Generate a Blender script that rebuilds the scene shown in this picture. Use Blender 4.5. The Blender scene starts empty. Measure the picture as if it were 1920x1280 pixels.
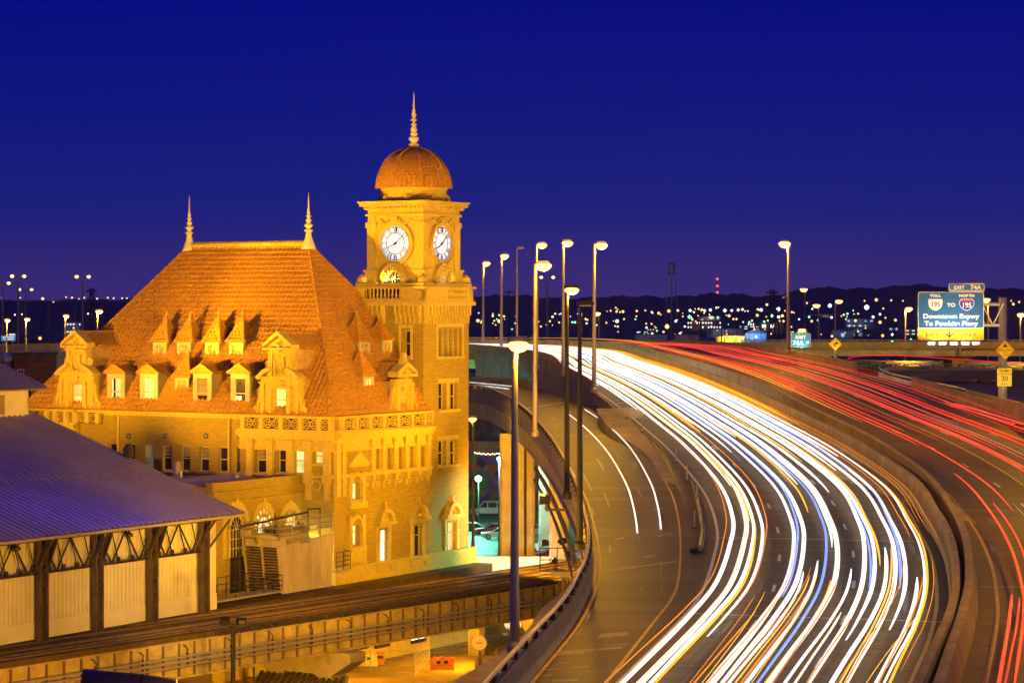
import bpy, bmesh, math, random
from mathutils import Vector, Matrix
random.seed(7)
SC = bpy.context.scene
COL = SC.collection
R = math.radians

# ---------------------------------------------------------------- camera
F, HOR = 4650.0, 572.0          # focal length and horizon line in pixels of the 1920 px wide photograph
CZ = 30.0                       # camera height above the street
cd = bpy.data.cameras.new("camera")
cam = bpy.data.objects.new("camera", cd)
COL.objects.link(cam)
cam.location = (0, 0, CZ)
cam.rotation_euler = (R(90), 0, 0)
cd.sensor_width = 36.0
cd.lens = 36.0 * F / 1920.0
cd.shift_y = -(640.0 - HOR) / 1920.0
cd.clip_start = 1.0
cd.clip_end = 20000.0
SC.camera = cam
SC.render.resolution_x, SC.render.resolution_y = 1024, 682
SC.view_settings.view_transform = 'Standard'
SC.view_settings.look = 'None'
SC.view_settings.exposure = 0.0
SC.view_settings.gamma = 1.0
SC.cycles.use_denoising = True
SC.render.filter_size = 1.15
SC.cycles.max_bounces = 5
SC.cycles.diffuse_bounces = 3
SC.cycles.glossy_bounces = 3
SC.cycles.sample_clamp_indirect = 4.0
SC.cycles.sample_clamp_direct = 0.0

# ---------------------------------------------------------------- sky: deep blue hour, afterglow behind the camera
W = bpy.data.worlds.new("World")
SC.world = W
W.use_nodes = True
nt = W.node_tree
nt.nodes.clear()
n_out = nt.nodes.new('ShaderNodeOutputWorld')
n_bg = nt.nodes.new('ShaderNodeBackground')
n_tc = nt.nodes.new('ShaderNodeTexCoord')
n_sep = nt.nodes.new('ShaderNodeSeparateXYZ')
n_r = nt.nodes.new('ShaderNodeValToRGB')
nt.links.new(n_tc.outputs['Generated'], n_sep.inputs[0])
nt.links.new(n_sep.outputs['Z'], n_r.inputs[0])
cr = n_r.color_ramp
stops = [(0.0, (.050, .030, .190)), (.0165, (.036, .024, .198)), (.036, (.0095, .0155, .212)),
         (.079, (.0022, .0080, .215)), (.122, (.0001, .0034, .225)), (.34, (.003, .006, .17)), (1.0, (.003, .006, .13))]
while len(cr.elements) < len(stops):
    cr.elements.new(0.5)
for e, (p, c) in zip(cr.elements, stops):
    e.position = p
    e.color = (*c, 1)
n_ma = nt.nodes.new('ShaderNodeMath')          # afterglow grows towards -Y (the sunset side, behind the viewer)
n_ma.operation = 'MULTIPLY_ADD'
n_ma.inputs[1].default_value = -1.0
n_ma.inputs[2].default_value = 0.0
n_ma.use_clamp = True
nt.links.new(n_sep.outputs['Y'], n_ma.inputs[0])
n_mix = nt.nodes.new('ShaderNodeMixRGB')
n_mix.inputs[2].default_value = (.03, .03, .17, 1)
nt.links.new(n_ma.outputs[0], n_mix.inputs[0])
nt.links.new(n_r.outputs[0], n_mix.inputs[1])
nt.links.new(n_mix.outputs[0], n_bg.inputs[0])
n_bg.inputs[1].default_value = 1.0
nt.links.new(n_bg.outputs[0], n_out.inputs[0])

# ---------------------------------------------------------------- lamp levels
SODIUM = (1.0, .485, .016)
HAZE = .000055
SODIUM_DEEP = (1.0, .43, .03)
P_LEFT, P_FRONT, P_PLAT, P_STREET = 31e3, 100e3, 6.5e3, 6.0e3

# ---------------------------------------------------------------- measuring helpers (photo pixel -> place)
def P(px, py, d):
    return Vector(((px - 960.0) / F * d, d, CZ - (py - HOR) / F * d))

AX, AY = -14.77, 205.0                       # near corner of the station
AZ = R(31.41)
ER = Vector((math.sin(AZ), math.cos(AZ), 0))
EL = Vector((-math.cos(AZ), math.sin(AZ), 0))
ROT = R(90) - AZ
def to_world(s, t, z):
    return Vector((AX, AY, 0)) + ER * s + EL * t + Vector((0, 0, z))
def Sx(px, t):                               # s on the plane t for a pixel column
    k = (px - 960.0) / F
    return (k * (AY + EL.y * t) - AX - EL.x * t) / (ER.x - k * ER.y)
def Tx(px, s):
    k = (px - 960.0) / F
    return (k * (AY + ER.y * s) - AX - ER.x * s) / (EL.x - k * EL.y)
def Zy(py, s, t):
    y = AY + ER.y * s + EL.y * t
    return CZ - (py - HOR) / F * y

# ---------------------------------------------------------------- materials
MATS = {}
def mat(name, col, rough=.75, metal=0.0, var=.18, scale=1.5, bump=0.0, bscale=8.0, emit=None, es=0.0,
        stretch=(1, 1, 1), spots=None, spec=.3):
    if name in MATS:
        return MATS[name]
    m = bpy.data.materials.new(name)
    m.use_nodes = True
    t = m.node_tree
    b = t.nodes['Principled BSDF']
    b.inputs['Roughness'].default_value = rough
    b.inputs['Metallic'].default_value = metal
    b.inputs['Specular IOR Level'].default_value = spec
    tc = t.nodes.new('ShaderNodeTexCoord')
    mp = t.nodes.new('ShaderNodeMapping')
    mp.inputs['Scale'].default_value = stretch
    t.links.new(tc.outputs['Object'], mp.inputs[0])
    if var > 0:
        n = t.nodes.new('ShaderNodeTexNoise')
        n.inputs['Scale'].default_value = scale
        n.inputs['Detail'].default_value = 6
        n.inputs['Roughness'].default_value = .65
        t.links.new(mp.outputs[0], n.inputs['Vector'])
        r = t.nodes.new('ShaderNodeValToRGB')
        r.color_ramp.elements[0].position = .28
        r.color_ramp.elements[1].position = .72
        lo = [max(0, c * (1 - var * 1.5)) for c in col]
        hi = [min(1, c * (1 + var)) for c in col]
        r.color_ramp.elements[0].color = (*lo, 1)
        r.color_ramp.elements[1].color = (*hi, 1)
        t.links.new(n.outputs['Fac'], r.inputs[0])
        out = r.outputs[0]
        if spots:
            n2 = t.nodes.new('ShaderNodeTexNoise')
            n2.inputs['Scale'].default_value = spots[0]
            n2.inputs['Detail'].default_value = 4
            t.links.new(mp.outputs[0], n2.inputs['Vector'])
            r2 = t.nodes.new('ShaderNodeValToRGB')
            r2.color_ramp.elements[0].position = spots[1]
            r2.color_ramp.elements[1].position = spots[1] + .12
            mx = t.nodes.new('ShaderNodeMixRGB')
            mx.inputs[2].default_value = (*spots[2], 1)
            t.links.new(n2.outputs['Fac'], r2.inputs[0])
            t.links.new(r2.outputs[0], mx.inputs[0])
            t.links.new(out, mx.inputs[1])
            out = mx.outputs[0]
        t.links.new(out, b.inputs['Base Color'])
    else:
        b.inputs['Base Color'].default_value = (*col, 1)
    if bump > 0:
        n3 = t.nodes.new('ShaderNodeTexNoise')
        n3.inputs['Scale'].default_value = bscale
        n3.inputs['Detail'].default_value = 5
        t.links.new(mp.outputs[0], n3.inputs['Vector'])
        bp = t.nodes.new('ShaderNodeBump')
        bp.inputs['Strength'].default_value = bump
        bp.inputs['Distance'].default_value = .05
        t.links.new(n3.outputs['Fac'], bp.inputs['Height'])
        t.links.new(bp.outputs[0], b.inputs['Normal'])
    if emit and name.startswith('lit_pane'):
        ne = t.nodes.new('ShaderNodeTexNoise')
        ne.inputs['Scale'].default_value = 1.1
        ne.inputs['Detail'].default_value = 3
        me_ = t.nodes.new('ShaderNodeMapRange')
        me_.inputs['From Min'].default_value, me_.inputs['From Max'].default_value = .35, .65
        me_.inputs['To Min'].default_value, me_.inputs['To Max'].default_value = es * .35, es * 1.2
        t.links.new(mp.outputs[0], ne.inputs['Vector'])
        t.links.new(ne.outputs['Fac'], me_.inputs['Value'])
        t.links.new(me_.outputs[0], b.inputs['Emission Strength'])
    if emit:
        b.inputs['Emission Color'].default_value = (*emit, 1)
        b.inputs['Emission Strength'].default_value = es
    MATS[name] = m
    return m

M_BRICK = mat('buff_brick', (.46, .33, .04), .85, var=.15, scale=3.2, bump=.35, bscale=5, stretch=(.45, .45, 4))
def add_courses(m, w, h, dark, mort):
    t = m.node_tree
    b = t.nodes['Principled BSDF']
    src = b.inputs['Base Color'].links[0].from_socket
    tc = t.nodes.new('ShaderNodeTexCoord')
    sp = t.nodes.new('ShaderNodeSeparateXYZ')
    ad = t.nodes.new('ShaderNodeMath')
    cb = t.nodes.new('ShaderNodeCombineXYZ')
    br = t.nodes.new('ShaderNodeTexBrick')
    br.inputs['Scale'].default_value = 1.0
    br.inputs['Brick Width'].default_value = w
    br.inputs['Row Height'].default_value = h
    br.inputs['Mortar Size'].default_value = mort
    br.inputs['Mortar Smooth'].default_value = .3
    br.inputs['Color1'].default_value = (1, 1, 1, 1)
    br.inputs['Color2'].default_value = (.84, .84, .84, 1)
    br.inputs['Mortar'].default_value = (dark, dark, dark, 1)
    mx = t.nodes.new('ShaderNodeMixRGB')
    mx.blend_type = 'MULTIPLY'
    mx.inputs[0].default_value = 1
    t.links.new(tc.outputs['Object'], sp.inputs[0])
    t.links.new(sp.outputs[0], ad.inputs[0])
    t.links.new(sp.outputs[1], ad.inputs[1])
    t.links.new(ad.outputs[0], cb.inputs[0])
    t.links.new(sp.outputs[2], cb.inputs[1])
    t.links.new(cb.outputs[0], br.inputs['Vector'])
    t.links.new(src, mx.inputs[1])
    t.links.new(br.outputs['Color'], mx.inputs[2])
    t.links.new(mx.outputs[0], b.inputs['Base Color'])
add_courses(M_BRICK, .46, .19, .66, .03)
M_STONE = mat('terracotta_stone', (.62, .47, .075), .8, var=.15, scale=3.5, bump=.5, bscale=4)
M_TILE = mat('clay_roof_tile', (.56, .29, .028), .6, var=.32, scale=5, bump=.15, spots=(9, .62, (.48, .24, .02)))
M_DARKREC = mat('recess_shade_tone', (.10, .07, .04), .9)  # painted shade behind the frieze rings; cornice roof shares the dark tone
M_WOODT = mat('painted_window_frame', (.55, .48, .30), .6, var=.1)
M_COPPER = mat('pale_metal_finial', (.72, .62, .40), .45, var=.15, scale=3)
M_GLASSD = mat('dark_window_glass', (.035, .025, .02), .12, var=.5, scale=.6, spec=.6)
M_BLIND = mat('slatted_blind', (.42, .35, .18), .7, var=.1)
M_LITW = mat('lit_pane_warm', (.8, .7, .5), .4, var=0, emit=(1, .90, .52), es=1.1)
M_LITG = mat('lit_pane_green', (.6, .7, .5), .4, var=0, emit=(.68, .80, .36), es=.75)
M_LITC = mat('lit_pane_blinds', (.5, .6, .5), .4, var=0, emit=(.42, .62, .26), es=.42)
M_LITP = mat('lit_pane_pale', (.7, .6, .5), .4, var=0, emit=(.86, .55, .34), es=.62)
M_LITB = mat('lit_pane_bright', (.8, .8, .7), .4, var=0, emit=(1, .93, .70), es=2.2)
M_CONC = mat('weathered_concrete', (.42, .32, .14), .85, var=.22, scale=.5, bump=.3, bscale=3, spots=(.9, .62, (.26, .22, .16)))
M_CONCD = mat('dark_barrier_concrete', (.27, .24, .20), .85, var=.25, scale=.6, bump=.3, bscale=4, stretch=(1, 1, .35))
M_ROAD = mat('grooved_concrete_road', (.13, .092, .045), .6, var=.28, scale=.35, bump=.35, bscale=2.5, stretch=(.25, 3.2, 1), spots=(.5, .6, (.09, .065, .035)), spec=.12)
M_ROAD2 = mat('dark_ramp_asphalt', (.056, .034, .009), .5, var=.5, scale=.8, bump=.35, bscale=2.0, stretch=(.12, 2.6, 1), spots=(.11, .52, (.085, .058, .026)), spec=.12)
M_STREET = mat('street_asphalt', (.12, .11, .10), .6, var=.25, scale=.15, bump=.2)
M_DIRT = mat('bare_gravel_ground', (.30, .20, .06), .95, var=.3, scale=.4, bump=.6, bscale=1.5)
M_LINEY = mat('yellow_road_paint', (.62, .42, .08), .6, var=.3, scale=2)
M_LINEW = mat('white_road_paint', (.62, .60, .54), .6, var=.25, scale=2)
M_JOINT = mat('steel_expansion_joint', (.62, .60, .58), .35, metal=.6, var=.2)
M_STEEL = mat('galvanised_steel', (.50, .44, .34), .45, metal=.45, var=.15, scale=2)
M_STEELD = mat('dark_painted_steel', (.045, .04, .04), .5, metal=.3, var=.3)
M_POLE = mat('aluminium_lamp_pole', (.42, .36, .30), .5, metal=.2, var=.12)
M_POLED = mat('black_lamp_pole', (.03, .025, .025), .45, metal=.2, var=.2)
M_ROOFM = mat('ribbed_metal_roof', (.27, .225, .29), .38, metal=.3, var=.12, scale=.3)
M_PANEL = mat('cream_wall_panel', (.66, .58, .42), .7, var=.1, scale=.5)
M_FLATR = mat('flat_roof_membrane', (.42, .32, .36), .8, var=.15, scale=.3)
M_TIMBER = mat('creosoted_track_deck', (.11, .062, .012), .85, var=.4, scale=.6, bump=.6, bscale=2, stretch=(2, .3, 1))
M_RAIL = mat('worn_rail_steel', (.36, .24, .12), .4, metal=.5, var=.2)
M_GIRD = mat('pale_girder_paint', (.52, .38, .10), .7, var=.3, scale=.7, bump=.2, spots=(1.2, .6, (.28, .18, .08)))
M_SIGNB = mat('blue_sign_sheet', (.005, .115, .30), .5, var=.06)
M_SIGNT = mat('teal_sign_sheet', (.01, .22, .33), .5, var=.06)
M_SIGNY = mat('yellow_sign_sheet', (.80, .55, .015), .5, var=.06)
M_SIGNW = mat('white_sign_sheet', (.85, .82, .74), .5, var=.04)
M_SIGNK = mat('black_sign_ink', (.03, .022, .012), .6, var=0)
M_SIGNR = mat('red_sign_ink', (.55, .06, .05), .5, var=0)
M_SIGNV = mat('interstate_blue_ink', (.03, .04, .30), .5, var=0)
M_HILL = mat('wooded_hill', (.12, .075, .08), .95, var=.4, scale=.02)
M_BARK = mat('bare_tree_bark', (.09, .06, .045), .9, var=.3)
M_RUBBER = mat('tyre_rubber', (.02, .02, .02), .8, var=.2)
M_CARGL = mat('car_glass', (.02, .025, .03), .08, var=0, spec=.6)
def lampmat(name, c, s):
    return mat(name, c, .4, var=0, emit=c, es=s)
M_LAMP = lampmat('sodium_lamp_glow', (1, .54, .15), 3.6)
M_LAMPS = lampmat('far_sodium_glow', (1, .55, .16), 2.6)
M_LAMPW = lampmat('far_white_glow', (.75, .9, 1), 2.6)
M_LAMPG = lampmat('far_green_glow', (.25, 1, .55), 2.5)
M_LAMPR = lampmat('red_beacon_glow', (1, .03, .04), 10)
M_LAMPO = lampmat('far_orange_glow', (1, .42, .07), 3)
M_OFF = mat('unlit_lamp_lens', (.6, .55, .45), .3, var=0)

# ---------------------------------------------------------------- mesh builder
class MB:
    def __init__(self):
        self.v, self.f = [], []
    def add(self, vs, fs):
        o = len(self.v)
        self.v += [tuple(x) for x in vs]
        self.f += [tuple(i + o for i in f) for f in fs]
        return self
    def quad(self, a, b, c, d):
        return self.add([a, b, c, d], [(0, 1, 2, 3)])
    def box(self, x0, x1, y0, y1, z0, z1):
        v = [(x, y, z) for z in (z0, z1) for y in (y0, y1) for x in (x0, x1)]
        return self.add(v, [(0, 2, 3, 1), (4, 5, 7, 6), (0, 1, 5, 4), (2, 6, 7, 3), (0, 4, 6, 2), (1, 3, 7, 5)])
    def obox(self, c, ax, ay, az):           # oriented box: centre and three half-axis vectors
        c, ax, ay, az = Vector(c), Vector(ax), Vector(ay), Vector(az)
        v = [c + ax * i + ay * j + az * k for k in (-1, 1) for j in (-1, 1) for i in (-1, 1)]
        return self.add(v, [(0, 2, 3, 1), (4, 5, 7, 6), (0, 1, 5, 4), (2, 6, 7, 3), (0, 4, 6, 2), (1, 3, 7, 5)])
    def bar(self, a, b, w, h=None):
        a, b = Vector(a), Vector(b)
        d = b - a
        if d.length < 1e-6:
            return self
        h = h or w
        up = Vector((0, 0, 1)) if abs(d.normalized().z) < .95 else Vector((1, 0, 0))
        x = d.cross(up).normalized() * w / 2
        y = x.cross(d).normalized() * h / 2
        return self.obox((a + b) / 2, x, y, d / 2)
    def prism(self, poly, axis, c0, c1):     # poly: list of 2D points; axis 'x','y' or 'z' is the extrusion axis
        def mk(p, c):
            if axis == 'x': return (c, p[0], p[1])
            if axis == 'y': return (p[0], c, p[1])
            return (p[0], p[1], c)
        n = len(poly)
        vs = [mk(p, c0) for p in poly] + [mk(p, c1) for p in poly]
        fs = [tuple(range(n))[::-1], tuple(range(n, 2 * n))]
        for i in range(n):
            j = (i + 1) % n
            fs.append((i, j, n + j, n + i))
        return self.add(vs, fs)
    def lathe(self, prof, c=(0, 0, 0), n=16, ax='z'):
        vs, fs = [], []
        for (r, z) in prof:
            for k in range(n):
                a = 2 * math.pi * k / n
                if ax == 'z':
                    vs.append((c[0] + r * math.cos(a), c[1] + r * math.sin(a), c[2] + z))
                elif ax == 'x':
                    vs.append((c[0] + z, c[1] + r * math.cos(a), c[2] + r * math.sin(a)))
                else:
                    vs.append((c[0] + r * math.cos(a), c[1] + z, c[2] + r * math.sin(a)))
        for i in range(len(prof) - 1):
            for k in range(n):
                k2 = (k + 1) % n
                fs.append((i * n + k, i * n + k2, (i + 1) * n + k2, (i + 1) * n + k))
        fs.append(tuple(range(n))[::-1])
        fs.append(tuple(range((len(prof) - 1) * n, len(prof) * n)))
        return self.add(vs, fs)
    def tube(self, path, r, n=6, closed=False, flat=1.0):
        pts = [Vector(p) for p in path]
        m = len(pts)
        vs, fs = [], []
        for i, p in enumerate(pts):
            if closed:
                d = pts[(i + 1) % m] - pts[i - 1]
            else:
                d = pts[min(i + 1, m - 1)] - pts[max(i - 1, 0)]
            d.normalize()
            up = Vector((0, 0, 1)) if abs(d.z) < .95 else Vector((1, 0, 0))
            x = d.cross(up).normalized()
            y = x.cross(d).normalized()
            rr = r[i] if isinstance(r, (list, tuple)) else r
            for k in range(n):
                a = 2 * math.pi * k / n
                vs.append(p + x * (rr * math.cos(a)) + y * (rr * flat * math.sin(a)))
        for i in range(m if closed else m - 1):
            i2 = (i + 1) % m
            for k in range(n):
                k2 = (k + 1) % n
                fs.append((i * n + k, i * n + k2, i2 * n + k2, i2 * n + k))
        if not closed:
            fs.append(tuple(range(n))[::-1])
            fs.append(tuple(range((m - 1) * n, m * n)))
        return self.add(vs, fs)
    def sweep(self, rows, close=True):       # rows: list of equally long point lists
        n = len(rows[0])
        o = [p for r in rows for p in r]
        fs = []
        for i in range(len(rows) - 1):
            for k in range(n if close else n - 1):
                k2 = (k + 1) % n
                fs.append((i * n + k, i * n + k2, (i + 1) * n + k2, (i + 1) * n + k))
        if close:
            fs.append(tuple(range(n))[::-1])
            fs.append(tuple(range((len(rows) - 1) * n, len(rows) * n)))
        return self.add(o, fs)
    def build(self, name, m, parent=None, smooth=False, loc=None, norm=True):
        me = bpy.data.meshes.new(name)
        v = self.v
        if loc is not None:
            l = Vector(loc)
            v = [tuple(Vector(p) - l) for p in v]
        me.from_pydata(v, [], self.f)
        if norm and len(self.f) < 60000:
            b = bmesh.new()
            b.from_mesh(me)
            bmesh.ops.recalc_face_normals(b, faces=b.faces)
            b.to_mesh(me)
            b.free()
        me.materials.append(m)
        if smooth:
            for p in me.polygons:
                p.use_smooth = True
        o = bpy.data.objects.new(name, me)
        COL.objects.link(o)
        if loc is not None:
            o.location = loc
        if parent:
            o.parent = parent
        return o

def tag(o, label=None, cat=None, group=None, kind=None):
    if label: o['label'] = label
    if cat: o['category'] = cat
    if group: o['group'] = group
    if kind: o['kind'] = kind
    return o
def thing(name, label, cat, loc=(0, 0, 0), rz=0.0, group=None):
    o = bpy.data.objects.new(name, None)
    o.empty_display_size = .5
    COL.objects.link(o)
    o.location = loc
    o.rotation_euler = (0, 0, rz)
    return tag(o, label, cat, group)
def struct(name, mb, m, **k):
    return tag(mb.build(name, m, **k), kind='structure')
def copy_tree(o, parent=None):
    c = o.copy()
    COL.objects.link(c)
    if parent:
        c.parent = parent
    for ch in list(o.children):
        copy_tree(ch, c)
    return c
def light(name, kind, loc, power, col, parent=None, aim=None, radius=.3, angle=90, blend=.5):
    ld = bpy.data.lights.new(name, kind)
    ld.energy = power
    ld.color = col
    ld.shadow_soft_size = radius
    if kind == 'SPOT':
        ld.spot_size = R(angle)
        ld.spot_blend = blend
    o = bpy.data.objects.new(name, ld)
    COL.objects.link(o)
    o.location = loc
    if parent:
        o.parent = parent
    if aim is not None:
        d = Vector(aim)
        o.rotation_euler = d.to_track_quat('-Z', 'Y').to_euler()
    return o
def text(body, size, loc, parent, m, name='lettering', rot=(R(90), 0, 0), align='CENTER', bold=0.0, ext=.01, sx=1.0):
    c = bpy.data.curves.new(name, 'FONT')
    c.body = body
    c.size = size
    c.align_x = align
    c.align_y = 'CENTER'
    c.extrude = ext
    c.offset = bold
    c.materials.append(m)
    tmp = bpy.data.objects.new(name, c)
    COL.objects.link(tmp)
    bpy.context.view_layer.update()
    me = bpy.data.meshes.new_from_object(tmp.evaluated_get(bpy.context.evaluated_depsgraph_get()))
    bpy.data.objects.remove(tmp)
    bpy.data.curves.remove(c)
    me.name = name
    if not me.materials:
        me.materials.append(m)
    o = bpy.data.objects.new(name, me)
    COL.objects.link(o)
    o.location = loc
    o.rotation_euler = rot
    o.scale = (sx, 1, 1)
    o.parent = parent
    return o
def crom(pts, q):
    n = len(pts)
    q = max(0.0, min(n - 1 - 1e-6, q))
    i = int(q)
    t = q - i
    p1, p2 = pts[i], pts[i + 1]
    p0 = pts[i - 1] if i > 0 else p1 * 2 - p2
    p3 = pts[i + 2] if i + 2 < n else p2 * 2 - p1
    return .5 * ((2 * p1) + (p2 - p0) * t + (2 * p0 - 5 * p1 + 4 * p2 - p3) * t * t + (3 * p1 - p0 - 3 * p2 + p3) * t ** 3)
# ================================================================ ROADS
def lerp_table(tab, x):
    if x <= tab[0][0]: return tab[0][1]
    for (a, va), (b, vb) in zip(tab, tab[1:]):
        if x <= b:
            k = (x - a) / (b - a)
            k = k * k * (3 - 2 * k) if False else k
            return va + (vb - va) * k
    return tab[-1][1]
ZM = [(60, 16.4), (100, 16.5), (130, 17.0), (160, 18.0), (190, 19.3), (220, 20.8), (250, 22.0), (280, 23.0), (310, 23.7), (335, 24.0), (380, 23.5), (450, 22.5), (600, 19)]
ZR = [(60, 16.4), (100, 16.5), (130, 17.0), (160, 17.9), (190, 18.9), (215, 19.5), (240, 19.9), (300, 20.0), (400, 19.5)]
def zm(d): return lerp_table(ZM, d)
def zr(d): return lerp_table(ZR, d)
def on_road(px, py, zf):
    lo, hi = 50.0, 345.0
    for _ in range(50):
        d = (lo + hi) / 2
        if HOR + F * (CZ - zf(d)) / d > py: lo = d
        else: hi = d
    d = (lo + hi) / 2
    return Vector(((px - 960) / F * d, d, zf(d)))
class Road:
    def __init__(self, L, Rr):
        self.L, self.R = L, Rr
        self.n = len(L) - 1
    def pt(self, q, u, h=0.0):
        a, b = crom(self.L, q), crom(self.R, q)
        p = a + (b - a) * u
        return Vector((p.x, p.y, p.z + h))
    def side(self, q):
        d = crom(self.R, q) - crom(self.L, q)
        d.z = 0
        return d.normalized()
    def qrange(self, q0, q1, step=.125):
        n = max(2, int(abs(q1 - q0) / step))
        return [q0 + (q1 - q0) * i / n for i in range(n + 1)]
    def strip(self, u0, u1, h, q0=0, q1=None, nu=6):
        q1 = self.n if q1 is None else q1
        mb = MB()
        rows = [[self.pt(q, u0 + (u1 - u0) * k / nu, h) for k in range(nu + 1)] for q in self.qrange(q0, q1)]
        return mb.sweep(rows, close=False)
    def line(self, u, w, h, q0=0, q1=None):
        q1 = self.n if q1 is None else q1
        rows = []
        for q in self.qrange(q0, q1):
            p, s = self.pt(q, u, h), self.side(q)
            rows.append([p - s * w / 2, p + s * w / 2])
        return MB().sweep(rows, close=False)
    def profile(self, u, prof, q0=0, q1=None):    # prof: (sideways, up) pairs, sideways towards R
        q1 = self.n if q1 is None else q1
        rows = []
        for q in self.qrange(q0, q1):
            p, s = self.pt(q, u), self.side(q)
            rows.append([p + s * x + Vector((0, 0, z)) for x, z in prof])
        return MB().sweep(rows)
V3 = Vector
mainpx = [((1148, 1280), (1752, 1280)), ((1252, 1179), (1783, 1200)), ((1305, 1116), (1794, 1125)), ((1331, 1046), (1783, 1052)),
          ((1338, 990), (1757, 1000)), ((1313, 921), (1712, 933)), ((1254, 848), (1612, 862)), ((1212, 809), (1515, 810)),
          ((1161, 766), (1405, 756)), ((1119, 736), (1308, 715)), ((1060, 702), (1220, 686)), ((1000, 672), (1130, 663))]
mL = [on_road(*a, zm) for a, b in mainpx]
mR = [on_road(*b, zm) for a, b in mainpx]
def ext(a, b, k):
    p = a + (a - b) * k
    return V3((p.x, p.y, 16.4))
mL = [ext(mL[0], mL[1], 1.6)] + mL + [V3((-14, 362, 23.6)), V3((-58, 432, 22.5)), V3((-130, 496, 20.5)), V3((-260, 545, 19))]
mR = [ext(mR[0], mR[1], 1.6)] + mR + [V3((-4, 383, 23.4)), V3((-50, 454, 22.3)), V3((-124, 519, 20.3)), V3((-255, 570, 18.8))]
MAIN = Road(mL, mR)
farpx = [(1785, 1280), (1811, 1190), (1821, 1130), (1814, 1052), (1784, 982), (1735, 918), (1640, 850), (1533, 795), (1425, 740), (1330, 703), (1240, 678), (1155, 659)]
fL = [on_road(a, b, zm) for a, b in farpx]
fL = [ext(fL[0], fL[1], 1.6)] + fL + [V3((-1, 388, 23.4)), V3((-46, 459, 22.3)), V3((-121, 524, 20.3)), V3((-252, 575, 18.8))]
fR = []
for i, p in enumerate(fL):
    d = fL[min(i + 1, len(fL) - 1)] - fL[max(i - 1, 0)]
    d.z = 0
    d.normalize()
    fR.append(p + V3((d.y, -d.x, 0)) * 17.0)
FAR = Road(fL, fR)
ramppx = [((984, 1280), (1138, 1280)), ((1065, 1181), (1226, 1168)), ((1094, 1127), (1265, 1116)), ((1107, 1090), (1276, 1072)),
          ((1109, 1038), (1278, 1010)), ((1096, 976), (1271, 955)), ((1080, 928), (1254, 910)), ((1050, 870), (1215, 850)),
          ((1018, 825), (1165, 805)), ((985, 790), (1113, 772)), ((940, 759), (1061, 738))]
rL = [on_road(*a, zr) for a, b in ramppx]
rR = [on_road(*b, zr) for a, b in ramppx]
rL = [ext(rL[0], rL[1], 1.2)] + rL + [V3((-4.6, 272, 20)), V3((-18, 300, 20)), V3((-45, 330, 20)), V3((-100, 365, 20))]
rR = [ext(rR[0], rR[1], 1.2)] + rR + [V3((-.5, 302, 20)), V3((-14, 335, 20)), V3((-40, 368, 20)), V3((-96, 405, 20))]
RAMP = Road(rL, rR)

struct('highway_road', MAIN.strip(-.02, 1.02, 0), M_ROAD)
struct('highway_road', FAR.strip(-.01, 1.02, 0), M_ROAD)
struct('ramp_road', RAMP.strip(0, 1.10, 0), M_ROAD2)
# gore between ramp and main carriageway
rows = []
for i in range(0, 81):
    k = i / 80
    a = RAMP.pt(k * 10.0, 1.08, -.004)
    b = MAIN.pt(k * 10.0, -.01, -.004)
    rows.append([a, a.lerp(b, .5), b])
struct('road_gore', MB().sweep(rows, close=False), M_ROAD2)
# deck slabs (undersides and fascias), so that the viaduct has a body
struct('highway_deck', MAIN.profile(.5, [(-9, -.05), (9, -.05), (9, -1.2), (6, -2.2), (-6, -2.2), (-9, -1.2)], 0, 9), M_CONC)
struct('highway_deck', MAIN.profile(0, [(-.4, -.05), (8, -.05), (8, -1.2), (6, -2.4), (1.2, -2.4), (-.4, -1.1)], 9, 16), M_CONC)
struct('highway_deck', FAR.profile(.5, [(-8.4, -.05), (8.8, -.05), (8.8, -1.2), (6, -2.2), (-6, -2.2), (-8.4, -1.2)]), M_CONC)
# painted markings
lm = RAMP.line(.085, .16, .006, 0, 12.5)
lm.add(*(lambda m: (m.v, m.f))(RAMP.line(.985, .16, .006, 0, 12)))
struct('road_marking', lm, M_LINEY)
struct('road_marking', FAR.line(.068, .17, .006), M_LINEY)
struct('road_marking', MAIN.line(.925, .17, .006), M_LINEY)
struct('road_marking', MAIN.line(.015, .16, .006, 1, 11), M_LINEW)
struct('road_marking', FAR.line(.93, .16, .006), M_LINEW)
lm = MB()
def dashes2(rd, us, per=12.0, on=3.0):
    for u in us:
        acc, last, prev = 0.0, None, None
        for q in rd.qrange(0, 13, .02):
            p = rd.pt(q, u, .006)
            if last is not None:
                acc += (p - last).length
            last = p
            if acc % per < on:
                s = rd.side(q)
                cur = (p - s * .075, p + s * .075)
                if prev:
                    lm.quad(prev[0], prev[1], cur[1], cur[0])
                prev = cur
            else:
                prev = None
dashes2(MAIN, (.29, .60))
dashes2(FAR, (.30, .515, .73))
struct('road_marking', lm, M_LINEW)
# old ramp patch marks near the foot of the ramp
pm = MB()
for (q, u0, u1, dq) in [(1.75, .42, .78, .10), (1.45, .05, .42, .09), (1.50, .35, .85, .05), (1.58, .60, .88, .03), (1.2, .10, .30, .03), (1.22, .4, .62, .03),
                        (1.1, .12, .25, .03), (1.02, .3, .62, .04), (1.3, .2, .36, .03), (4.6, .55, .7, .05), (5.3, .25, .38, .04), (5.2, .72, .9, .05), (4.3, .2, .5, .04), (6.1, .74, .86, .05)]:
    pm.add([RAMP.pt(q, u0, .005), RAMP.pt(q + .01, u1, .005), RAMP.pt(q + dq, u1 - .02, .005), RAMP.pt(q + dq - .01, u0 + .02, .005)], [(0, 1, 2, 3)])
struct('road_patch', pm, mat('worn_pale_patch', (.30, .22, .11), .7, var=.3, scale=1))
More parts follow.
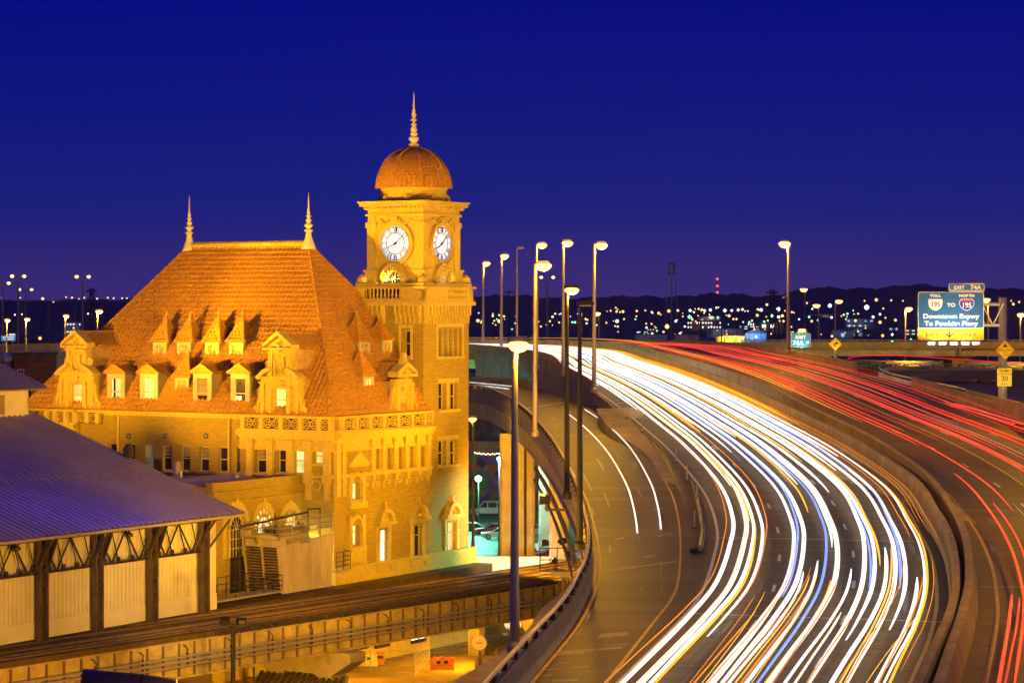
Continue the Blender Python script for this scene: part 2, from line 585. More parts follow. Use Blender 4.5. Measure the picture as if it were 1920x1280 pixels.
# saw-cut slab joints and dark wheel-path stains
sj = MB()
for rd in (MAIN, FAR):
    acc, last = 0.0, None
    for q in rd.qrange(0, 12, .01):
        p = rd.pt(q, .5)
        if last is None or (p - last).length > 6.0:
            last = p
            a, b = rd.pt(q, .01, .003), rd.pt(q, .99, .003)
            t_ = V3((-(b - a).y, (b - a).x, 0)).normalized() * .05
            sj.quad(a - t_, b - t_, b + t_, a + t_)
struct('slab_joint', sj, mat('dark_joint_seal', (.03, .022, .012), .8, var=.3))
st_ = MB()
rs_ = random.Random(4)
for rd, n_ in ((MAIN, 60), (FAR, 40), (RAMP, 26)):
    for k in range(n_):
        q0, u0 = rs_.uniform(.2, 10), rs_.uniform(.08, .9)
        L_, w_ = rs_.uniform(.1, .7), rs_.uniform(.008, .03)
        m_ = max(3, int(L_ / .06))
        rows = []
        for i in range(m_ + 1):
            e_ = math.sin(math.pi * i / m_) ** .5
            q_ = q0 + L_ * i / m_
            rows.append([rd.pt(q_, u0 - w_ * e_ * .5, .0045 + k * 1e-5), rd.pt(q_, u0 + w_ * e_ * .5, .0045 + k * 1e-5)])
        st_.sweep(rows, close=False)
struct('oil_stain', st_, mat('oily_dark_stain', (.042, .03, .014), .4, var=.5, scale=2))
# expansion joints across the carriageways
ej = MB()
for rd, q, w, u0, u1 in [(MAIN, 2.45, .14, 0, .99), (MAIN, 4.72, .12, 0, .99), (MAIN, 8.55, .25, 0, .7), (MAIN, 9.3, .25, 0, .55), (FAR, 7.3, .10, 0, 1), (FAR, 3.4, .1, 0, 1), (FAR, 5.4, .1, 0, 1), (RAMP, 4.35, .1, .2, .95), (RAMP, 10.6, .2, 0, 1)]:
    a, b = rd.pt(q, u0, .008), rd.pt(q, u1, .008)
    t = V3((-(b - a).y, (b - a).x, 0)).normalized() * w / 2
    ej.quad(a - t, b - t, b + t, a + t)
struct('expansion_joint', ej, M_JOINT)

# ---- barriers
JERSEY = [(-.30, 0), (.30, 0), (.22, .25), (.10, .95), (-.10, .95), (-.22, .25)]
b = thing('median_barrier', 'tall curved concrete barrier wall beside the white trails of the near carriageway', 'barrier')
MAIN.profile(1.0, [(-.05, 0), (-.35, .0), (-.28, .3), (-.16, 1.35), (.14, 1.35), (.2, 0)], 0, 16).build('wall_body', M_CONC, b)
b = thing('median_barrier', 'second curved concrete barrier just across a dark gap, edge of the red trail carriageway', 'barrier')
FAR.profile(0, [(-.32, 0), (.30, 0), (.24, .3), (.10, 1.2), (-.28, 1.2)], 0, 16).build('wall_body', M_CONC, b)
b = thing('road_barrier', 'long low concrete barrier along the outer edge of the red trail carriageway', 'barrier')
FAR.profile(1.0, [(-.3, 0), (.3, 0), (.2, 1.05), (-.15, 1.05), (-.24, .3)], 0, 9.3).build('wall_body', M_CONC, b)
b = thing('road_barrier', 'far concrete barrier with pale block end beyond the red trails', 'barrier')
FAR.profile(1.0, [(-.3, 0), (.3, 0), (.2, 1.1), (-.15, 1.1), (-.24, .3)], 10.15, 16).build('wall_body', M_CONC, b)
# ramp parapet with rail, outer fascia and girder
b = thing('ramp_viaduct', 'curved concrete ramp viaduct with parapet, steel rail on posts and tall pale piers', 'viaduct')
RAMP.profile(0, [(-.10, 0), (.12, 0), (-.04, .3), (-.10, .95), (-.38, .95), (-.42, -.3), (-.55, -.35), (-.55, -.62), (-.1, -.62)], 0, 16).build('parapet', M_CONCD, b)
RAMP.profile(.5, [(-4.4, -.2), (4.6, -.2), (4.6, -.7), (-4.4, -.7)], 0, 16).build('deck_slab', M_CONC, b)
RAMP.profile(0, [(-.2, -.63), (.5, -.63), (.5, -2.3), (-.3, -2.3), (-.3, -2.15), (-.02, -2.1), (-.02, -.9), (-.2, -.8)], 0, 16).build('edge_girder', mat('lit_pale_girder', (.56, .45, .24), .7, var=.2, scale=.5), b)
RAMP.profile(.75, [(-.3, -.7), (.3, -.7), (.3, -2.2), (-.3, -2.2)], 0, 16).build('inner_girder', M_CONC, b)
path = [RAMP.pt(q, 0, 1.28) + RAMP.side(q) * -.26 for q in RAMP.qrange(0, 16)]
MB().tube(path, .085, 8).build('hand_rail', M_STEEL, b, smooth=True)
acc, last, posts = 0.0, None, []
for q in RAMP.qrange(0, 15, .01):
    p = RAMP.pt(q, 0, .95) + RAMP.side(q) * -.26
    if last is None or (p - last).length > 2.6:
        posts.append((p, RAMP.side(q)))
        last = p
pp = None
for p, s in posts[:98]:
    f = V3((-s.y, s.x, 0))
    if pp is None:
        m_ = MB().obox((0, 0, .13), s * .07, f * .16, V3((0, 0, .15))).obox((-.06 * s.x, -.06 * s.y, .02), s * .12, f * .2, V3((0, 0, .03)))
        pp = m_.build('rail_post', M_STEELD, b)
        pp.location = p
        ang0 = math.atan2(s.y, s.x)
    else:
        c = pp.copy()
        COL.objects.link(c)
        c.location = p
        c.rotation_euler = (0, 0, math.atan2(s.y, s.x) - ang0)
# piers
def pier(x, y, w, dp, z1, rz=0.0, parent=None):
    m_ = MB()
    ch = .25
    poly = [(-w + ch, -dp), (w - ch, -dp), (w, -dp + ch), (w, dp - ch), (w - ch, dp), (-w + ch, dp), (-w, dp - ch), (-w, -dp + ch)]
    m_.prism(poly, 'z', 0, z1)
    o = m_.build('pier', M_CONC, parent)
    o.location = (x, y, 0)
    o.rotation_euler = (0, 0, rz)
    return o
def pierpx(x0, x1, d, z1, par, dp=1.0, rz=0.0):
    w = (x1 - x0) / 2 / F * d
    return pier(((x0 + x1) / 2 - 960) / F * d, d, w, dp, z1, rz, par)
pierpx(937, 1003, 240, 17.6, b, 1.1)
pierpx(1030, 1066, 236, 17.4, b, .9)
pierpx(1010, 1052, 300, 17.5, b, 1.2)
pierpx(890, 960, 186, 3.2, b, .8)
# downpipe on the big pier
MB().tube([P(985, 800, 238.7), P(985, 1060, 238.7)], .12, 8).build('drain_pipe', M_STEELD, b)
# diagonal service pipes slung under the ramp edge
for k, (off, r_) in enumerate([(-.75, .16), (-.95, .10)]):
    path = [RAMP.pt(q, 0, -2.6 - .9 * k) + RAMP.side(q) * off for q in RAMP.qrange(6.0, 9.2)]
    MB().tube(path, r_, 8).build('service_pipe', M_STEELD, b)
# main carriageway outer parapet (towards the ramp)
b = thing('road_barrier', 'grey concrete parapet where the main carriageway rises above the ramp', 'barrier')
MAIN.profile(0, [(-.15, 0), (.1, 0), (-.05, 1.0), (-.38, 1.0), (-.42, -.9), (-.1, -.9)], 10.0, 16).build('wall_body', M_CONC, b)
mb = MB()
rows = []
for q in MAIN.qrange(10.0, 12.6):
    a = MAIN.pt(q, 0) + MAIN.side(q) * -.42
    rows.append([a + V3((0, 0, .2)), V3((a.x, a.y, 15.0))])
mb.sweep(rows, close=False)
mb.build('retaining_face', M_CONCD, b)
b = thing('road_barrier', 'low concrete parapet with pipe rail on the far side of the ramp', 'barrier')
RAMP.profile(1.1, [(-.2, 0), (.2, 0), (.15, .9), (-.15, .9)], 10.3, 16).build('wall_body', M_CONC, b)
path = [RAMP.pt(q, 1.1, 1.15) for q in RAMP.qrange(10.3, 15)]
MB().tube(path, .06, 6).build('hand_rail', M_STEEL, b)
# black rubber hose / kerb line and flexible posts in the gore
def gpt(px, py): return on_road(px, py, zm)
k_ = MB().tube([gpt(x, y) + V3((0, 0, .12)) for x, y in [(1298, 905), (1306, 935), (1312, 965), (1318, 1000), (1314, 1030), (1300, 1035)]], .13, 8)
tag(k_.build('gore_kerb', M_STEELD), 'black curved kerb with dark base beside the ramp gore posts', 'kerb')
proto = None
for x, y, h in [(1176, 784, .9), (1204, 811, .9), (1267, 868, .9), (1288, 902, 1.2), (1307, 935, 1.2), (1314, 985, 1.2), (1302, 990, 1.0)]:
    p = gpt(x, y)
    if proto is None:
        proto = thing('marker_post', 'thin flexible marker post standing in the gore between ramp and carriageway', 'post', p, group='marker posts along the gore')
        MB().lathe([(.05, .04), (.05, 1.0), (.03, 1.03)], n=8).build('post', M_STEEL, proto)
        MB().lathe([(.16, 0), (.14, .06), (.06, .10)], n=10).build('base', M_STEELD, proto)
    else:
        c = copy_tree(proto)
        c.location = p
c = thing('crash_sandbag', 'dark weighted sandbag lump at the end of the gore kerb', 'sandbag', gpt(1303, 1036))
MB().lathe([(.1, 0), (.28, .05), (.3, .15), (.2, .28), (.05, .32)], n=12).build('bag', M_STEELD, c, smooth=True)

# ================================================================ LIGHT TRAILS (light-emitting streaks at headlamp height above the lanes)
def tmat(n, c, s): return mat(n, c, .5, var=0, emit=c, es=s)
T_W = tmat('white_headlight_streak', (1, .97, .92), 1.1)
T_W2 = tmat('cool_headlight_streak', (.86, .91, 1), 1.0)
T_W3 = tmat('soft_headlight_streak', (1, .93, .84), .85)
T_Y = tmat('amber_marker_streak', (1, .56, .03), 1.0)
T_O = tmat('orange_indicator_streak', (.95, .30, .012), .7)
T_B = tmat('blue_lamp_streak', (.16, .36, 1), 1.0)
T_R = tmat('red_tail_light_streak', (1, .045, .02), .95)
T_R2 = tmat('deep_red_streak', (.75, .02, .018), .6)
T_P = tmat('pink_tail_light_streak', (.9, .12, .10), .7)
LBL = {
    'near': {
        T_W: ('white headlight light trail sweeping round the near carriageway bend', 'white headlight trails on the near carriageway'),
        T_W2: ('cool bluish white headlight trail on the near carriageway bend', 'cool white trails on the near carriageway'),
        T_W3: ('soft cream headlight trail on the near carriageway bend', 'cream trails on the near carriageway'),
        T_Y: ('amber yellow light trail between the white ones on the near carriageway', 'amber trails on the near carriageway'),
        T_O: ('thin dark orange light trail among the white ones on the bend', 'thin orange trails on the near carriageway'),
        T_B: ('blue light trail running beside a white one on the bend', 'blue trails on the near carriageway')},
    'far': {
        T_R: ('bright red tail light trail on the far carriageway beyond the barrier', 'bright red trails on the far carriageway'),
        T_R2: ('deep red tail light trail on the far carriageway beyond the barrier', 'deep red trails on the far carriageway'),
        T_P: ('pinkish red blurred tail light trail on the far carriageway', 'pink trails on the far carriageway'),
        T_Y: ('amber light trail high along the barrier of the far carriageway', 'amber trails on the far carriageway'),
        T_O: ('thin orange light trail on the far carriageway', 'thin orange trails on the far carriageway'),
        T_W3: ('thin pale light trail among the red ones on the far carriageway', 'pale trails on the far carriageway')},
}
def trail(rd, u, q0, q1, r, m, where, h=.68, drift=0.0, flat=.8, label=None):
    if q1 < q0: q0, q1 = q1, q0
    pts, rad = [], []
    ph = random.random() * 6
    qs = rd.qrange(q0, q1, .12)
    r *= .66 if where != 'far' else .40
    for q in qs:
        k = (q - q0) / max(q1 - q0, .01)
        pts.append(rd.pt(q, u + drift * k + .004 * math.sin(q * 1.3 + ph), h))
        e = min(1.0, 8 * k + .35, 8 * (1 - k) + .35) if where else 1.0
        rad.append(r * e)
    o = MB().tube(pts, rad, 6, flat=flat).build('light_trail', m, smooth=True, norm=False)
    lb, g = label or LBL[where][m]
    return tag(o, lb, 'light trail', g)
NT = [  # u, q0, q1, radius, material
    (.085, 0, 16, .17, T_W), (.138, 0, 6.2, .20, T_W3), (.172, .2, 15, .14, T_W), (.19, 0, 7.2, .10, T_Y), (.215, 1.5, 16, .13, T_W),
    (.235, 2.2, 13, .05, T_O), (.06, 0, 8, .04, T_O), (.155, 4.9, 10.4, .12, T_Y), (.13, 5.9, 14, .13, T_W),
    (.345, 0, 16, .15, T_W2), (.362, 2.6, 9, .09, T_B), (.385, 0, 16, .17, T_W), (.36, .0, 2.7, .14, T_W3), (.41, 0, 3.3, .09, T_W), (.33, 0, 2.0, .05, T_O), (.425, .0, 3.2, .05, T_Y),
    (.455, 0, 3.6, .12, T_W2), (.49, 0, 15, .10, T_B), (.505, 4.0, 10, .10, T_W), (.53, 0, 16, .19, T_W), (.55, .0, 3.0, .05, T_O), (.575, 0, 3.4, .10, T_W),
    (.465, .0, 2.6, .04, T_O), (.515, 0, 3.1, .06, T_Y), (.60, .0, 2.2, .08, T_W3),
    (.64, 0, 16, .17, T_W), (.665, 2.9, 8.5, .07, T_B), (.68, 1.5, 16, .15, T_W2), (.70, 3.5, 9, .09, T_Y), (.715, 0, 4.0, .14, T_W), (.735, 0, 4.0, .06, T_Y), (.655, 0, 1.9, .05, T_O),
    (.76, 0, 16, .16, T_W), (.785, 2.9, 9.5, .10, T_B), (.80, 1.8, 16, .15, T_W), (.775, 0, 3.0, .05, T_O), (.845, 0, 3.2, .13, T_W), (.86, 0, 3.1, .05, T_O),
    (.875, 0, 16, .09, T_W), (.892, 0, 10, .08, T_Y), (.905, 4.8, 10, .03, T_O), (.93, 4.4, 10.5, .03, T_O), (.95, 4.2, 11, .03, T_O), (.915, .8, 3.6, .03, T_O), (.835, 4.2, 9, .04, T_O),
    (.44, 5.2, 9, .08, T_Y), (.46, 6.0, 12, .15, T_W), (.30, 6.8, 13, .13, T_W), (.58, 5.8, 13, .16, T_W), (.61, 6.6, 12, .08, T_Y), (.84, 6.8, 14, .14, T_W),
    (.28, 8.0, 15, .11, T_W3), (.43, 7.4, 15, .14, T_W2), (.73, 6.4, 15, .15, T_W), (.26, 7.6, 12.0, .10, T_Y), (.90, 8, 15, .08, T_Y), (.94, 8, 14, .09, T_Y), (.97, 8.4, 13, .07, T_Y),
    (.05, 8.6, 15, .12, T_W), (.02, 10, 15, .12, T_W), (.50, 10.5, 15, .14, T_W), (.82, 10.5, 15, .14, T_W3),
]
for (u, q0, q1, r, m) in NT:
    trail(MAIN, u, q0, q1, r, m, 'near', h=.66 if m is not T_O else .9, drift=random.uniform(-.02, .02))
for k in range(9):      # thin lane-changing streaks low over the bend
    u = random.uniform(.3, .85)
    trail(MAIN, u, random.uniform(0, .6), random.uniform(2.0, 4.0), .028, random.choice([T_O, T_O, T_Y]), 'near', h=.95, drift=random.uniform(-.08, .08))
FT = [(.05, 7.4, 13, .06, T_Y), (.02, 8.5, 14, .07, T_Y), (.08, 9, 14, .05, T_O)]
for (u, q0, q1, r, m) in FT:
    trail(FAR, u, q0, q1, r, m, 'far', h=1.5)
RT = [(.165, 6.9, 15, .11, T_R), (.20, 5.0, 12, .12, T_R), (.235, 7.4, 16, .10, T_R), (.19, 8.6, 15, .11, T_R2),
      (.40, 0, 16, .10, T_R), (.44, 3.0, 15, .10, T_R), (.30, 7.0, 12, .06, T_R2), (.47, 6.8, 14, .08, T_P), (.42, 6.0, 14, .09, T_P),
      (.50, 6.5, 15, .11, T_R), (.62, 5.0, 16, .12, T_R), (.66, 5.5, 16, .11, T_R), (.63, 7, 14, .07, T_R2), (.56, 7.6, 14, .11, T_P),
      (.80, 5.5, 12, .09, T_R), (.76, 6.4, 15, .07, T_R2), (.86, 6.0, 11, .05, T_R2), (.90, 6, 9.6, .05, T_P), (.94, 7, 11.5, .05, T_R2),
      (.135, .6, 6.1, .16, T_R), (.098, 0, 2.7, .17, T_R), (.112, 0, 2.6, .12, T_R2), (.15, 2.2, 5.2, .12, T_R), (.53, 5, 8, .02, T_W3), (.24, 3.2, 5.2, .02, T_W3), (.33, 5.2, 9, .02, T_Y), (.5, 8.6, 13, .06, T_R2), (.7, 8.4, 13, .06, T_P), (.25, 9, 14, .12, T_R),
      (.12, 8.2, 13, .07, T_R), (.68, 9.4, 15, .1, T_R), (.28, 8, 11, .09, T_R2)]
for (u, q0, q1, r, m) in RT:
    trail(FAR, u, q0, q1, r, m, 'far', h=.85, drift=random.uniform(-.015, .015))
# the pair of headlamps climbing the ramp
trail(RAMP, .50, 5.05, 9.75, .075, T_W, None, h=.65, drift=.02, label=('white headlight trail on the ramp, inner of the pair nearest the black lamp pole', 'pair of trails on the ramp'))
trail(RAMP, .76, 5.05, 9.85, .075, T_W, None, h=.65, drift=.04, label=('white headlight trail on the ramp, outer of the pair nearest the gore', 'pair of trails on the ramp'))
trail(RAMP, .35, 11.55, 15, .10, T_W2, None, h=.8, label=('short white light trail at the far ramp top, nearer the parapet', 'trails behind the clock tower'))
trail(RAMP, .55, 11.7, 15, .10, T_W3, None, h=.8, label=('short white light trail at the far ramp top, beyond the other', 'trails behind the clock tower'))
# ================================================================ STATION (local frame: x = s along the right face, y = t along the left face, z up)
ORG = (AX, AY, 0)
def wall_holes(mb, axis, c, a0, a1, z0, z1, holes, depth, inward):
    """flat wall on the plane s=c or t=c with real openings and reveals"""
    A = sorted(set([a0, a1] + [h[0] for h in holes] + [h[1] for h in holes]))
    Z = sorted(set([z0, z1] + [h[2] for h in holes] + [h[3] for h in holes]))
    def pt(a, z, d=0.0):
        return (c + d * inward, a, z) if axis == 's' else (a, c + d * inward, z)
    for i in range(len(A) - 1):
        for j in range(len(Z) - 1):
            am, zm_ = (A[i] + A[i + 1]) / 2, (Z[j] + Z[j + 1]) / 2
            if any(h[0] < am < h[1] and h[2] < zm_ < h[3] for h in holes):
                continue
            mb.quad(pt(A[i], Z[j]), pt(A[i + 1], Z[j]), pt(A[i + 1], Z[j + 1]), pt(A[i], Z[j + 1]))
    for h in holes:
        x0, x1, y0, y1 = h[:4]
        mb.quad(pt(x0, y0), pt(x0, y1), pt(x0, y1, depth), pt(x0, y0, depth))
        mb.quad(pt(x1, y0), pt(x1, y1), pt(x1, y1, depth), pt(x1, y0, depth))
        mb.quad(pt(x0, y0), pt(x1, y0), pt(x1, y0, depth), pt(x0, y0, depth))
        mb.quad(pt(x0, y1), pt(x1, y1), pt(x1, y1, depth), pt(x0, y1, depth))
    return mb
class Face:
    """maps (a, z, out) to local coordinates on a facade"""
    def __init__(self, axis, c, out):
        self.axis, self.c, self.out = axis, c, out
    def __call__(self, a, z, d=0.0):
        return (self.c + d * self.out, a, z) if self.axis == 's' else (a, self.c + d * self.out, z)
    def box(self, mb, a0, a1, z0, z1, d0, d1):
        p, q = self(a0, z0, d0), self(a1, z1, d1)
        return mb.box(min(p[0], q[0]), max(p[0], q[0]), min(p[1], q[1]), max(p[1], q[1]), z0, z1)
    def px(self, x):
        return Sx(x, self.c) if self.axis == 't' else Tx(x, self.c)
    def z(self, py, a):
        p = self(a, 0)
        return Zy(py, p[0], p[1])
def window(fc, a0, a1, z0, z1, depth, par, pane=None, kind='sash', sill=True, blind=0.0):
    w = .07
    m_ = MB()
    d0, d1 = -depth, -depth + .12
    fc.box(m_, a0, a0 + w, z0, z1, d0, d1)
    fc.box(m_, a1 - w, a1, z0, z1, d0, d1)
    fc.box(m_, a0 + w, a1 - w, z0, z0 + w, d0, d1)
    fc.box(m_, a0 + w, a1 - w, z1 - w, z1, d0, d1)
    zm_ = (z0 + z1) / 2 + (0 if kind == 'sash' else (z1 - z0) * .18)
    fc.box(m_, a0 + w, a1 - w, zm_ - .04, zm_ + .04, d0, d1 + .02)
    if kind == 'cross':
        am = (a0 + a1) / 2
        fc.box(m_, am - .05, am + .05, z0 + w, zm_ - .04, d0, d1)
        fc.box(m_, am - .05, am + .05, zm_ + .04, z1 - w, d0, d1)
    if kind == 'grid':
        for k in (1, 2):
            a = a0 + (a1 - a0) * k / 3
            fc.box(m_, a - .025, a + .025, z0 + w, zm_ - .04, d0, d1 - .03)
            fc.box(m_, a - .025, a + .025, zm_ + .04, z1 - w, d0, d1 - .03)
    o = m_.build('window', M_WOODT, par)
    p = MB()
    fc.box(p, a0, a1, z0, z1, -depth - .06, -depth + .03)
    p.build('pane', pane or M_GLASSD, o)
    if blind > 0:
        q = MB()
        n = max(4, int((z1 - z0) * blind / .11))
        for k in range(n):
            z = z1 - .06 - k * .11
            fc.box(q, a0 + w, a1 - w, z - .075, z, -depth + .035, -depth + .055)
        q.build('blind', M_BLIND, o)
    if sill:
        q = MB()
        fc.box(q, a0 - .18, a1 + .18, z0 - .2, z0 - .003, -.05, .16)
        q.build('sill', M_STONE, o)
    return o
def ring(fc, a, z, r, tr, d, mb, n=14, a0=0, a1=360):
    pts = []
    closed = abs(a1 - a0) >= 360
    for k in range(n if closed else n + 1):
        g = R(a0 + (a1 - a0) * k / n)
        pts.append(fc(a + r * math.cos(g), z + r * math.sin(g), d))
    mb.tube(pts, tr, 5, closed=closed)
def arc_band(fc, mb, a, z, r0, r1, d0, d1, n=14, a0=0, a1=180, ry=1.0):
    for k in range(n):
        g0, g1 = R(a0 + (a1 - a0) * k / n), R(a0 + (a1 - a0) * (k + 1) / n)
        ps = []
        for d in (d0, d1):
            for r_, g in ((r0, g0), (r1, g0), (r1, g1), (r0, g1)):
                ps.append(fc(a + r_ * math.cos(g), z + r_ * ry * math.sin(g), d))
        mb.add(ps, [(0, 1, 2, 3), (4, 7, 6, 5), (0, 4, 5, 1), (1, 5, 6, 2), (2, 6, 7, 3), (3, 7, 4, 0)])
def fpoly(fc, mb, poly, d0, d1):             # polygon in (a, z) extruded outwards
    n = len(poly)
    vs = [fc(a, z, d0) for a, z in poly] + [fc(a, z, d1) for a, z in poly]
    fs = [tuple(range(n))[::-1], tuple(range(n, 2 * n))] + [(i, (i + 1) % n, n + (i + 1) % n, n + i) for i in range(n)]
    mb.add(vs, fs)
def halfdisc(fc, mb, a, z, r, d0, d1, ry=1.0, zb=None, n=16):
    poly = [(a + r * math.cos(R(180 * k / n)), z + r * ry * math.sin(R(180 * k / n))) for k in range(n + 1)]
    if zb is not None:
        poly += [(a - r, zb), (a + r, zb)]
    fpoly(fc, mb, poly, d0, d1)

S1, T1, ZE, ZRD = 20.5, 33.4, 20.8, 35.25
ST = thing('station_building', 'long yellow brick railway station with steep tiled hip roof, stone gables and dormers', 'building', ORG, ROT)
FL = Face('s', 0.0, -1)           # left facade
FP = Face('s', -.35, -1)          # its projecting end pavilions
FRT = Face('t', 0.0, -1)          # right facade
PAV = 9.4
# ---- left facade
wins_mid, wins_pav = [], []
for cx, kind in [(212, 'd'), (245, 'd'), (279, 'g'), (313, 'b'), (348, 'b2'), (383, 'l'), (418.6, 'd'), (453, 'd')]:
    a = FL.px(cx)
    z1, z0 = FL.z(832 + (cx - 245) * .035, a), FL.z(879 + (cx - 245) * .03, a)
    wins_mid.append((a - .50, a + .50, z0, z1, kind))
for cx, w, y0, y1, kind in [(490, .52, 838, 886, 'l'), (530, .50, 839, 886, 'd'), (562, .55, 839.5, 887, 'w'), (599, .50, 840, 869, 'w')]:
    a = FP.px(cx)
    wins_pav.append((a - w, a + w, FP.z(y1, a), FP.z(y0, a), kind))
mb = MB()
wall_holes(mb, 's', 0, PAV, 27.4, 0, ZE - .1, wins_mid, .35, 1)
wall_holes(mb, 's', -.35, -.35, PAV, 0, ZE - .1, wins_pav, .35, 1)
mb.quad((-.35, PAV, 0), (0, PAV, 0), (0, PAV, ZE - .1), (-.35, PAV, ZE - .1))
wall_holes(mb, 's', -.35, 27.4, T1, 0, ZE - .1, [], .35, 1)
mb.quad((-.35, 27.4, 0), (0, 27.4, 0), (0, 27.4, ZE - .1), (-.35, 27.4, ZE - .1))
mb.quad((-.35, T1, 0), (S1, T1, 0), (S1, T1, ZE - .1), (-.35, T1, ZE - .1))
mb.quad((S1, 1.2, 0), (S1, T1, 0), (S1, T1, ZE - .1), (S1, 1.2, ZE - .1))
# ---- right facade holes
FR_ = Face('t', -.35, -1)
wins_r = []
for cx in (705.6, 727, 748, 769, 789):
    a = FR_.px(cx)
    wins_r.append((a - .42, a + .42, FR_.z(879, a), FR_.z(837.5, a), 'd'))
for cx, y1, y0, kind, hw in [(718, 1052, 993, 'B', .75), (782, 1044, 984, 'd', .78)]:
    a = FR_.px(cx)
    wins_r.append((a - hw, a + hw, FR_.z(y1, a), FR_.z(y0, a), kind))
aed = FR_.px(665)
for y1, y0, kind in [(936, 905, 'W'), (1022, 985, 'W')]:
    wins_r.append((aed - .62, aed + .62, FR_.z(y1, aed), FR_.z(y0, aed), kind))
wall_holes(mb, 't', -.35, -.35, 14.0, 0, ZE - .1, wins_r, .45, 1)
mb.build('wall', M_BRICK, ST)
PANE = {'d': None, 'g': M_LITC, 'w': M_LITG, 'W': M_LITW, 'B': M_LITB, 'l': None, 'b': None, 'b2': None, 'p': M_LITP}
for h in wins_mid:
    window(FL, *h[:4], .3, ST, PANE[h[4]], blind={'b': .45, 'b2': .45, 'l': .52, 'g': .95}.get(h[4], 0))
for h in wins_pav:
    window(FP, *h[:4], .3, ST, PANE[h[4]], blind={'l': .5}.get(h[4], 0))
for h in wins_r:
    window(FR_, *h[:4], .4, ST, PANE[h[4]], kind='cross' if h[3] < 13.5 else 'sash', sill=h[3] > 13.5)
# flat ceiling under the roof so that the rooms are closed
MB().box(-.3, 13.9, -.3, 1.0, ZE - .35, ZE - .15).box(-.3, S1 - .05, 1.0, T1 - .05, ZE - .35, ZE - .15).build('attic_floor', M_STONE, ST)
# ---- cornices, frieze with rings, pilasters
def frieze(fc, a0, a1, zt, posts, n_out, nring, par, cap=True):
    m_ = MB()
    zb = zt - 1.25
    fc.box(m_, a0, a1, zt - .16, zt + .06, -.1, .42)
    fc.box(m_, a0, a1, zb, zb + .16, -.1, .34)
    for a in posts:
        fc.box(m_, a - .2, a + .2, zb + .16, zt - .16, -.1, .32)
    fc.box(m_, a0, a1, zb - .42, zb, -.1, .62)         # cornice under the frieze
    fc.box(m_, a0, a1, zb - .66, zb - .42, -.1, .36)
    fc.box(m_, a0, a1, zb - 1.4, zb - .66, -.1, .10)
    fc.box(m_, a0, a1, zb - 1.62, zb - 1.4, -.1, .2)
    m_.build('cornice', M_STONE, par)
    r_ = MB()
    back = MB()
    ps = sorted(posts)
    zc, rr = (zt - .16 + zb + .16) / 2, .36
    for p0, p1 in zip(ps, ps[1:]):
        if p1 - p0 < .9:
            continue
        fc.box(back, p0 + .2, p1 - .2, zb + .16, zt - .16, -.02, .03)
        n = max(1, round((p1 - p0 - .4) / .85))
        for k in range(n):
            c = p0 + .2 + (p1 - p0 - .4) * (k + .5) / n
            ring(fc, c, zc, rr, .055, .14, r_, 12)
            ring(fc, c, zc, .15, .05, .14, r_, 8)
            for g in (45, 135, 225, 315):
                r_.bar(fc(c + .15 * math.cos(R(g)), zc + .15 * math.sin(R(g)), .14), fc(c + rr * math.cos(R(g)), zc + rr * math.sin(R(g)), .14), .05)
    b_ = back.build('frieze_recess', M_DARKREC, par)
    r_.build('frieze_rings', M_STONE, b_)
zt = ZE - .06
pp_ = [FP.px(x) for x in (458, 493, 530, 566, 601)] + [-.15]
frieze(FP, -.35, PAV, zt, pp_, 1, 2, ST)
pp_ = [FP.px(x) for x in (186, 166, 146, 126, 106, 90)] + [T1 - .15, 27.55]
frieze(FP, 27.4, T1, zt, pp_, 1, 2, ST)
pr = [FR_.px(x) for x in (638, 664, 690, 716, 742, 768, 793, 806)]
frieze(FR_, -.35, 14.0, zt, pr, 1, 2, ST)
m_ = MB()
FL.box(m_, PAV, 27.4, ZE - .22, ZE - .02, -.1, .42)
FL.box(m_, PAV, 27.4, ZE - .42, ZE - .22, -.1, .2)
m_.build('gutter', M_STONE, ST)
for x in (471, 509, 546, 580, 615):
    a = FP.px(x)
    m_ = MB()
    FP.box(m_, a - .30, a + .30, 16.0, 18.55, -.05, .34)
    FP.box(m_, a - .40, a + .40, 18.25, 18.75, -.05, .44)
    FP.box(m_, a - .38, a + .38, 15.3, 16.0, -.05, .46)
    FP.box(m_, a - .22, a + .22, 13.9, 15.3, -.05, .3)
    m_.build('pilaster', M_STONE, ST)
for x in (695, 716, 737.5, 758.5, 779.5, 800):
    a = FR_.px(x)
    m_ = MB()
    FR_.box(m_, a - .26, a + .26, 16.0, 18.55, -.05, .30)
    FR_.box(m_, a - .34, a + .34, 18.3, 18.72, -.05, .38)
    m_.build('pilaster', M_STONE, ST)
for x in (630, 641):
    a = FR_.px(x)
    m_ = MB()
    FR_.box(m_, a - .25, a + .25, 14.2, 18.55, -.05, .30)
    m_.build('pilaster', M_STONE, ST)
# band of roundels under the right row of windows
m_ = MB()
z_b = 15.25
FR_.box(m_, .2, 14.0, z_b + .48, z_b + .72, -.05, .34)
for x in (644, 687, 705, 727, 748, 769, 789):
    a = FR_.px(x)
    ring(FR_, a, z_b, .42, .07, .06, m_, 14)
    ring(FR_, a, z_b, .2, .06, .05, m_, 8)
for x in (695, 716, 737.5, 758.5, 779.5, 800):
    a = FR_.px(x)
    FR_.box(m_, a - .16, a + .16, z_b - .1, z_b + .48, -.05, .42)
    FR_.box(m_, a - .12, a + .12, z_b - .6, z_b - .1, -.05, .22)
m_.build('sill_band', M_STONE, ST)
m_ = MB()
FP.box(m_, -.3, 2.7, 15.75, 15.95, -.05, .34)
a = FP.px(594)
ring(FP, a, 15.1, .42, .07, .06, m_, 14)
m_.build('sill_band', M_STONE, ST)
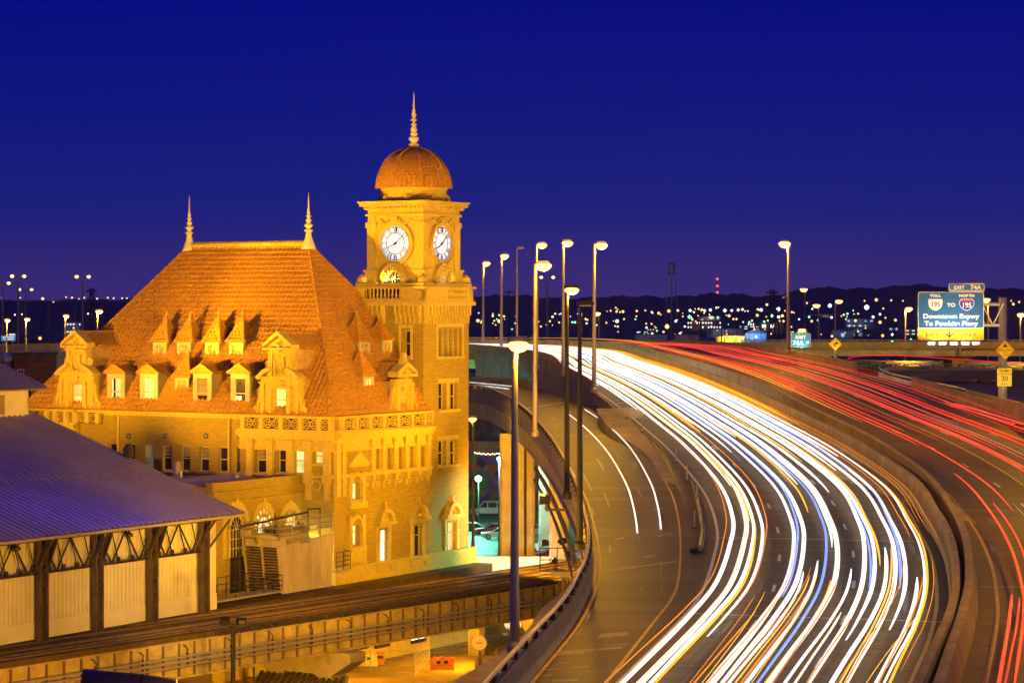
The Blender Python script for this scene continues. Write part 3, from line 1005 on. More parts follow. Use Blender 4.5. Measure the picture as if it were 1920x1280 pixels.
# ---- two storey niche windows near the corner (aedicule)
m_ = MB()
for zb_, zt_, rr in ((FR_.z(936, aed), FR_.z(905, aed), .62), (FR_.z(1022, aed), FR_.z(985, aed), .62)):
    arc_band(FR_, m_, aed, zt_ - .02, .62, .95, -.02, .3)
    halfdisc(FR_, m_, aed, zt_, .6, -.3, -.05, n=10)
    for sgn in (-1, 1):
        FR_.box(m_, aed + sgn * .95 - .2, aed + sgn * .95 + .2, zb_ - .2, zt_ + .9, -.05, .34)
zp = FR_.z(868, aed)
FR_.box(m_, aed - 1.35, aed + 1.35, zp - .25, zp, -.05, .55)
fpoly(FR_, m_, [(aed - 1.45, zp), (aed + 1.45, zp), (aed, zp + 1.0)], -.05, .55)
FR_.box(m_, aed - 1.25, aed + 1.25, FR_.z(936, aed) - .7, FR_.z(936, aed) - .2, -.05, .5)
FR_.box(m_, aed - 1.1, aed + 1.1, FR_.z(1022, aed) - .45, FR_.z(1022, aed) - .1, -.05, .5)
FR_.box(m_, aed - 1.0, aed + 1.0, FR_.z(1022, aed) - 1.3, FR_.z(1022, aed) - .45, -.05, .3)
for k in range(5):
    FR_.box(m_, aed - .95 + k * .42, aed - .75 + k * .42, FR_.z(1022, aed) - 1.55, FR_.z(1022, aed) - 1.3, -.05, .28)
for sgn in (-1, 1):
    FR_.box(m_, aed + sgn * 1.12 - .14, aed + sgn * 1.12 + .14, FR_.z(1022, aed) - 1.8, FR_.z(1022, aed), -.05, .36)
m_.build('niche_surround', M_STONE, ST)
def hooded(fc, cx, ybot, ytop, hw, par):
    """stone sill on brackets, lintel and round hood with a carved tympanum above a tall window"""
    a = fc.px(cx)
    z0, z1 = fc.z(ybot, a), fc.z(ytop, a)
    q = MB()
    fc.box(q, a - hw - .32, a - hw, z0, z1 + .2, -.05, .16)
    fc.box(q, a + hw, a + hw + .32, z0, z1 + .2, -.05, .16)
    fc.box(q, a - hw - .35, a + hw + .35, z1 + .2, z1 + .45, -.05, .2)
    fc.box(q, a - hw - .55, a + hw + .55, z1 + .45, z1 + .75, -.05, .62)
    zc = z1 + .75
    arc_band(fc, q, a, zc, .72, 1.08, -.05, .58, 16)
    halfdisc(fc, q, a, zc, .72, -.05, .12)
    ring(fc, a, zc + .32, .26, .07, .16, q, 12)
    ring(fc, a, zc + .32, .1, .08, .2, q, 8)
    for sg in (-1, 1):
        ring(fc, a + sg * .42, zc + .18, .13, .05, .15, q, 8)
    fc.box(q, a - .12, a + .12, zc + .98, zc + 1.62, -.05, .3)
    fc.box(q, a - .2, a + .2, zc + 1.1, zc + 1.25, -.05, .4)
    fc.box(q, a - hw - .6, a + hw + .6, z0 - .3, z0 - .002, -.05, .5)
    for sg in (-1, 1):
        fc.box(q, a + sg * (hw + .3) - .16, a + sg * (hw + .3) + .16, z0 - .75, z0 - .3, -.05, .36)
    q.build('window_hood', M_STONE, par)
hooded(FR_, 718, 1052, 993, .75, ST)
hooded(FR_, 782, 1044, 984, .78, ST)
# plinth
m_ = MB()
FR_.box(m_, -.35, 21.35, 0, 8.1, -.3, .12)
FR_.box(m_, -.35, 21.45, 8.1, 8.3, -.3, .22)
m_.build('plinth', M_STONE, ST)
# vents and downpipes
m0 = None
for cx in (241.6, 310, 387, 449):
    a = FL.px(cx)
    z = FL.z(817, a)
    q = MB()
    FL.box(q, a - .32, a + .32, z - .32, z + .32, -.02, .06)
    q2 = MB()
    ring(FL, a, z, .2, .05, .08, q2, 12)
    o = q.build('wall_vent', mat('grey_vent_face', (.34, .28, .2), .7), ST)
    q2.build('vent_ring', M_STEELD, o)
for cx in (223.6, 431):
    a = FL.px(cx)
    MB().tube([FL(a, ZE - .4, .16), FL(a, 15.8, .16)], .11, 8).build('downpipe', M_STONE, ST)

# ---- ROOF: real courses of clay tiles
rs, rt = S1 / 2, 10.0
slopeF = (ZRD - ZE) / rs
def tiles(mb, O, U, V, N, inside, ulen, vlen, pu=.47, pv=.52, amp=.13, lip=.15, sub=4):
    nv = int(vlen / pv) + 1
    nu = int(ulen / pu) + 1
    for j in range(nv):
        v0, v1 = j * pv, min((j + 1) * pv + .05, vlen)
        off = 0.0
        for i in range(nu):
            uc, vc = (i + .5) * pu + off, (v0 + v1) / 2
            if not inside(uc, vc):
                continue
            base = len(mb.v)
            for k in range(sub + 1):
                uu = i * pu + off + pu * k / sub
                h = amp * (.5 - .5 * math.cos(2 * math.pi * k / sub)) if k < sub else 0
                p = O + U * uu
                jit = .012 * math.sin(i * 7.3 + j * 3.1)
                mb.v.append(tuple(p + V * v0 + N * (h + lip + jit)))
                mb.v.append(tuple(p + V * v1 + N * (h + .012)))
                mb.v.append(tuple(p + V * v0 + N * -.01))
            for k in range(sub):
                a = base + 3 * k
                mb.f.append((a, a + 3, a + 4, a + 1))
                mb.f.append((a + 2, a + 5, a + 3, a))
OV = .45
core = MB()
pA, pB, pC, pD = V3((0 - OV, 0 - OV, ZE)), V3((0 - OV, T1 + OV, ZE)), V3((S1 + OV, T1 + OV, ZE)), V3((S1 + OV, 0 - OV, ZE))
r0, r1 = V3((rs, rt, ZRD)), V3((rs, T1 - rt, ZRD))
kR = (ZRD - ZE) / (rt + OV)
pE, pF = V3((13.8, -OV, ZE)), V3((13.8, 1.2, ZE + kR * (1.2 + OV)))
fD = (1.2 + OV) / (rt + OV)
pG = pD.lerp(r0, fD)
core.add([pA, pB, pC, pD, r0, r1, pE, pF, pG], [(0, 1, 5, 4), (1, 2, 5), (2, 8, 4, 5), (8, 7, 6, 0, 4)])
roof = core.build('roof', M_TILE, ST)
def slope_tiles(a, b, apex_l, apex_r, name='roof_tiles', par=roof, cut=None):
    """tile the quad/triangle with eaves a->b and top apex_l, apex_r"""
    U = (b - a)
    ulen = U.length
    U = U.normalized()
    mid = (apex_l + apex_r) / 2 - a
    Vv = mid - U * mid.dot(U)
    vlen = Vv.length
    Vv = Vv.normalized()
    N = U.cross(Vv)
    if N.z < 0: N = -N
    l0, l1 = (apex_l - a).dot(U), (apex_r - a).dot(U)
    def inside(u, v):
        k = v / vlen
        if cut and cut(a + U * u + Vv * v): return False
        return l0 * k - .1 <= u <= ulen + (l1 - ulen) * k + .1
    m2 = MB()
    tiles(m2, a + N * .02, U, Vv, N, inside, ulen, vlen)
    return m2.build(name, M_TILE, par, norm=False)
slope_tiles(pA, pB, r0, r1)
slope_tiles(pD, pA, r0, r0, cut=lambda p: p.x > 13.75 and p.y < 7.0)
slope_tiles(pB, pC, r1, r1)
hp = MB()
def ridge_caps(a, b, mb, r_=.17, n=None):
    a, b = V3(a), V3(b)
    n = n or int((b - a).length / .42)
    for k in range(n):
        p, q = a.lerp(b, k / n), a.lerp(b, (k + 1.12) / n)
        mb.tube([p, q], [r_ * 1.12, r_ * .86], 7)
for a, b in ((pA, r0), (pB, r1), (pC, r1), (pD.lerp(r0, .5), r0)):
    hp = MB()
    ridge_caps(a + V3((0, 0, .1)), b + V3((0, 0, .1)), hp)
    hp.build('hip_cap', M_TILE, roof)
rg = MB()
rg.tube([r0 + V3((0, 0, .12)), r1 + V3((0, 0, .12))], .30, 10)
ridge_caps(r0 + V3((0, .5, .16)), r1 + V3((0, -.5, .16)), rg, .31, 34)
rg.build('ridge', M_STONE, roof)
FIN = [(.75, -.35), (.62, .05), (.46, .45), (.33, .85), (.25, 1.3), (.24, 1.42), (.44, 1.5), (.44, 1.58), (.22, 1.66), (.20, 1.85), (.42, 2.0), (.46, 2.14), (.26, 2.25), (.17, 2.32), (.26, 2.5),
       (.30, 2.62), (.16, 2.78), (.12, 2.9), (.28, 3.0), (.28, 3.06), (.10, 3.14), (.16, 3.3), (.18, 3.44), (.09, 3.6), (.12, 3.72), (.08, 3.82), (.06, 4.4), (.03, 5.1), (.012, 5.5)]
for p in (r0, r1):
    o = MB().lathe([(r * .92, z) for r, z in FIN], n=12).build('roof_finial', M_COPPER, ST, smooth=True)
    o.location = p
    o.scale = (1, 1, .86)

# ---- dormers
def roof_ray(px, py, plane):
    """point on the front ('s') or right ('t') roof plane seen at a pixel, local coordinates"""
    k, m_ = (px - 960) / F, (py - HOR) / F
    lo, hi = 195.0, 235.0
    def f(y):
        w = V3((k * y - AX, y - AY, 0))
        s, t, z = w.dot(ER), w.dot(EL), CZ - m_ * y
        if plane == 's':
            return z - (ZE + slopeF * s), s, t, z
        return z - (ZE + (ZRD - ZE) / rt * t), s, t, z
    for _ in range(60):
        y = (lo + hi) / 2
        g = f(y)
        if g[0] > 0: lo = y
        else: hi = y
    return g[1:]
def pyramid_dormer(px, ybot, ytop_body, yapex, plane, hw, par, litpane=None):
    s, t, zb = roof_ray(px, ybot, plane)
    if plane == 's':
        fc, c0 = Face('s', s, -1), t
    else:
        fc, c0 = Face('t', t, -1), s
    zt_ = fc.z(ytop_body, c0)
    za = fc.z(yapex, c0) + .15
    dp = (zt_ - zb) / slopeF + .5
    q = MB()
    fc.box(q, c0 - hw, c0 + hw, zb - .4, zt_, -dp, -.001)
    d_ = q.build('dormer', mat('dormer_side_metal', (.40, .32, .18), .7, var=.25, stretch=(1, 1, .3)), par)
    f2 = Face(fc.axis, fc.c, -1)
    w_ = hw * .62
    q = MB()
    fc.box(q, c0 - hw - .04, c0 - w_, zb - .1, zt_, 0, .10)
    fc.box(q, c0 + w_, c0 + hw + .04, zb - .1, zt_, 0, .10)
    fc.box(q, c0 - w_, c0 + w_, zt_ - .2, zt_, 0, .10)
    fc.box(q, c0 - hw - .05, c0 + hw + .05, zb - .22, zb + .04, 0, .22)
    fc.box(q, c0 - .03, c0 + .03, zb + .04, zt_ - .2, 0, .06)
    for k in (1, 2):
        z = zb + (zt_ - zb) * k / 3
        fc.box(q, c0 - w_, c0 + w_, z - .025, z + .025, 0, .06)
    q.build('window_frame', M_WOODT, d_)
    q = MB()
    fc.box(q, c0 - w_, c0 + w_, zb + .02, zt_ - .18, 0, .03)
    q.build('pane', litpane or M_GLASSD, d_)
    # pyramid roof with a bell-cast eave
    hr = hw + .32
    depth_c = -hw - .1
    q = MB()
    lv = [(hr, 0), (hr * .78, .32), (hr * .42, 1.05 * (za - zt_) / 2.0), (.03, za - zt_)]
    rows = []
    for r_, h in lv:
        rows.append([fc(c0 + sx * r_, zt_ + h, depth_c + sy * r_) for sx, sy in ((-1, 1), (1, 1), (1, -1), (-1, -1))])
    q.sweep(rows)
    # courses as small steps
    for k in range(1, 8):
        f_ = k / 8
        r_ = hr * (1 - f_) ** 1.15 + .05
        h = (za - zt_) * f_
        ps = [fc(c0 + sx * r_, zt_ + h, depth_c + sy * r_) for sx, sy in ((-1, 1), (1, 1), (1, -1), (-1, -1))]
        for a, b in zip(ps, ps[1:] + ps[:1]):
            n = max(2, int((V3(a) - V3(b)).length / .36))
            for i in range(n):
                p, p2 = V3(a).lerp(V3(b), (i + .2) / n), V3(a).lerp(V3(b), (i + .8) / n)
                q.bar(p, p2, .16, .10)
    apex = fc(c0, za, depth_c)
    for p in rows[0]:
        ridge_caps(V3(p) + V3((0, 0, .05)), V3(rows[2][rows[0].index(p)]) + V3((0, 0, .06)), q, .085)
        ridge_caps(V3(rows[2][rows[0].index(p)]) + V3((0, 0, .06)), V3(apex), q, .075)
    rf = q.build('dormer_roof', M_TILE, d_)
    q = MB().lathe([(.12, -.15), (.06, .1), (.09, .18), (.02, .4)], apex, 8)
    q.build('dormer_finial', M_STONE, d_)
    return d_
M_LITS = mat('dim_dormer_pane', (.5, .4, .2), .4, var=.6, scale=2)
for px in (300.6, 346, 398.6, 444):
    pyramid_dormer(px, 674 + (px - 300) * .01, 642, 594, 's', .72, ST, M_LITS)
pyramid_dormer(342, 741, 708, 661, 's', .72, ST, M_BLIND)
pyramid_dormer(683, 674, 641, 594, 't', .72, ST, M_LITS)
pyramid_dormer(725, 672, 638, 604, 't', .72, ST, M_LITS)
pyramid_dormer(690, 739, 706, 661, 't', .72, ST, M_LITP)
def gable_dormer(px, kind):
    fc = Face('s', .25, -1)
    c0 = fc.px(px)
    zb, zt_ = ZE + .15, fc.z(700, c0)
    hw = .95
    q = MB()
    fc.box(q, c0 - hw, c0 + hw, zb - .3, zt_, -4.2, -.001)
    d_ = q.build('dormer', mat('dormer_side_metal', (.40, .32, .18), .7), ST)
    q = MB()
    fc.box(q, c0 - hw - .05, c0 - .55, zb, zt_, 0, .14)
    fc.box(q, c0 + .55, c0 + hw + .05, zb, zt_, 0, .14)
    fc.box(q, c0 - .55, c0 + .55, zt_ - .45, zt_, 0, .14)
    fc.box(q, c0 - .55, c0 + .55, zb, zb + .25, 0, .14)
    fc.box(q, c0 - .55, c0 + .55, (zb + zt_) / 2 - .1, (zb + zt_) / 2, 0, .09)
    q.build('window_frame', M_WOODT, d_)
    q = MB()
    fc.box(q, c0 - .55, c0 + .55, zb + .2, zt_ - .4, 0, .03)
    q.build('pane', {'p': M_LITP, 'g': M_LITG, 'l': M_GLASSD, 'w': M_LITW}[kind], d_)
    if kind == 'l':
        q = MB()
        for k in range(14):
            z = zt_ - .5 - k * .1
            fc.box(q, c0 - .5, c0 + .5, z - .07, z, .03, .05)
        q.build('blind', M_BLIND, d_)
    if kind in 'pg':
        q = MB()
        fc.box(q, c0 + .1, c0 + .32, zb + .25, zt_ - .45, .032, .05)
        q.build('curtain', M_GLASSD if kind == 'p' else M_LITC, d_)
    if kind == 'w':
        q = MB()
        fc.box(q, c0 - .5, c0 + .5, zb + 1.35, zt_ - .45, .032, .05)
        fc.box(q, c0 - .5, c0 - .1, zb + .3, zb + 1.35, .032, .05)
        q.build('curtain', M_GLASSD, d_)
    zr_ = zt_ + .72
    q = MB()
    ho = hw + .3
    fpoly(fc, q, [(c0 - ho, zt_ - .04), (c0 + ho, zt_ - .04), (c0, zr_)], -5, .32)
    fpoly(fc, q, [(c0 - ho - .06, zt_ - .02), (c0 - ho - .06, zt_ + .12), (c0, zr_ + .16), (c0 + ho + .06, zt_ + .12), (c0 + ho + .06, zt_ - .02), (c0, zr_ - .06)], .22, .4)
    for sg in (-1, 1):
        for k in range(11):
            dd = .1 - k * .42
            q.bar(fc(c0 + sg * ho, zt_ + .07, dd), fc(c0, zr_ + .1, dd), .13, .1)
    q.bar(fc(c0, zr_ + .12, .3), fc(c0, zr_ + .12, -4.6), .18)
    q.build('dormer_roof', M_TILE, d_)
    return d_
for px, k in ((219, 'p'), (281, 'g'), (381, 'l'), (452, 'w')):
    gable_dormer(px, k)
# ---- big stone gables
def stone_gable(fc, c0, back, mirror=1, simple=False):
    zb = ZE + .1
    g = thing('g', '', '')
    q = MB()
    z1 = zb + (3.15 if not simple else 2.75)      # top of lower tier
    w1, w2 = (2.0, 1.15) if not simple else (1.25, 1.0)
    z2 = z1 + (2.35 if not simple else .35)      # top of upper tier
    # lower tier with a real window hole
    wz0, wz1, ww = zb + .2, zb + 2.15, .58
    for a0, a1, z0_, z1_ in ((c0 - w1, c0 - ww, zb, z1), (c0 + ww, c0 + w1, zb, z1), (c0 - ww, c0 + ww, wz1, z1), (c0 - ww, c0 + ww, zb, wz0)):
        fc.box(q, a0, a1, z0_, z1_, -.6, 0)
    # pilasters and scroll brackets
    for sg in (-1, 1):
        fc.box(q, c0 + sg * 1.0 - .2, c0 + sg * 1.0 + .2, zb, wz1 + .02, 0, .2)
        fc.box(q, c0 + sg * (w1 - .22) - .2, c0 + sg * (w1 - .22) + .2, zb, z1 - .6, 0, .14)
        if not simple:
            for k in range(7):
                g_ = k / 6
                fc.box(q, c0 + sg * (w1 + .55 * (1 - g_) ** 1.6) - .16, c0 + sg * (w1 + .55 * (1 - g_) ** 1.6) + .16, zb + g_ * 1.9, zb + g_ * 1.9 + .34, -.3, .06)
            ring(fc, c0 + sg * (w1 + .45), zb + .35, .28, .11, .05, q, 12)
            ring(fc, c0 + sg * (w1 + .1), zb + 1.9, .2, .09, .08, q, 10)
    fc.box(q, c0 - 1.25, c0 + 1.25, wz1 + .02, wz1 + .2, -.2, .3)
    fc.box(q, c0 - w1 - .1, c0 + w1 + .1, z1 - .62, z1 - .45, -.6, .2)
    fc.box(q, c0 - .28, c0 + .28, z1 - 1.0, z1 - .3, 0, .3)
    if not simple:
        fc.box(q, c0 - w1 - .3, c0 + w1 + .3, z1 - .18, z1, -.6, .42)
        # segmental pediment
        rad = 2.9
        cz_ = z1 - 1.95
        arc_band(fc, q, c0, cz_, rad - .32, rad, -.6, .48, 8, 40, 72)
        arc_band(fc, q, c0, cz_, rad - .32, rad, -.6, .48, 8, 108, 140)
        arc_band(fc, q, c0, cz_, 2.0, rad - .32, -.6, .05, 10, 55, 125)
        # upper tier
        fc.box(q, c0 - w2, c0 + w2, z1, z2, -.6, -.05)
        for sg in (-1, 1):
            fc.box(q, c0 + sg * (w2 - .22) - .22, c0 + sg * (w2 - .22) + .22, z1, z2 - .3, -.05, .14)
            ring(fc, c0 + sg * (w2 + .2), z1 + 1.0, .25, .1, -.2, q, 10)
            fc.box(q, c0 + sg * (w2 + .12) - .12, c0 + sg * (w2 + .12) + .12, z1 + .3, z1 + 1.3, -.5, -.1)
        fc.box(q, c0 - .5, c0 + .5, z1 + .2, z2 - .9, -.05, .05)
        fc.box(q, c0 - .55, c0 - .42, z1 + .15, z2 - .8, 0, .2)
        fc.box(q, c0 + .42, c0 + .55, z1 + .15, z2 - .8, 0, .2)
        fc.box(q, c0 - .55, c0 + .55, z2 - .9, z2 - .75, 0, .2)
        for k in range(2):
            ring(fc, c0, z1 + .55 + k * .45, .17, .07, .08, q, 8)
        fc.box(q, c0 - w2 - .12, c0 + w2 + .12, z2 - .42, z2 - .28, -.6, .2)
    wp = w2 + .38 if not simple else w1 + .25
    fc.box(q, c0 - wp, c0 + wp, z2 - .16, z2 + .06, -.6, .45)
    h = 1.15 if not simple else .85
    fpoly(fc, q, [(c0 - wp, z2 + .06), (c0 + wp, z2 + .06), (c0, z2 + .02 + h * .82)], -.5, .04)
    fpoly(fc, q, [(c0 - wp, z2 + .06), (c0 - wp, z2 + .3), (c0, z2 + .3 + h), (c0, z2 + h - .05)], -.6, .46)
    fpoly(fc, q, [(c0 + wp, z2 + .06), (c0 + wp, z2 + .3), (c0, z2 + .3 + h), (c0, z2 + h - .05)], -.6, .46)
    ring(fc, c0, z2 + .42, .2, .1, .12, q, 10)
    fc.box(q, c0 - .12, c0 + .12, z2 - .3, z2 + .35, 0, .3)
    if simple:
        for k in range(5):
            for sg in (-1, 1):
                fc.box(q, c0 + sg * (w1 + .12 + (4 - k) * .16) - .1, c0 + sg * (w1 + .12 + (4 - k) * .16) + .1, zb + k * .5, zb + k * .5 + .5, -.3, .02)
        fc.box(q, c0 - .35, c0 + .35, z2 + h, z2 + h + .5, -.3, .2)
        fc.box(q, c0 - .22, c0 + .22, z2 + h + .5, z2 + h + .95, -.25, .15)
        fc.box(q, c0 - .1, c0 + .1, z2 + h + .9, z2 + h + 1.1, -.2, .1)
    bpy.data.objects.remove(g)
    gb = q.build('stone_gable', M_STONE, ST)
    window(fc, c0 - ww, c0 + ww, wz0, wz1, .3, gb, M_LITG if fc.axis == 's' and px_now > 400 else (M_LITP if fc.axis == 's' else M_BLIND), sill=False)
    # tile-hung body and small tiled roofs running back into the main roof
    q = MB()
    fc.box(q, c0 - w1 + .15, c0 + w1 - .15, zb, z1 - .2, -3.4, -.6)
    if not simple:
        fc.box(q, c0 - w2 + .05, c0 + w2 - .05, z1 - .2, z2 - .1, -6.2, -.6)
        for k in range(40):
            z = z1 - .1 + k * .088
            if z < z2 - .2:
                fc.box(q, c0 - w2 + .02, c0 + w2 - .02, z, z + .03, -6.2, -.62)
    q.build('gable_cheek', mat('tile_hung_cheek', (.50, .33, .13), .75, var=.2), gb)
    q = MB()
    dd = -6.8 if not simple else -5.0
    fpoly(fc, q, [(c0 - wp + .1, z2 - .05), (c0 + wp - .1, z2 - .05), (c0, z2 + h)], dd, -.6)
    nbar = int(-dd / .42) - 1
    for k in range(nbar):
        d0 = -.75 - k * .42
        for sg in (-1, 1):
            q.bar(fc(c0 + sg * (wp - .05), z2 + .03, d0), fc(c0, z2 + h + .06, d0), .2, .16)
    q.bar(fc(c0, z2 + h + .06, -.6), fc(c0, z2 + h + .06, dd), .26)
    if not simple:
        fpoly(fc, q, [(c0 - w1 - .1, z1 - .25), (c0 + w1 + .1, z1 - .25), (c0 + w2 - .1, z1 + .55), (c0 - w2 + .1, z1 + .55)], -3.9, -.6)
        for k in range(7):
            d0 = -.8 - k * .42
            for sg in (-1, 1):
                q.bar(fc(c0 + sg * (w1 + .1), z1 - .2, d0), fc(c0 + sg * w2, z1 + .55, d0), .2, .16)
    q.build('gable_roof', M_TILE, gb)
    return gb
px_now = 525
stone_gable(FP, FP.px(525), 0)
px_now = 143
stone_gable(FP, FP.px(144), 0)
px_now = 757
stone_gable(FR_, FR_.px(757), 0, simple=True)
# ================================================================ CLOCK TOWER
TC = (17.58, 3.72)
TW = thing('clock_tower', 'tall yellow brick clock tower with lit white dials, tiled dome and spire', 'tower', ORG, ROT)
hs, ht = 3.7, 3.45
s0, s1, t0, t1 = TC[0] - hs, TC[0] + hs, TC[1] - ht, TC[1] + ht
GR = Face('t', t0, -1)
GL = Face('s', s0, -1)
ZB = 29.95
hr_, hl_ = [], []
for cx in (824, 833.5, 843, 853, 862):
    a = GR.px(cx)
    hr_.append((a - .30, a + .30, GR.z(668, a), GR.z(617, a), 'd'))
for y1, y0 in ((768, 718), (872, 826)):
    for cx in (828.5, 850.5):
        a = GR.px(cx)
        hr_.append((a - .52, a + .52, GR.z(y1, a), GR.z(y0, a), 'd'))
a = GR.px(845)
hr_.append((a - .85, a + .85, GR.z(1038, a), GR.z(979, a), 'P'))
a = GL.px(766)
hl_.append((a - .50, a + .50, GL.z(668, a), GL.z(620, a), 'd'))
mb = MB()
wall_holes(mb, 't', t0, s0, s1, 0, ZB, hr_, .45, 1)
wall_holes(mb, 's', s0, t0, t1, 0, ZB, hl_, .45, 1)
mb.quad((s1, t0, 0), (s1, t1, 0), (s1, t1, ZB), (s1, t0, ZB))
mb.quad((s0, t1, 0), (s1, t1, 0), (s1, t1, ZB), (s0, t1, ZB))
mb.build('shaft', M_BRICK, TW)
for h in hr_:
    window(GR, *h[:4], .4, TW, M_LITP if h[4] == 'P' else None, kind='cross' if h[4] == 'P' else 'sash', sill=False)
for h in hl_:
    window(GL, *h[:4], .4, TW, None, sill=False)
q = MB()
for y1, y0 in ((768, 718), (872, 826)):
    a0, a1 = GR.px(822), GR.px(857)
    z0_, z1_ = GR.z(y1, a0), GR.z(y0, a0)
    GR.box(q, a0 - .25, a1 + .25, z0_ - .25, z0_ - .02, -.05, .2)
    GR.box(q, a0 - .1, a1 + .1, z1_ + .02, z1_ + .4, -.05, .10)
    GR.box(q, (a0 + a1) / 2 - .25, (a0 + a1) / 2 + .25, z0_, z1_, -.05, .08)
for fc, x0, x1, y1, y0 in ((GR, 818, 867, 668, 614), (GL, 750, 772, 668, 616)):
    a0, a1 = fc.px(x0), fc.px(x1)
    a0, a1 = min(a0, a1), max(a0, a1)
    z0_, z1_ = fc.z(y1, a0), fc.z(y0, a0)
    fc.box(q, a0 - .1, a1 + .1, z1_ + .05, z1_ + .35, -.05, .14)
    fc.box(q, a0 - .1, a1 + .1, z0_ - .25, z0_ - .02, -.05, .16)
    fc.box(q, a0 - .1, a0 + .1, z0_, z1_ + .05, -.05, .1)
    fc.box(q, a1 - .1, a1 + .1, z0_, z1_ + .05, -.05, .1)
q.build('window_surround', M_STONE, TW)
hooded(GR, 845, 1038, 979, .85, TW)
# corbels and balcony parapet
q = MB()
for fc, c, half in ((GR, TC[0], hs), (GL, TC[1], ht)):
    for k in range(14):
        a = c - half + .3 + k * (2 * half - .6) / 13
        if 5 < k < 8 and fc is GL: continue
        fc.box(q, a - .13, a + .13, 29.1, 29.95, -.1, .42)
        fc.box(q, a - .13, a + .13, 28.35, 29.1, -.1, .22)
def square(mb, ex, z0, z1):
    mb.box(TC[0] - hs - ex, TC[0] + hs + ex, TC[1] - ht - ex, TC[1] + ht + ex, z0, z1)
square(q, .48, 29.95, 30.3)
square(q, .34, 30.3, 30.45)
q.build('corbel_table', M_STONE, TW)
q = MB()
ex = .32
bz0, bz1 = 30.45, 31.65
bs0, bs1, bt0, bt1 = TC[0] - hs - ex, TC[0] + hs + ex, TC[1] - ht - ex, TC[1] + ht + ex
BR, BL = Face('t', bt0, -1), Face('s', bs0, -1)
for fc, c0, c1 in ((BR, bs0, bs1), (BL, bt0, bt1)):
    L_ = c1 - c0
    o0, o1 = (c0 + L_ * .48, c0 + L_ * .86) if fc is BR else (c0 + L_ * .33, c0 + L_ * .86)
    fc.box(q, c0, o0, bz0, bz1 - .2, -.4, 0)
    fc.box(q, o1, c1, bz0, bz1 - .2, -.4, 0)
    fc.box(q, o0, o1, bz0, bz0 + .16, -.4, 0)
    for k in range(10):
        a = o0 + (o1 - o0) * (k + .5) / 10
        p = fc(a, bz0 + .16, -.2)
        q.lathe([(.1, 0), (.07, .1), (.13, .3), (.06, .55), (.08, .7), (.12, .85)], p, 8)
    fc.box(q, c0 + .3, c0 + L_ * .28, bz0 + .25, bz1 - .4, 0, .05)
q.box(bs1 - .4, bs1, bt0, bt1, bz0, bz1 - .2)
q.box(bs0, bs1, bt1 - .4, bt1, bz0, bz1 - .2)
square(q, .52, bz1 - .2, bz1)
q.build('balcony_parapet', M_STONE, TW)
q = MB()
square(q, .2, 31.66, 31.95)
q.build('balcony_floor', M_STONE, TW)
for nm, (ux, uy) in (('right', (TC[0] + 1.3, bt0 + .55)), ('left', (bs0 + .55, TC[1] + .6))):  # added uplights, put in to brighten the balcony balusters
    ul = thing('added_balcony_uplight', 'small added warm uplight on the tower balcony behind the ' + ('right hand' if nm == 'right' else 'left hand') + ' balusters', 'lamp', to_world(ux, uy, 31.96), ROT)
    MB().box(-.2, .2, -.12, .12, 0, .14).build('housing', M_STEELD, ul)
    MB().box(-.17, .17, -.09, .09, .141, .16).build('lens', M_LAMP, ul)
    light('lamp_light', 'POINT', (0, 0, .4), 200, (1, .66, .2), ul, radius=.12)
# clock stage
h = 2.9
CR, CL = Face('t', TC[1] - h, -1), Face('s', TC[0] - h, -1)
q = MB()
ch = .5
poly = [(TC[0] - h + ch, TC[1] - h), (TC[0] + h - ch, TC[1] - h), (TC[0] + h, TC[1] - h + ch), (TC[0] + h, TC[1] + h - ch), (TC[0] + h - ch, TC[1] + h), (TC[0] - h + ch, TC[1] + h), (TC[0] - h, TC[1] + h - ch), (TC[0] - h, TC[1] - h + ch)]
q.prism(poly, 'z', 31.9, 38.2)
q.build('clock_stage', M_STONE, TW)
for sx in (-1, 1):
    for sy in (-1, 1):
        q = MB()
        cx, cy = TC[0] + sx * (h - .35), TC[1] + sy * (h - .35)
        q.box(cx - .62, cx + .62, cy - .62, cy + .62, 31.9, 33.0)
        q.box(cx - .72, cx + .72, cy - .72, cy + .72, 32.9, 33.15)
        q.box(cx - .46, cx + .46, cy - .46, cy + .46, 33.15, 37.2)
        q.box(cx - .56, cx + .56, cy - .56, cy + .56, 36.9, 37.35)
        q.box(cx - .4, cx + .4, cy - .4, cy + .4, 37.35, 37.9)
        # scroll lumps at the balcony corners
        q.build('corner_pilaster', M_STONE, TW)
        MB().lathe([(.05, 0), (.5, .1), (.45, .45), (.2, .7), (.05, .8)], (TC[0] + sx * (hs - .2), TC[1] + sy * (ht - .2), 31.95), 10).build('corner_scroll', M_STONE, TW)
q = MB()
def sq(mb, e, z0, z1):
    mb.box(TC[0] - h - e, TC[0] + h + e, TC[1] - h - e, TC[1] + h + e, z0, z1)
sq(q, .22, 37.9, 38.1)
sq(q, .05, 38.1, 38.45)
sq(q, .3, 38.45, 38.75)
sq(q, .62, 38.75, 39.05)
sq(q, .75, 39.05, 39.2)
for fc, c in ((CR, TC[0]), (CL, TC[1])):
    for k in range(15):
        a = c - 3.0 + k * .43
        fc.box(q, a - .1, a + .1, 38.52, 38.74, .3, .48)
q.build('upper_cornice', M_STONE, TW)
q = MB()
q.prism([(TC[0] + 3.0 * math.cos(R(22.5 + 45 * k)), TC[1] + 3.0 * math.sin(R(22.5 + 45 * k))) for k in range(8)], 'z', 39.2, 39.45)
q.build('cornice_roof', M_DARKREC, TW)
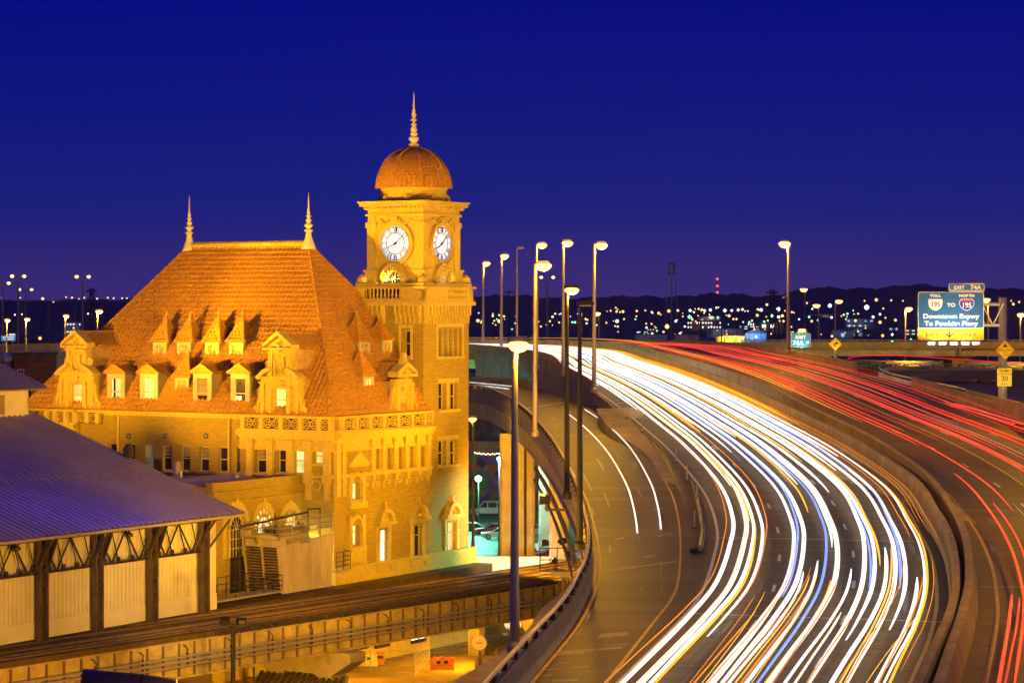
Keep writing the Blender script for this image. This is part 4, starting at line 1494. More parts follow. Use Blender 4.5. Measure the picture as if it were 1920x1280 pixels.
# festoons, roundels and arched windows of the clock stage
M_DIAL = mat('lit_clock_dial', (.35, .36, .38), .5, var=0, emit=(.70, .76, .86), es=1.0)
zc = 35.45
for fc, c in ((CR, TC[0]), (CL, TC[1])):
    q = MB()
    arc_band(fc, q, c, zc, 1.55, 1.85, -.02, .2, 32, 0, 360)
    arc_band(fc, q, c, zc, 1.85, 1.98, -.02, .3, 32, 0, 360)
    fc.box(q, c - .3, c + .3, zc + 1.8, zc + 2.35, 0, .34)
    for sg in (-1, 1):
        pts = [fc(c + sg * (.4 + k * .2), zc + 2.2 - .35 * math.sin(math.pi * k / 6) * 1.2, .12) for k in range(7)]
        q.tube(pts, .11, 6)
        fc.box(q, c + sg * 1.1 - .17, c + sg * 1.1 + .17, 33.05 + .15, 33.05 + .65, 0, .04)
    o = q.build('clock_surround', M_STONE, TW)
    q = MB()
    n = 48
    q.add([fc(c + 1.55 * math.cos(2 * math.pi * k / n), zc + 1.55 * math.sin(2 * math.pi * k / n), .05) for k in range(n)] + [fc(c + 1.55 * math.cos(2 * math.pi * k / n), zc + 1.55 * math.sin(2 * math.pi * k / n), 0) for k in range(n)],
          [tuple(range(n))] + [(k, (k + 1) % n, n + (k + 1) % n, n + k) for k in range(n)])
    dl = q.build('clock_dial', M_DIAL, TW)
    # numerals: seen from outside, 'right' is +s on the right face and -t on the left face
    sg = 1 if fc.axis == 't' else -1
    def polar(r_, deg, tang=0.0, d=.065):
        g = R(90 - deg)
        return fc(c + sg * (r_ * math.cos(g) + tang * math.sin(g)), zc + r_ * math.sin(g) - tang * math.cos(g), d)
    nb = MB()
    num = {1: 'I', 2: 'II', 3: 'III', 4: 'IIII', 5: 'V', 6: 'VI', 7: 'VII', 8: 'VIII', 9: 'IX', 10: 'X', 11: 'XI', 12: 'XII'}
    for k, s_ in num.items():
        wd = {'I': .11, 'V': .24, 'X': .24}
        tot = sum(wd[ch_] for ch_ in s_)
        x = -tot / 2
        for ch_ in s_:
            cxx = x + wd[ch_] / 2
            x += wd[ch_]
            if ch_ == 'I':
                nb.bar(polar(1.02, k * 30, cxx), polar(1.42, k * 30, cxx), .10, .02)
            elif ch_ == 'V':
                nb.bar(polar(1.42, k * 30, cxx - .1), polar(1.02, k * 30, cxx), .09, .02)
                nb.bar(polar(1.42, k * 30, cxx + .1), polar(1.02, k * 30, cxx), .035, .02)
            else:
                nb.bar(polar(1.42, k * 30, cxx - .1), polar(1.02, k * 30, cxx + .1), .09, .02)
                nb.bar(polar(1.42, k * 30, cxx + .1), polar(1.02, k * 30, cxx - .1), .035, .02)
    for k in range(60):
        nb.bar(polar(1.45, k * 6), polar(1.53, k * 6), .03, .02)
    pts = [polar(1.45, k * 7.5) for k in range(48)]
    nb.tube(pts, .03, 4, closed=True)
    pts = [polar(.95, k * 7.5) for k in range(48)]
    nb.tube(pts, .035, 4, closed=True)
    nb.build('dial_numerals', M_SIGNK, dl)
    hb = MB()
    hb.bar(polar(-.3, 48, 0, .1), polar(1.38, 48, 0, .1), .11, .02)
    hb.lathe([(.14, 0), (.14, .03)], polar(0, 0, 0, .09), 12, ax='y' if fc.axis == 't' else 'x')
    hb.build('minute_hand', M_SIGNK, dl)
    hb = MB()
    hb.bar(polar(-.3, 244, 0, .13), polar(.95, 244, 0, .13), .13, .02)
    hb.bar(polar(.55, 244, .0, .13), polar(.85, 244, 0, .13), .24, .02)
    hb.build('hour_hand', M_SIGNK, dl)
    # arched window under the dial
    q = MB()
    arc_band(fc, q, c, 32.3, .62, 1.28, -.02, .34, 14)
    arc_band(fc, q, c, 32.3, 1.28, 1.45, -.02, .48, 14)
    for k in range(9):
        g = R(15 + k * 18.75)
        q.bar(fc(c + .75 * math.cos(g), 32.3 + .75 * math.sin(g), .36), fc(c + 1.15 * math.cos(g), 32.3 + 1.15 * math.sin(g), .36), .16, .08)
    for sg2 in (-1, 1):
        fc.box(q, c + sg2 * .95 - .33, c + sg2 * .95 + .33, 31.95, 32.3, -.02, .34)
    o = q.build('arch_surround', M_STONE, TW)
    q = MB()
    halfdisc(fc, q, c, 32.3, .62, .0, .05, zb=31.95)
    q.build('arch_pane', M_LITP if fc is CR else M_GLASSD, o)
    q = MB()
    for k in (-1, 0, 1):
        fc.box(q, c + k * .3 - .03, c + k * .3 + .03, 31.95, 32.3 + math.sqrt(max(.01, .6 ** 2 - (k * .3) ** 2)), .05, .1)
    fc.box(q, c - .6, c + .6, 32.27, 32.33, .05, .1)
    q.build('arch_bars', M_WOODT, o)
# drum, dome and spire
q = MB()
q.lathe([(2.92, 39.2), (2.92, 40.25), (3.02, 40.3), (3.05, 40.45), (2.9, 40.5)], (TC[0], TC[1], 0), 24)
for k in range(8):
    a_ = R(22.5 + 45 * k)
    q.lathe([(.3, 39.2), (.38, 39.4), (.2, 39.75), (.05, 39.85)], (TC[0] + 3.0 * math.cos(a_), TC[1] + 3.0 * math.sin(a_), 0), 8)
q.build('drum', M_STONE, TW)
Rd, Hd = 3.30, 3.55
dome = MB().lathe([(max(.05, (Rd - .1) * math.cos(R(90 * k / 14)) ** .92), 40.42 + Hd * math.sin(R(90 * k / 14))) for k in range(15)], (TC[0], TC[1], 0), 32)
dm = dome.build('dome', M_TILE, TW)
q = MB()
nc = 17
for j in range(nc):
    e0, e1 = 88 * j / nc, 88 * (j + 1.15) / nc
    def rp(e): return (Rd * max(.02, math.cos(R(min(e, 89)))) ** .92, 40.42 + Hd * math.sin(R(min(e, 89))))
    ra, za_ = rp(e0)
    rb, zb_ = rp(e1)
    n = max(10, int(2 * math.pi * ra / .40))
    for i in range(n):
        a0, a1 = 2 * math.pi * i / n, 2 * math.pi * (i + 1) / n
        am = (a0 + a1) / 2
        def pt(r_, a_, z_): return (TC[0] + r_ * math.cos(a_), TC[1] + r_ * math.sin(a_), z_)
        q.add([pt(ra + .05, a0, za_), pt(ra + .2, am, za_ + .02), pt(ra + .05, a1, za_), pt(rb, a1, zb_), pt(rb + .06, am, zb_), pt(rb, a0, zb_), pt(ra - .03, a0, za_ - .02), pt(ra - .03, a1, za_ - .02)],
              [(0, 1, 4, 5), (1, 2, 3, 4), (6, 1, 0), (6, 7, 1), (7, 2, 1)])
q.build('dome_tiles', M_TILE, dm, norm=False)
q = MB()
for k in range(8):
    a_ = R(45 * k)
    pts = [(TC[0] + (Rd + .08) * max(.03, math.cos(R(88 * j / 14))) ** .92 * math.cos(a_), TC[1] + (Rd + .08) * max(.03, math.cos(R(88 * j / 14))) ** .92 * math.sin(a_), 40.45 + (Hd + .06) * math.sin(R(88 * j / 14))) for j in range(15)]
    q.tube(pts, .12, 6)
q.build('dome_ribs', M_TILE, dm)
SP = [(.75, -.25), (.6, .05), (.38, .18), (.34, .3), (.5, .45), (.55, .55), (.28, .65), (.3, .8), (.48, .95), (.5, 1.12), (.46, 1.22), (.28, 1.3), (.26, 1.42), (.38, 1.5), (.38, 1.56), (.22, 1.65), (.28, 1.85),
      (.3, 2.0), (.2, 2.2), (.14, 2.3), (.3, 2.42), (.3, 2.48), (.14, 2.55), (.12, 2.75), (.34, 2.85), (.18, 2.98), (.12, 3.1), (.24, 3.3), (.22, 3.5), (.1, 3.65), (.2, 3.75), (.1, 3.9), (.08, 4.2), (.05, 5.1), (.015, 5.6)]
o = MB().lathe([(r_ * .95, z) for r_, z in SP], n=14).build('spire', M_COPPER, TW, smooth=True)
o.location = (TC[0], TC[1], 40.42 + Hd - .1)
o.scale = (1, 1, .93)

# ================================================================ ANNEX with arched windows
AN = thing('station_annex', 'low yellow brick annex with arched windows and flat roof beside the station', 'building', ORG, ROT)
FA = Face('t', 3.0, -1)
sA = Sx(398, 3.0)
q = MB()
q.box(sA, -.36, 3.0, 33, 0, 15.2)
q.build('wall', M_BRICK, AN)
q = MB()
FA.box(q, sA - .15, -.36, 15.2, 15.95, -.5, .15)
FA.box(q, sA - .25, -.36, 14.25, 14.45, -.3, .22)
FA.box(q, sA - .1, -.36, 15.0, 15.22, -.3, .28)
q.box(sA - .15, sA + .3, 3.55, 33, 15.2, 15.6)
q.build('parapet', M_BRICK, AN)
q = MB().box(sA + .3, -.37, 3.5, 33, 15.2, 15.45)
q.build('flat_roof', M_FLATR, AN)
q = MB()
q.prism([(3.5, 15.45), (14, 15.45), (8, 16.0)], 'x', sA + .6, -3)
q.build('roof_ridge', M_FLATR, AN)
for x, y, h_ in ((505, 894, .5), (372, 886, .5), (430, 886, .35)):
    pass
for i, (cx, pane) in enumerate(((441.7, M_GLASSD), (492.7, M_LITP), (542, M_LITP))):
    a = FA.px(cx)
    zc_ = FA.z(992, a)
    q = MB()
    arc_band(FA, q, a, zc_, 1.25, 1.7, -.05, .16, 18, ry=1.35)
    arc_band(FA, q, a, zc_, .78, .92, -.05, .14, 16, ry=1.35)
    for k in range(0, 8):
        g = R(11 + k * 22.5)
        q.bar(FA(a + .9 * math.cos(g), zc_ + 1.22 * math.sin(g), .08), FA(a + 1.28 * math.cos(g), zc_ + 1.73 * math.sin(g), .08), .28, .12)
    for sg in (-1, 1):
        FA.box(q, a + sg * 1.47 - .22, a + sg * 1.47 + .22, zc_ - 2.2, zc_, -.05, .14)
        FA.box(q, a + sg * .85 - .07, a + sg * .85 + .07, zc_ - 2.2, zc_, -.05, .14)
    FA.box(q, a - .14, a + .14, zc_ + 1.65, zc_ + 2.5, -.05, .24)
    o = q.build('window', M_STONE, AN)
    q = MB()
    halfdisc(FA, q, a, zc_, .78, -.03, .04, ry=1.35, zb=zc_ - 2.2)
    q.build('pane', M_LITW if i == 1 else pane, o)
    if i == 1:
        q = MB()
        arc_band(FA, q, a, zc_, .95, 1.22, -.02, .03, 12, a0=5, a1=175, ry=1.35)
        q.build('fanlight', M_LITW, o)
    q = MB()
    for k in range(1, 6):
        g = R(30 * k)
        q.bar(FA(a, zc_, .06), FA(a + .78 * math.cos(g), zc_ + 1.05 * math.sin(g), .06), .04)
    ring(FA, a, zc_, .4, .03, .06, q, 10, 0, 180)
    for k in (-.4, 0, .4):
        FA.box(q, a + k - .03, a + k + .03, zc_ - 2.2, zc_, .04, .08)
    for z in (0, -.75, -1.5):
        FA.box(q, a - .78, a + .78, zc_ + z - .03, zc_ + z + .03, .04, .085)
    q.build('glazing_bars', M_WOODT, o)
a = FA.px(444)
q = MB()
FA.box(q, a - .9, a + .9, 7.0, 10.2, -.02, .05)
o = q.build('window', M_GLASSD, AN)
q = MB()
for k in range(4):
    FA.box(q, a - .9 + k * .6 - .04, a - .9 + k * .6 + .04, 7.0, 10.2, .05, .09)
for z in (7.8, 8.7, 9.5):
    FA.box(q, a - .9, a + .9, z - .03, z + .03, .05, .095)
q.build('glazing_bars', M_STEELD, o)
# added wall lamp and lit door slot near the corner, behind the cooling unit
q = MB()
a = FA.px(597)
o = thing('added_wall_lamp', 'small bright added bulkhead lamp on the shaded wall behind the cooling unit', 'lamp', to_world(-.5, 1.6, 9.6), ROT)
MB().box(-.12, .15, -.25, .25, -.2, .2).build('housing', M_STEELD, o)
MB().box(-.2, -.121, -.2, .2, -.15, .15).build('lens', M_LAMP, o)
light('lamp_light', 'POINT', (-.5, 0, 0), 900, (1, .8, .35), o, radius=.15)
q = MB()
FP.box(q, 1.05, 1.45, 8.6, 10.0, -.02, .03)
q.build('window', M_LITB, ST)
# roof vents on the annex
for x, y, lab in ((505, 889, 'small round roof vent on the flat annex roof nearest the lit window'), (400, 888, 'stub pipe on the purple flat annex roof')):
    pass
tv = thing('roof_vent', 'squat cylindrical vent with pale base standing on the purple flat roof', 'vent', to_world(Sx(333, 14), 14, 15.45), ROT)
MB().lathe([(.55, 0), (.55, .25)], n=4).build('base', M_PANEL, tv)
MB().lathe([(.38, .25), (.38, .95), (.44, .97), (.44, 1.1), (.38, 1.12), (.38, 1.3), (.2, 1.38)], n=14).build('drum', M_STEEL, tv)
tv = thing('roof_vent', 'little round vent on the flat annex roof near the parapet', 'vent', to_world(-5.0, 6.2, 15.45), ROT)
MB().lathe([(.1, 0), (.1, .4), (.24, .42), (.2, .6), (.05, .68)], n=12).build('cowl', M_STEEL, tv)
tv = thing('roof_vent', 'stub pipe vent standing on the sloping purple annex roof', 'vent', to_world(-9.0, 8.8, 15.7), ROT)
MB().lathe([(.14, 0), (.14, .7), (.17, .71), (.17, .8)], n=10).build('pipe', M_STEEL, tv)
# ================================================================ GROUND
g = MB()
g.quad((-5500, -150, -.05), (5500, -150, -.05), (5500, 4900, -.05), (-5500, 4900, -.05))
struct('ground', g, mat('dark_far_ground', (.11, .08, .08), .95, var=.4, scale=.01))
g = MB().quad((-60, 90, 0), (25, 90, 0), (40, 262, 0), (-60, 262, 0))
struct('yard_ground', g, M_DIRT)
g = MB().quad((-30, 240, .02), (70, 240, .02), (120, 470, .02), (-60, 470, .02))
struct('street', g, M_STREET)
g = MB()
for k in range(4):
    a, b = P(890 + 60 * k, 1010, 319), P(935 + 60 * k, 1010, 319)
    g.quad(V3((a.x, 300, .026)), V3((a.x + 3, 300, .026)), V3((a.x + 3, 300.3, .026)), V3((a.x, 300.3, .026)))
struct('road_marking', g, M_LINEW)

# ================================================================ TRAIN SHED
SH = thing('train_shed', 'long train shed with ribbed metal roof, cream wall panels and dark lattice columns', 'shed', ORG, ROT)
tw, te = -2.3, -4.0
sEnd, sRf, sL = -18.5, -17.05, -70.0
zEv, sl = 14.16, .33
FW = Face('t', tw, -1)
sEnd = FW.px(405)
def ribbed(mb, sa, sb, ta, za, tb, zb, pitch=.62, hgt=.20):
    n = int(abs(sb - sa) / pitch)
    r0_, r1_ = [], []
    for i in range(n):
        s = sa + (sb - sa) * i / n
        d = (sb - sa) / n
        for f_, h_ in ((0, 0), (.30, 0), (.42, hgt), (.75, hgt), (.88, 0)):
            r0_.append((s + d * f_, ta, za + h_))
            r1_.append((s + d * f_, tb, zb + h_))
    mb.sweep([r0_, r1_], close=False)
    lo = [(x, y, z - .12) for x, y, z in (r0_[0], r0_[-1], r1_[-1], r1_[0])]
    mb.quad(*lo)
    mb.quad(r0_[0], lo[0], lo[1], r0_[-1])
tM = Tx(57, sRf - 1.0)
zM = zEv + sl * (tM - te)
q = MB()
tmid = te + (tM - te) * .42
ribbed(q, sRf, sL, te, zEv, tmid, zEv + sl * (tmid - te))
ribbed(q, sRf, sL, tmid - .15, zEv + sl * (tmid - te) + .06, tM + .4, zM + .13 + .06)
q.build('roof', M_ROOFM, SH, norm=False)
q = MB()
q.bar((sRf, te, zEv + .02), (sRf, tM, zM + .04), .1, .22)
q.bar((sRf, te - .06, zEv - .06), (sL, te - .06, zEv - .06), .08, .2)
q.build('roof_trim', M_STEEL, SH)
# monitor
q = MB()
ribbed(q, sRf - .1, sL, tM - 1.1, zM + 2.35, tM + 7, zM + 2.35 + 7 * .42)
q.build('monitor_roof', M_ROOFM, SH, norm=False)
q = MB()
q.box(sL, sRf - 1.2, tM, tM + .1, zM - .3, zM + 2.6)
q.prism([(tM, zM - 1), (tM + 14, zM - 1), (tM + 14, zM + 3.5), (tM + 7, zM + 5), (tM, zM + 2.4)], 'x', sRf - 1.4, sRf - 1.2)
mw = q.build('monitor_wall', M_PANEL, SH)
q = MB()
for k in range(3):
    s = sRf - 3.4 - k * 9
    q.box(s - 5.0, s - .6, tM - .05, tM - .001, zM + .35, zM + 1.9)
q.build('monitor_window', mat('dull_amber_glass', (.30, .2, .06), .3), mw)
# end gable under the rake (far side seen through)
q = MB()
q.prism([(tw, 7.0), (tM, 7.0), (tM, zM - .3), (tw, zEv + sl * (tw - te) - .2)], 'x', sEnd - .15, sEnd - .02)
q.build('end_wall', M_PANEL, SH)
q = MB()
q.box(sL, sEnd, tw, tw + .15, 7.0, zEv + sl * (tw - te) - .15)
n = int((sEnd - sL) / .42)
for k in range(n):
    s = sEnd - .1 - k * .42
    q.box(s - .33, s, tw - .045, tw, 8.25, zEv + .35)
q.box(sL, sEnd, tw - .08, tw, 7.0, 8.22)
q.build('wall_panels', M_PANEL, SH)
# lattice columns with knee braces and truss
cols = [FW.px(x) for x in (372, 275, 172, 68)]
cols.append(cols[-1] - (cols[-2] - cols[-1]))
tc_ = tw - .55
for s in cols:
    q = MB()
    for ds in (-.36, .36):
        q.box(s + ds - .07, s + ds + .07, tc_ - .22, tc_ + .22, 6.9, zEv + .1)
    n = 14
    for k in range(n):
        z0_, z1_ = 7.0 + k * (7.0 / n), 7.0 + (k + 1) * (7.0 / n)
        q.bar((s - .32, tc_ - .2, z0_), (s + .32, tc_ - .2, z1_), .06, .03)
        q.bar((s + .32, tc_ - .17, z0_), (s - .32, tc_ - .17, z1_), .06, .03)
    q.box(s - .34, s + .34, tc_ + .16, tc_ + .2, 7.0, 13.9)
    q.bar((s, tc_, 12.6), (s, te + .1, zEv - .2), .12, .18)
    q.build('column', mat('brown_painted_column', (.10, .065, .05), .6, var=.3), SH)
for a, b in zip([sEnd - .2] + cols, cols):
    q = MB()
    zb_, zt_ = 11.6, 13.85
    L_ = a - b
    if L_ > 3:
        q.bar((a, tc_, zb_), (b, tc_, zb_), .12, .16)
    q.bar((a, tc_, zt_), (b, tc_, zt_), .12, .16)
    if L_ > 3:
        nseg = 4
        for k in range(nseg):
            x0 = b + L_ * k / nseg
            x1 = b + L_ * (k + 1) / nseg
            q.bar((x0, tc_, zt_ if k % 2 == 0 else zb_), (x1, tc_, zb_ if k % 2 == 0 else zt_), .09, .09)
            q.bar((x0, tc_, zt_), ((x0 + x1) / 2, tc_, zb_ + .1), .06, .06)
            q.box((x0 + x1) / 2 - .15, (x0 + x1) / 2 + .15, tc_ - .06, tc_ + .06, zb_ - .02, zb_ + .4)
        q.bar((b + .4, te + .15, zEv - .1), (b + .4, tc_, zb_), .16, .2)
        q.bar((a - .4, te + .15, zEv - .1), (a - .4, tc_, zb_ + .5), .12, .16)
        q.bar((b, tc_, zb_), (b + 1.2, tc_, zt_ - .1), .16)
    else:
        q.bar((b + .35, tc_, zb_), (a, te + .2, zt_), .14)
    q.build('truss', M_STEELD, SH)
tv = thing('roof_vent', 'dark cowl vent poking out of the ribbed shed roof near its rake', 'vent', to_world(sRf - .9, Tx(241, sRf - .9), 0), ROT)
zz = zEv + sl * (Tx(241, sRf - .9) - te)
MB().lathe([(.12, zz - .3), (.12, zz + .55)], n=8).build('pipe', M_STEELD, tv)
MB().box(-.32, .3, -.3, .3, zz + .5, zz + 1.2).lathe([(.36, zz + 1.2), (.2, zz + 1.5), (.02, zz + 1.55)], n=8).build('cowl', M_STEELD, tv)
for px_, zz in ((222, 13.7), (10, 13.7)):
    s = FW.px(px_)
    o = thing('eave_lamp', 'small dark lamp housing under the shed eave ' + ('between two lattice columns' if px_ > 100 else 'by the leftmost column'), 'lamp', to_world(s, -3.3, 13.55), ROT)
    MB().lathe([(.08, .4), (.1, .2), (.3, .05), (.3, -.1), (.22, -.16)], n=10).build('housing', M_STEELD, o)

# ================================================================ PLATFORM between shed and station
q = MB().box(-75, 21.3, -2.25, 2.95, 5.6, 6.9)
o = struct('station_platform', q, M_TIMBER)
o.location = ORG
o.rotation_euler = (0, 0, ROT)

# ================================================================ COOLING UNIT
CU = thing('cooling_unit', 'big pale cooling plant with slatted louvre sides, round fan top and pipework', 'cooling unit', ORG, ROT)
tq = -.9
FQ = Face('t', tq, -1)
sa, sb = FQ.px(527), FQ.px(624)
zb_, zt_ = 7.0, 10.75
fl = .5
q = MB()
q.prism([(sa + fl * .6, zb_), (sb - fl * .6, zb_), (sb + .1, zt_), (sb + .1, zt_ + .55), (sa - .1, zt_ + .1), (sa - .1, zt_)], 'y', tq, tq + .12)
for k in range(1, 5):
    s = sa + (sb - sa) * k / 5
    q.box(s - .05, s + .05, tq - .05, tq, zb_ + .2, zt_ - .1)
q.box(sa, sb, tq - .05, tq, zt_ - .6, zt_ - .5)
q.box(sa + .3, sb - .3, tq - .06, tq, zb_ + .75, zb_ + .85)
q.box((sa + sb) / 2 - .45, (sa + sb) / 2 + .45, tq - .08, tq, zb_ + 1.4, zb_ + 2.4)
M_CUN = mat('pale_cooling_panel', (.50, .40, .30), .6, var=.2, scale=.8, spots=(1.4, .62, (.42, .26, .10)), stretch=(1, 1, .4))
q.build('front_panel', M_CUN, CU)
tb2 = 2.6
q = MB().box(sa + .5, sb - .3, tq + .12, tb2, zb_, zt_)
q.build('body', M_STEELD, CU)
tl = Tx(461, sa)
q = MB()
tm = (tq + tl) / 2
q.box(sa - .1, sa + .9, tq + .12, tl, zt_ - .05, zt_ + .55)
for t_ in (tq + .15, tm, tl):
    q.bar((sa + .35, t_, zb_), (sa - .25, t_, zt_), .16, .16)
lf = q.build('louvre_frame', M_CUN, CU)
q = MB()
for a, b in ((tq + .25, tm - .1), (tm + .1, tl - .05)):
    for k in range(15):
        z = zb_ + .25 + k * .235
        sx_ = sa + .35 - .6 * (z - zb_) / (zt_ - zb_)
        q.obox((sx_, (a + b) / 2, z), (.14, 0, -.07), (0, (b - a) / 2, 0), (.012, 0, .02))
q.build('louvre_slats', mat('louvre_slat', (.34, .25, .14), .7), lf)
q = MB()
fc_ = ((sa + sb) / 2 - .3, 1.0)
q.lathe([(2.1, zt_ + .1), (1.85, zt_ + .55), (1.8, zt_ + .9), (1.95, zt_ + 1.25), (1.8, zt_ + 1.25), (1.7, zt_ + .9), (.1, zt_ + .8)], (fc_[0], fc_[1], 0), 24)
q.build('fan_stack', mat('olive_fan_metal', (.33, .27, .14), .5, metal=.3), CU, smooth=False)
q = MB()
q.tube([(sa - .2, tl + 1.6, zt_ + .85), (sa - .3, tm, zt_ + .8), (sa + .4, tq + .4, zt_ + .62), (sa + 2.6, tq + .3, zt_ + .62)], .2, 10)
q.tube([(sa - .2, tl + 2.4, zt_ + 1.0), (sa - .2, tl - .5, zt_ + 1.0)], .34, 12)
q.tube([(sa - .1, tm + .3, zt_ + .2), (sa - .3, tm + .3, zt_ + .85)], .26, 10)
q.build('pipework', mat('olive_pipe', (.42, .34, .18), .5), CU)
def railing(name, pts, h, par, nrail=3, post_gap=1.2, r_=.05, m=None):
    q = MB()
    for a, b in zip(pts, pts[1:]):
        a, b = V3(a), V3(b)
        for k in range(nrail):
            z = V3((0, 0, h * (k + 1) / nrail))
            q.tube([a + z, b + z], r_, 5)
        n = max(1, int((b - a).length / post_gap))
        for k in range(n + 1):
            p = a.lerp(b, k / n)
            q.tube([p, p + V3((0, 0, h))], r_, 5)
    return q.build(name, m or M_STEEL, par)
zr_ = zt_ + .55
railing('top_railing', [(sa, tl, zr_), (sa, tq + .2, zr_), (sb, tq + .2, zr_ + .1), (sb, 2.4, zr_ + .1)], 1.35, CU, 3, 1.6)
wk = thing('access_walkway', 'low steel walkway with railings in front of the louvres of the cooling plant', 'walkway', ORG, ROT)
MB().box(-17.2, sa - .4, -1.3, .4, 7.25, 7.4).build('deck', M_STEEL, wk)
railing('railing', [(-17.2, .4, 7.4), (-17.2, -1.3, 7.4), (sa - .4, -1.3, 7.4), (sa - .4, .4, 7.4)], 1.2, wk, 3, 1.1, .03, M_STEELD)
railing('railing', [(-14.8, 1.4, 7.0), (sa - .6, 1.4, 7.0)], 1.7, wk, 3, 1.1, .03, M_STEELD)
wk = thing('access_walkway', 'short railed steel landing at the station wall end of the cooling plant', 'walkway', ORG, ROT)
MB().box(sb + .2, sb + 2.2, -1.1, .1 - .5, 8.05, 8.2).build('deck', M_STEEL, wk)
railing('railing', [(sb + .2, -1.1, 8.2), (sb + 2.2, -1.1, 8.2), (sb + 2.2, -.45, 8.2)], 1.5, wk, 4, 1.0, .03, M_STEELD)
for s in (sb + .3, sb + 2.1):
    pass
fr = thing('pipe_frame', 'tall thin steel pipe frame spanning between annex wall and cooling plant', 'frame', ORG, ROT)
q = MB()
for s in (sa + 1.2, sb - 1.4, sb + .3):
    q.tube([(s, .6, 7.0), (s, .6, zt_ + 2.6)], .06, 6)
q.bar((sa - 3.4, .6, zt_ + 1.8), (sb - 1.4, .6, zt_ + 2.35), .14)
q.bar((sb - 1.4, .6, zt_ + 2.6), (sb + .3, .6, zt_ + 2.5), .14)
q.tube([(sa - 3.4, .6, 7.0), (sa - 3.4, .6, zt_ + 1.8)], .06, 6)
q.build('frame_bars', M_STEELD, fr)

# ================================================================ RAIL VIADUCT
va = math.atan2(38.2, 51.0)
VD = V3((math.sin(va), math.cos(va), 0))
VN = V3((-math.cos(va), math.sin(va), 0))           # towards the station
VO = (-33.3, 161.0, 0)
VR = R(90) - va
RV = thing('rail_viaduct', 'elevated railway viaduct with timber deck, riveted girder and pipes along its side', 'viaduct', VO, VR)
x0, x1 = -30, 190
zd = 6.75
q = MB().box(x0, x1, .15, 8.3, zd - .5, zd)
q.build('deck', M_TIMBER, RV)
q = MB()
n = int((x1 - x0) / .52)
for k in range(n):
    x = x0 + k * .52
    if 20 < x < 120:
        q.box(x - .13, x + .13, -.45, .14, zd - .32, zd - .02 - .05 * random.random())
q.build('tie_ends', mat('dark_tie_timber', (.06, .04, .022), .9, var=.4), RV)
for y in (1.6, 3.05, 5.2, 6.65):
    q = MB()
    q.prism([(y - .07, zd), (y + .07, zd), (y + .03, zd + .05), (y + .045, zd + .16), (y - .045, zd + .16), (y - .03, zd + .05)], 'x', x0, x1)
    q.build('rail', M_RAIL, RV)
q = MB()
for y in (.9, 3.8, 4.5, 7.5):
    q.box(x0, x1, y - .12, y + .12, zd, zd + .14)
q.build('guard_timber', mat('guard_timber_brown', (.13, .08, .035), .85, var=.35), RV)
zg = zd - .35
q = MB()
q.box(x0, x1, .05, .25, zg - 2.45, zg)
q.box(x0, x1, -.18, .4, zg - 2.6, zg - 2.45)
q.box(x0, x1, -.12, .4, zg - .12, zg - .001)
gd = q.build('girder', M_GIRD, RV)
MB().box(x0, x1, 7.6, 7.8, zg - 2.45, zg).build('girder', M_GIRD, RV)
st0 = None
for k in range(int((x1 - x0) / 1.55)):
    x = x0 + k * 1.55
    if x < 62:
        if st0 is None:
            st0 = c = MB().box(-.06, .06, -.1, .05, zg - 2.45, zg - .12).build('stiffener', mat('rusty_stiffener', (.20, .13, .06), .8, var=.3), gd)
        else:
            c = st0.copy()
            COL.objects.link(c)
        c.location = (x, 0, 0)
q = MB()
for x in (62.0,):
    q.box(x - .5, x + .5, -.5, .1, zg - 2.4, zg + .35)
q.build('joint_block', M_CONC, gd)
for k, (z, r_) in enumerate(((zg - 1.02, .09), (zg - 1.35, .10), (zg - 1.68, .07))):
    MB().tube([(x0, -.45, z), (x1, -.45, z)], r_, 8).build('side_pipe', M_STEEL, RV)
br0 = None
for k in range(40):
    x = x0 + 3 + k * 4.4
    if x < 4 or x > 96: continue
    if br0 is None:
        q = MB()
        q.box(-.05, .05, -.4, .4, -1.8, -1.72).box(-.05, .05, -.42, -.34, -1.8, -.75)
        q.tube([(0, -.38, -.8), (0, -.45, -.55), (0, -.2, -.35), (0, .3, -.3)], .04, 5)
        br0 = q.build('pipe_bracket', M_STEELD, RV)
        c = br0
    else:
        c = br0.copy()
        COL.objects.link(c)
    c.location = (x, 0, zg)
# hammerhead and flared piers
for x, kind in ((34, 'h'), (59.5, 'f'), (90, 'h'), (122, 'h')):
    q = MB()
    if kind == 'h':
        q.prism([(-1.6, zg - 2.62), (9.0, zg - 2.62), (9.0, zg - 3.3), (6.8, zg - 4.4), (.2, zg - 4.4), (-1.6, zg - 3.3)], 'x', x - .9, x + .9)
        MB().box(x - .8, x + .8, 5.2, 6.8, 0, zg - 4.401).build('pier', M_CONC, RV)
        q.box(x - .8, x + .8, .3, 1.9, 0, zg - 4.4)
    else:
        q.sweep([[(x - 1.3, -.9, zg - 2.62), (x + 1.3, -.9, zg - 2.62), (x + 1.3, 1.4, zg - 2.62), (x - 1.3, 1.4, zg - 2.62)],
                 [(x - 1.2, -.8, zg - 3.0), (x + 1.2, -.8, zg - 3.0), (x + 1.2, 1.3, zg - 3.0), (x - 1.2, 1.3, zg - 3.0)],
                 [(x - .42, -.2, zg - 4.6), (x + .42, -.2, zg - 4.6), (x + .42, .6, zg - 4.6), (x - .42, .6, zg - 4.6)],
                 [(x - .40, -.2, 0), (x + .40, -.2, 0), (x + .40, .6, 0), (x - .40, .6, 0)]])
        MB().box(x - .4, x + .4, 6.2, 7.4, 0, zg - 2.5).build('pier', M_CONC, RV)
    q.build('pier', M_CONC, RV)
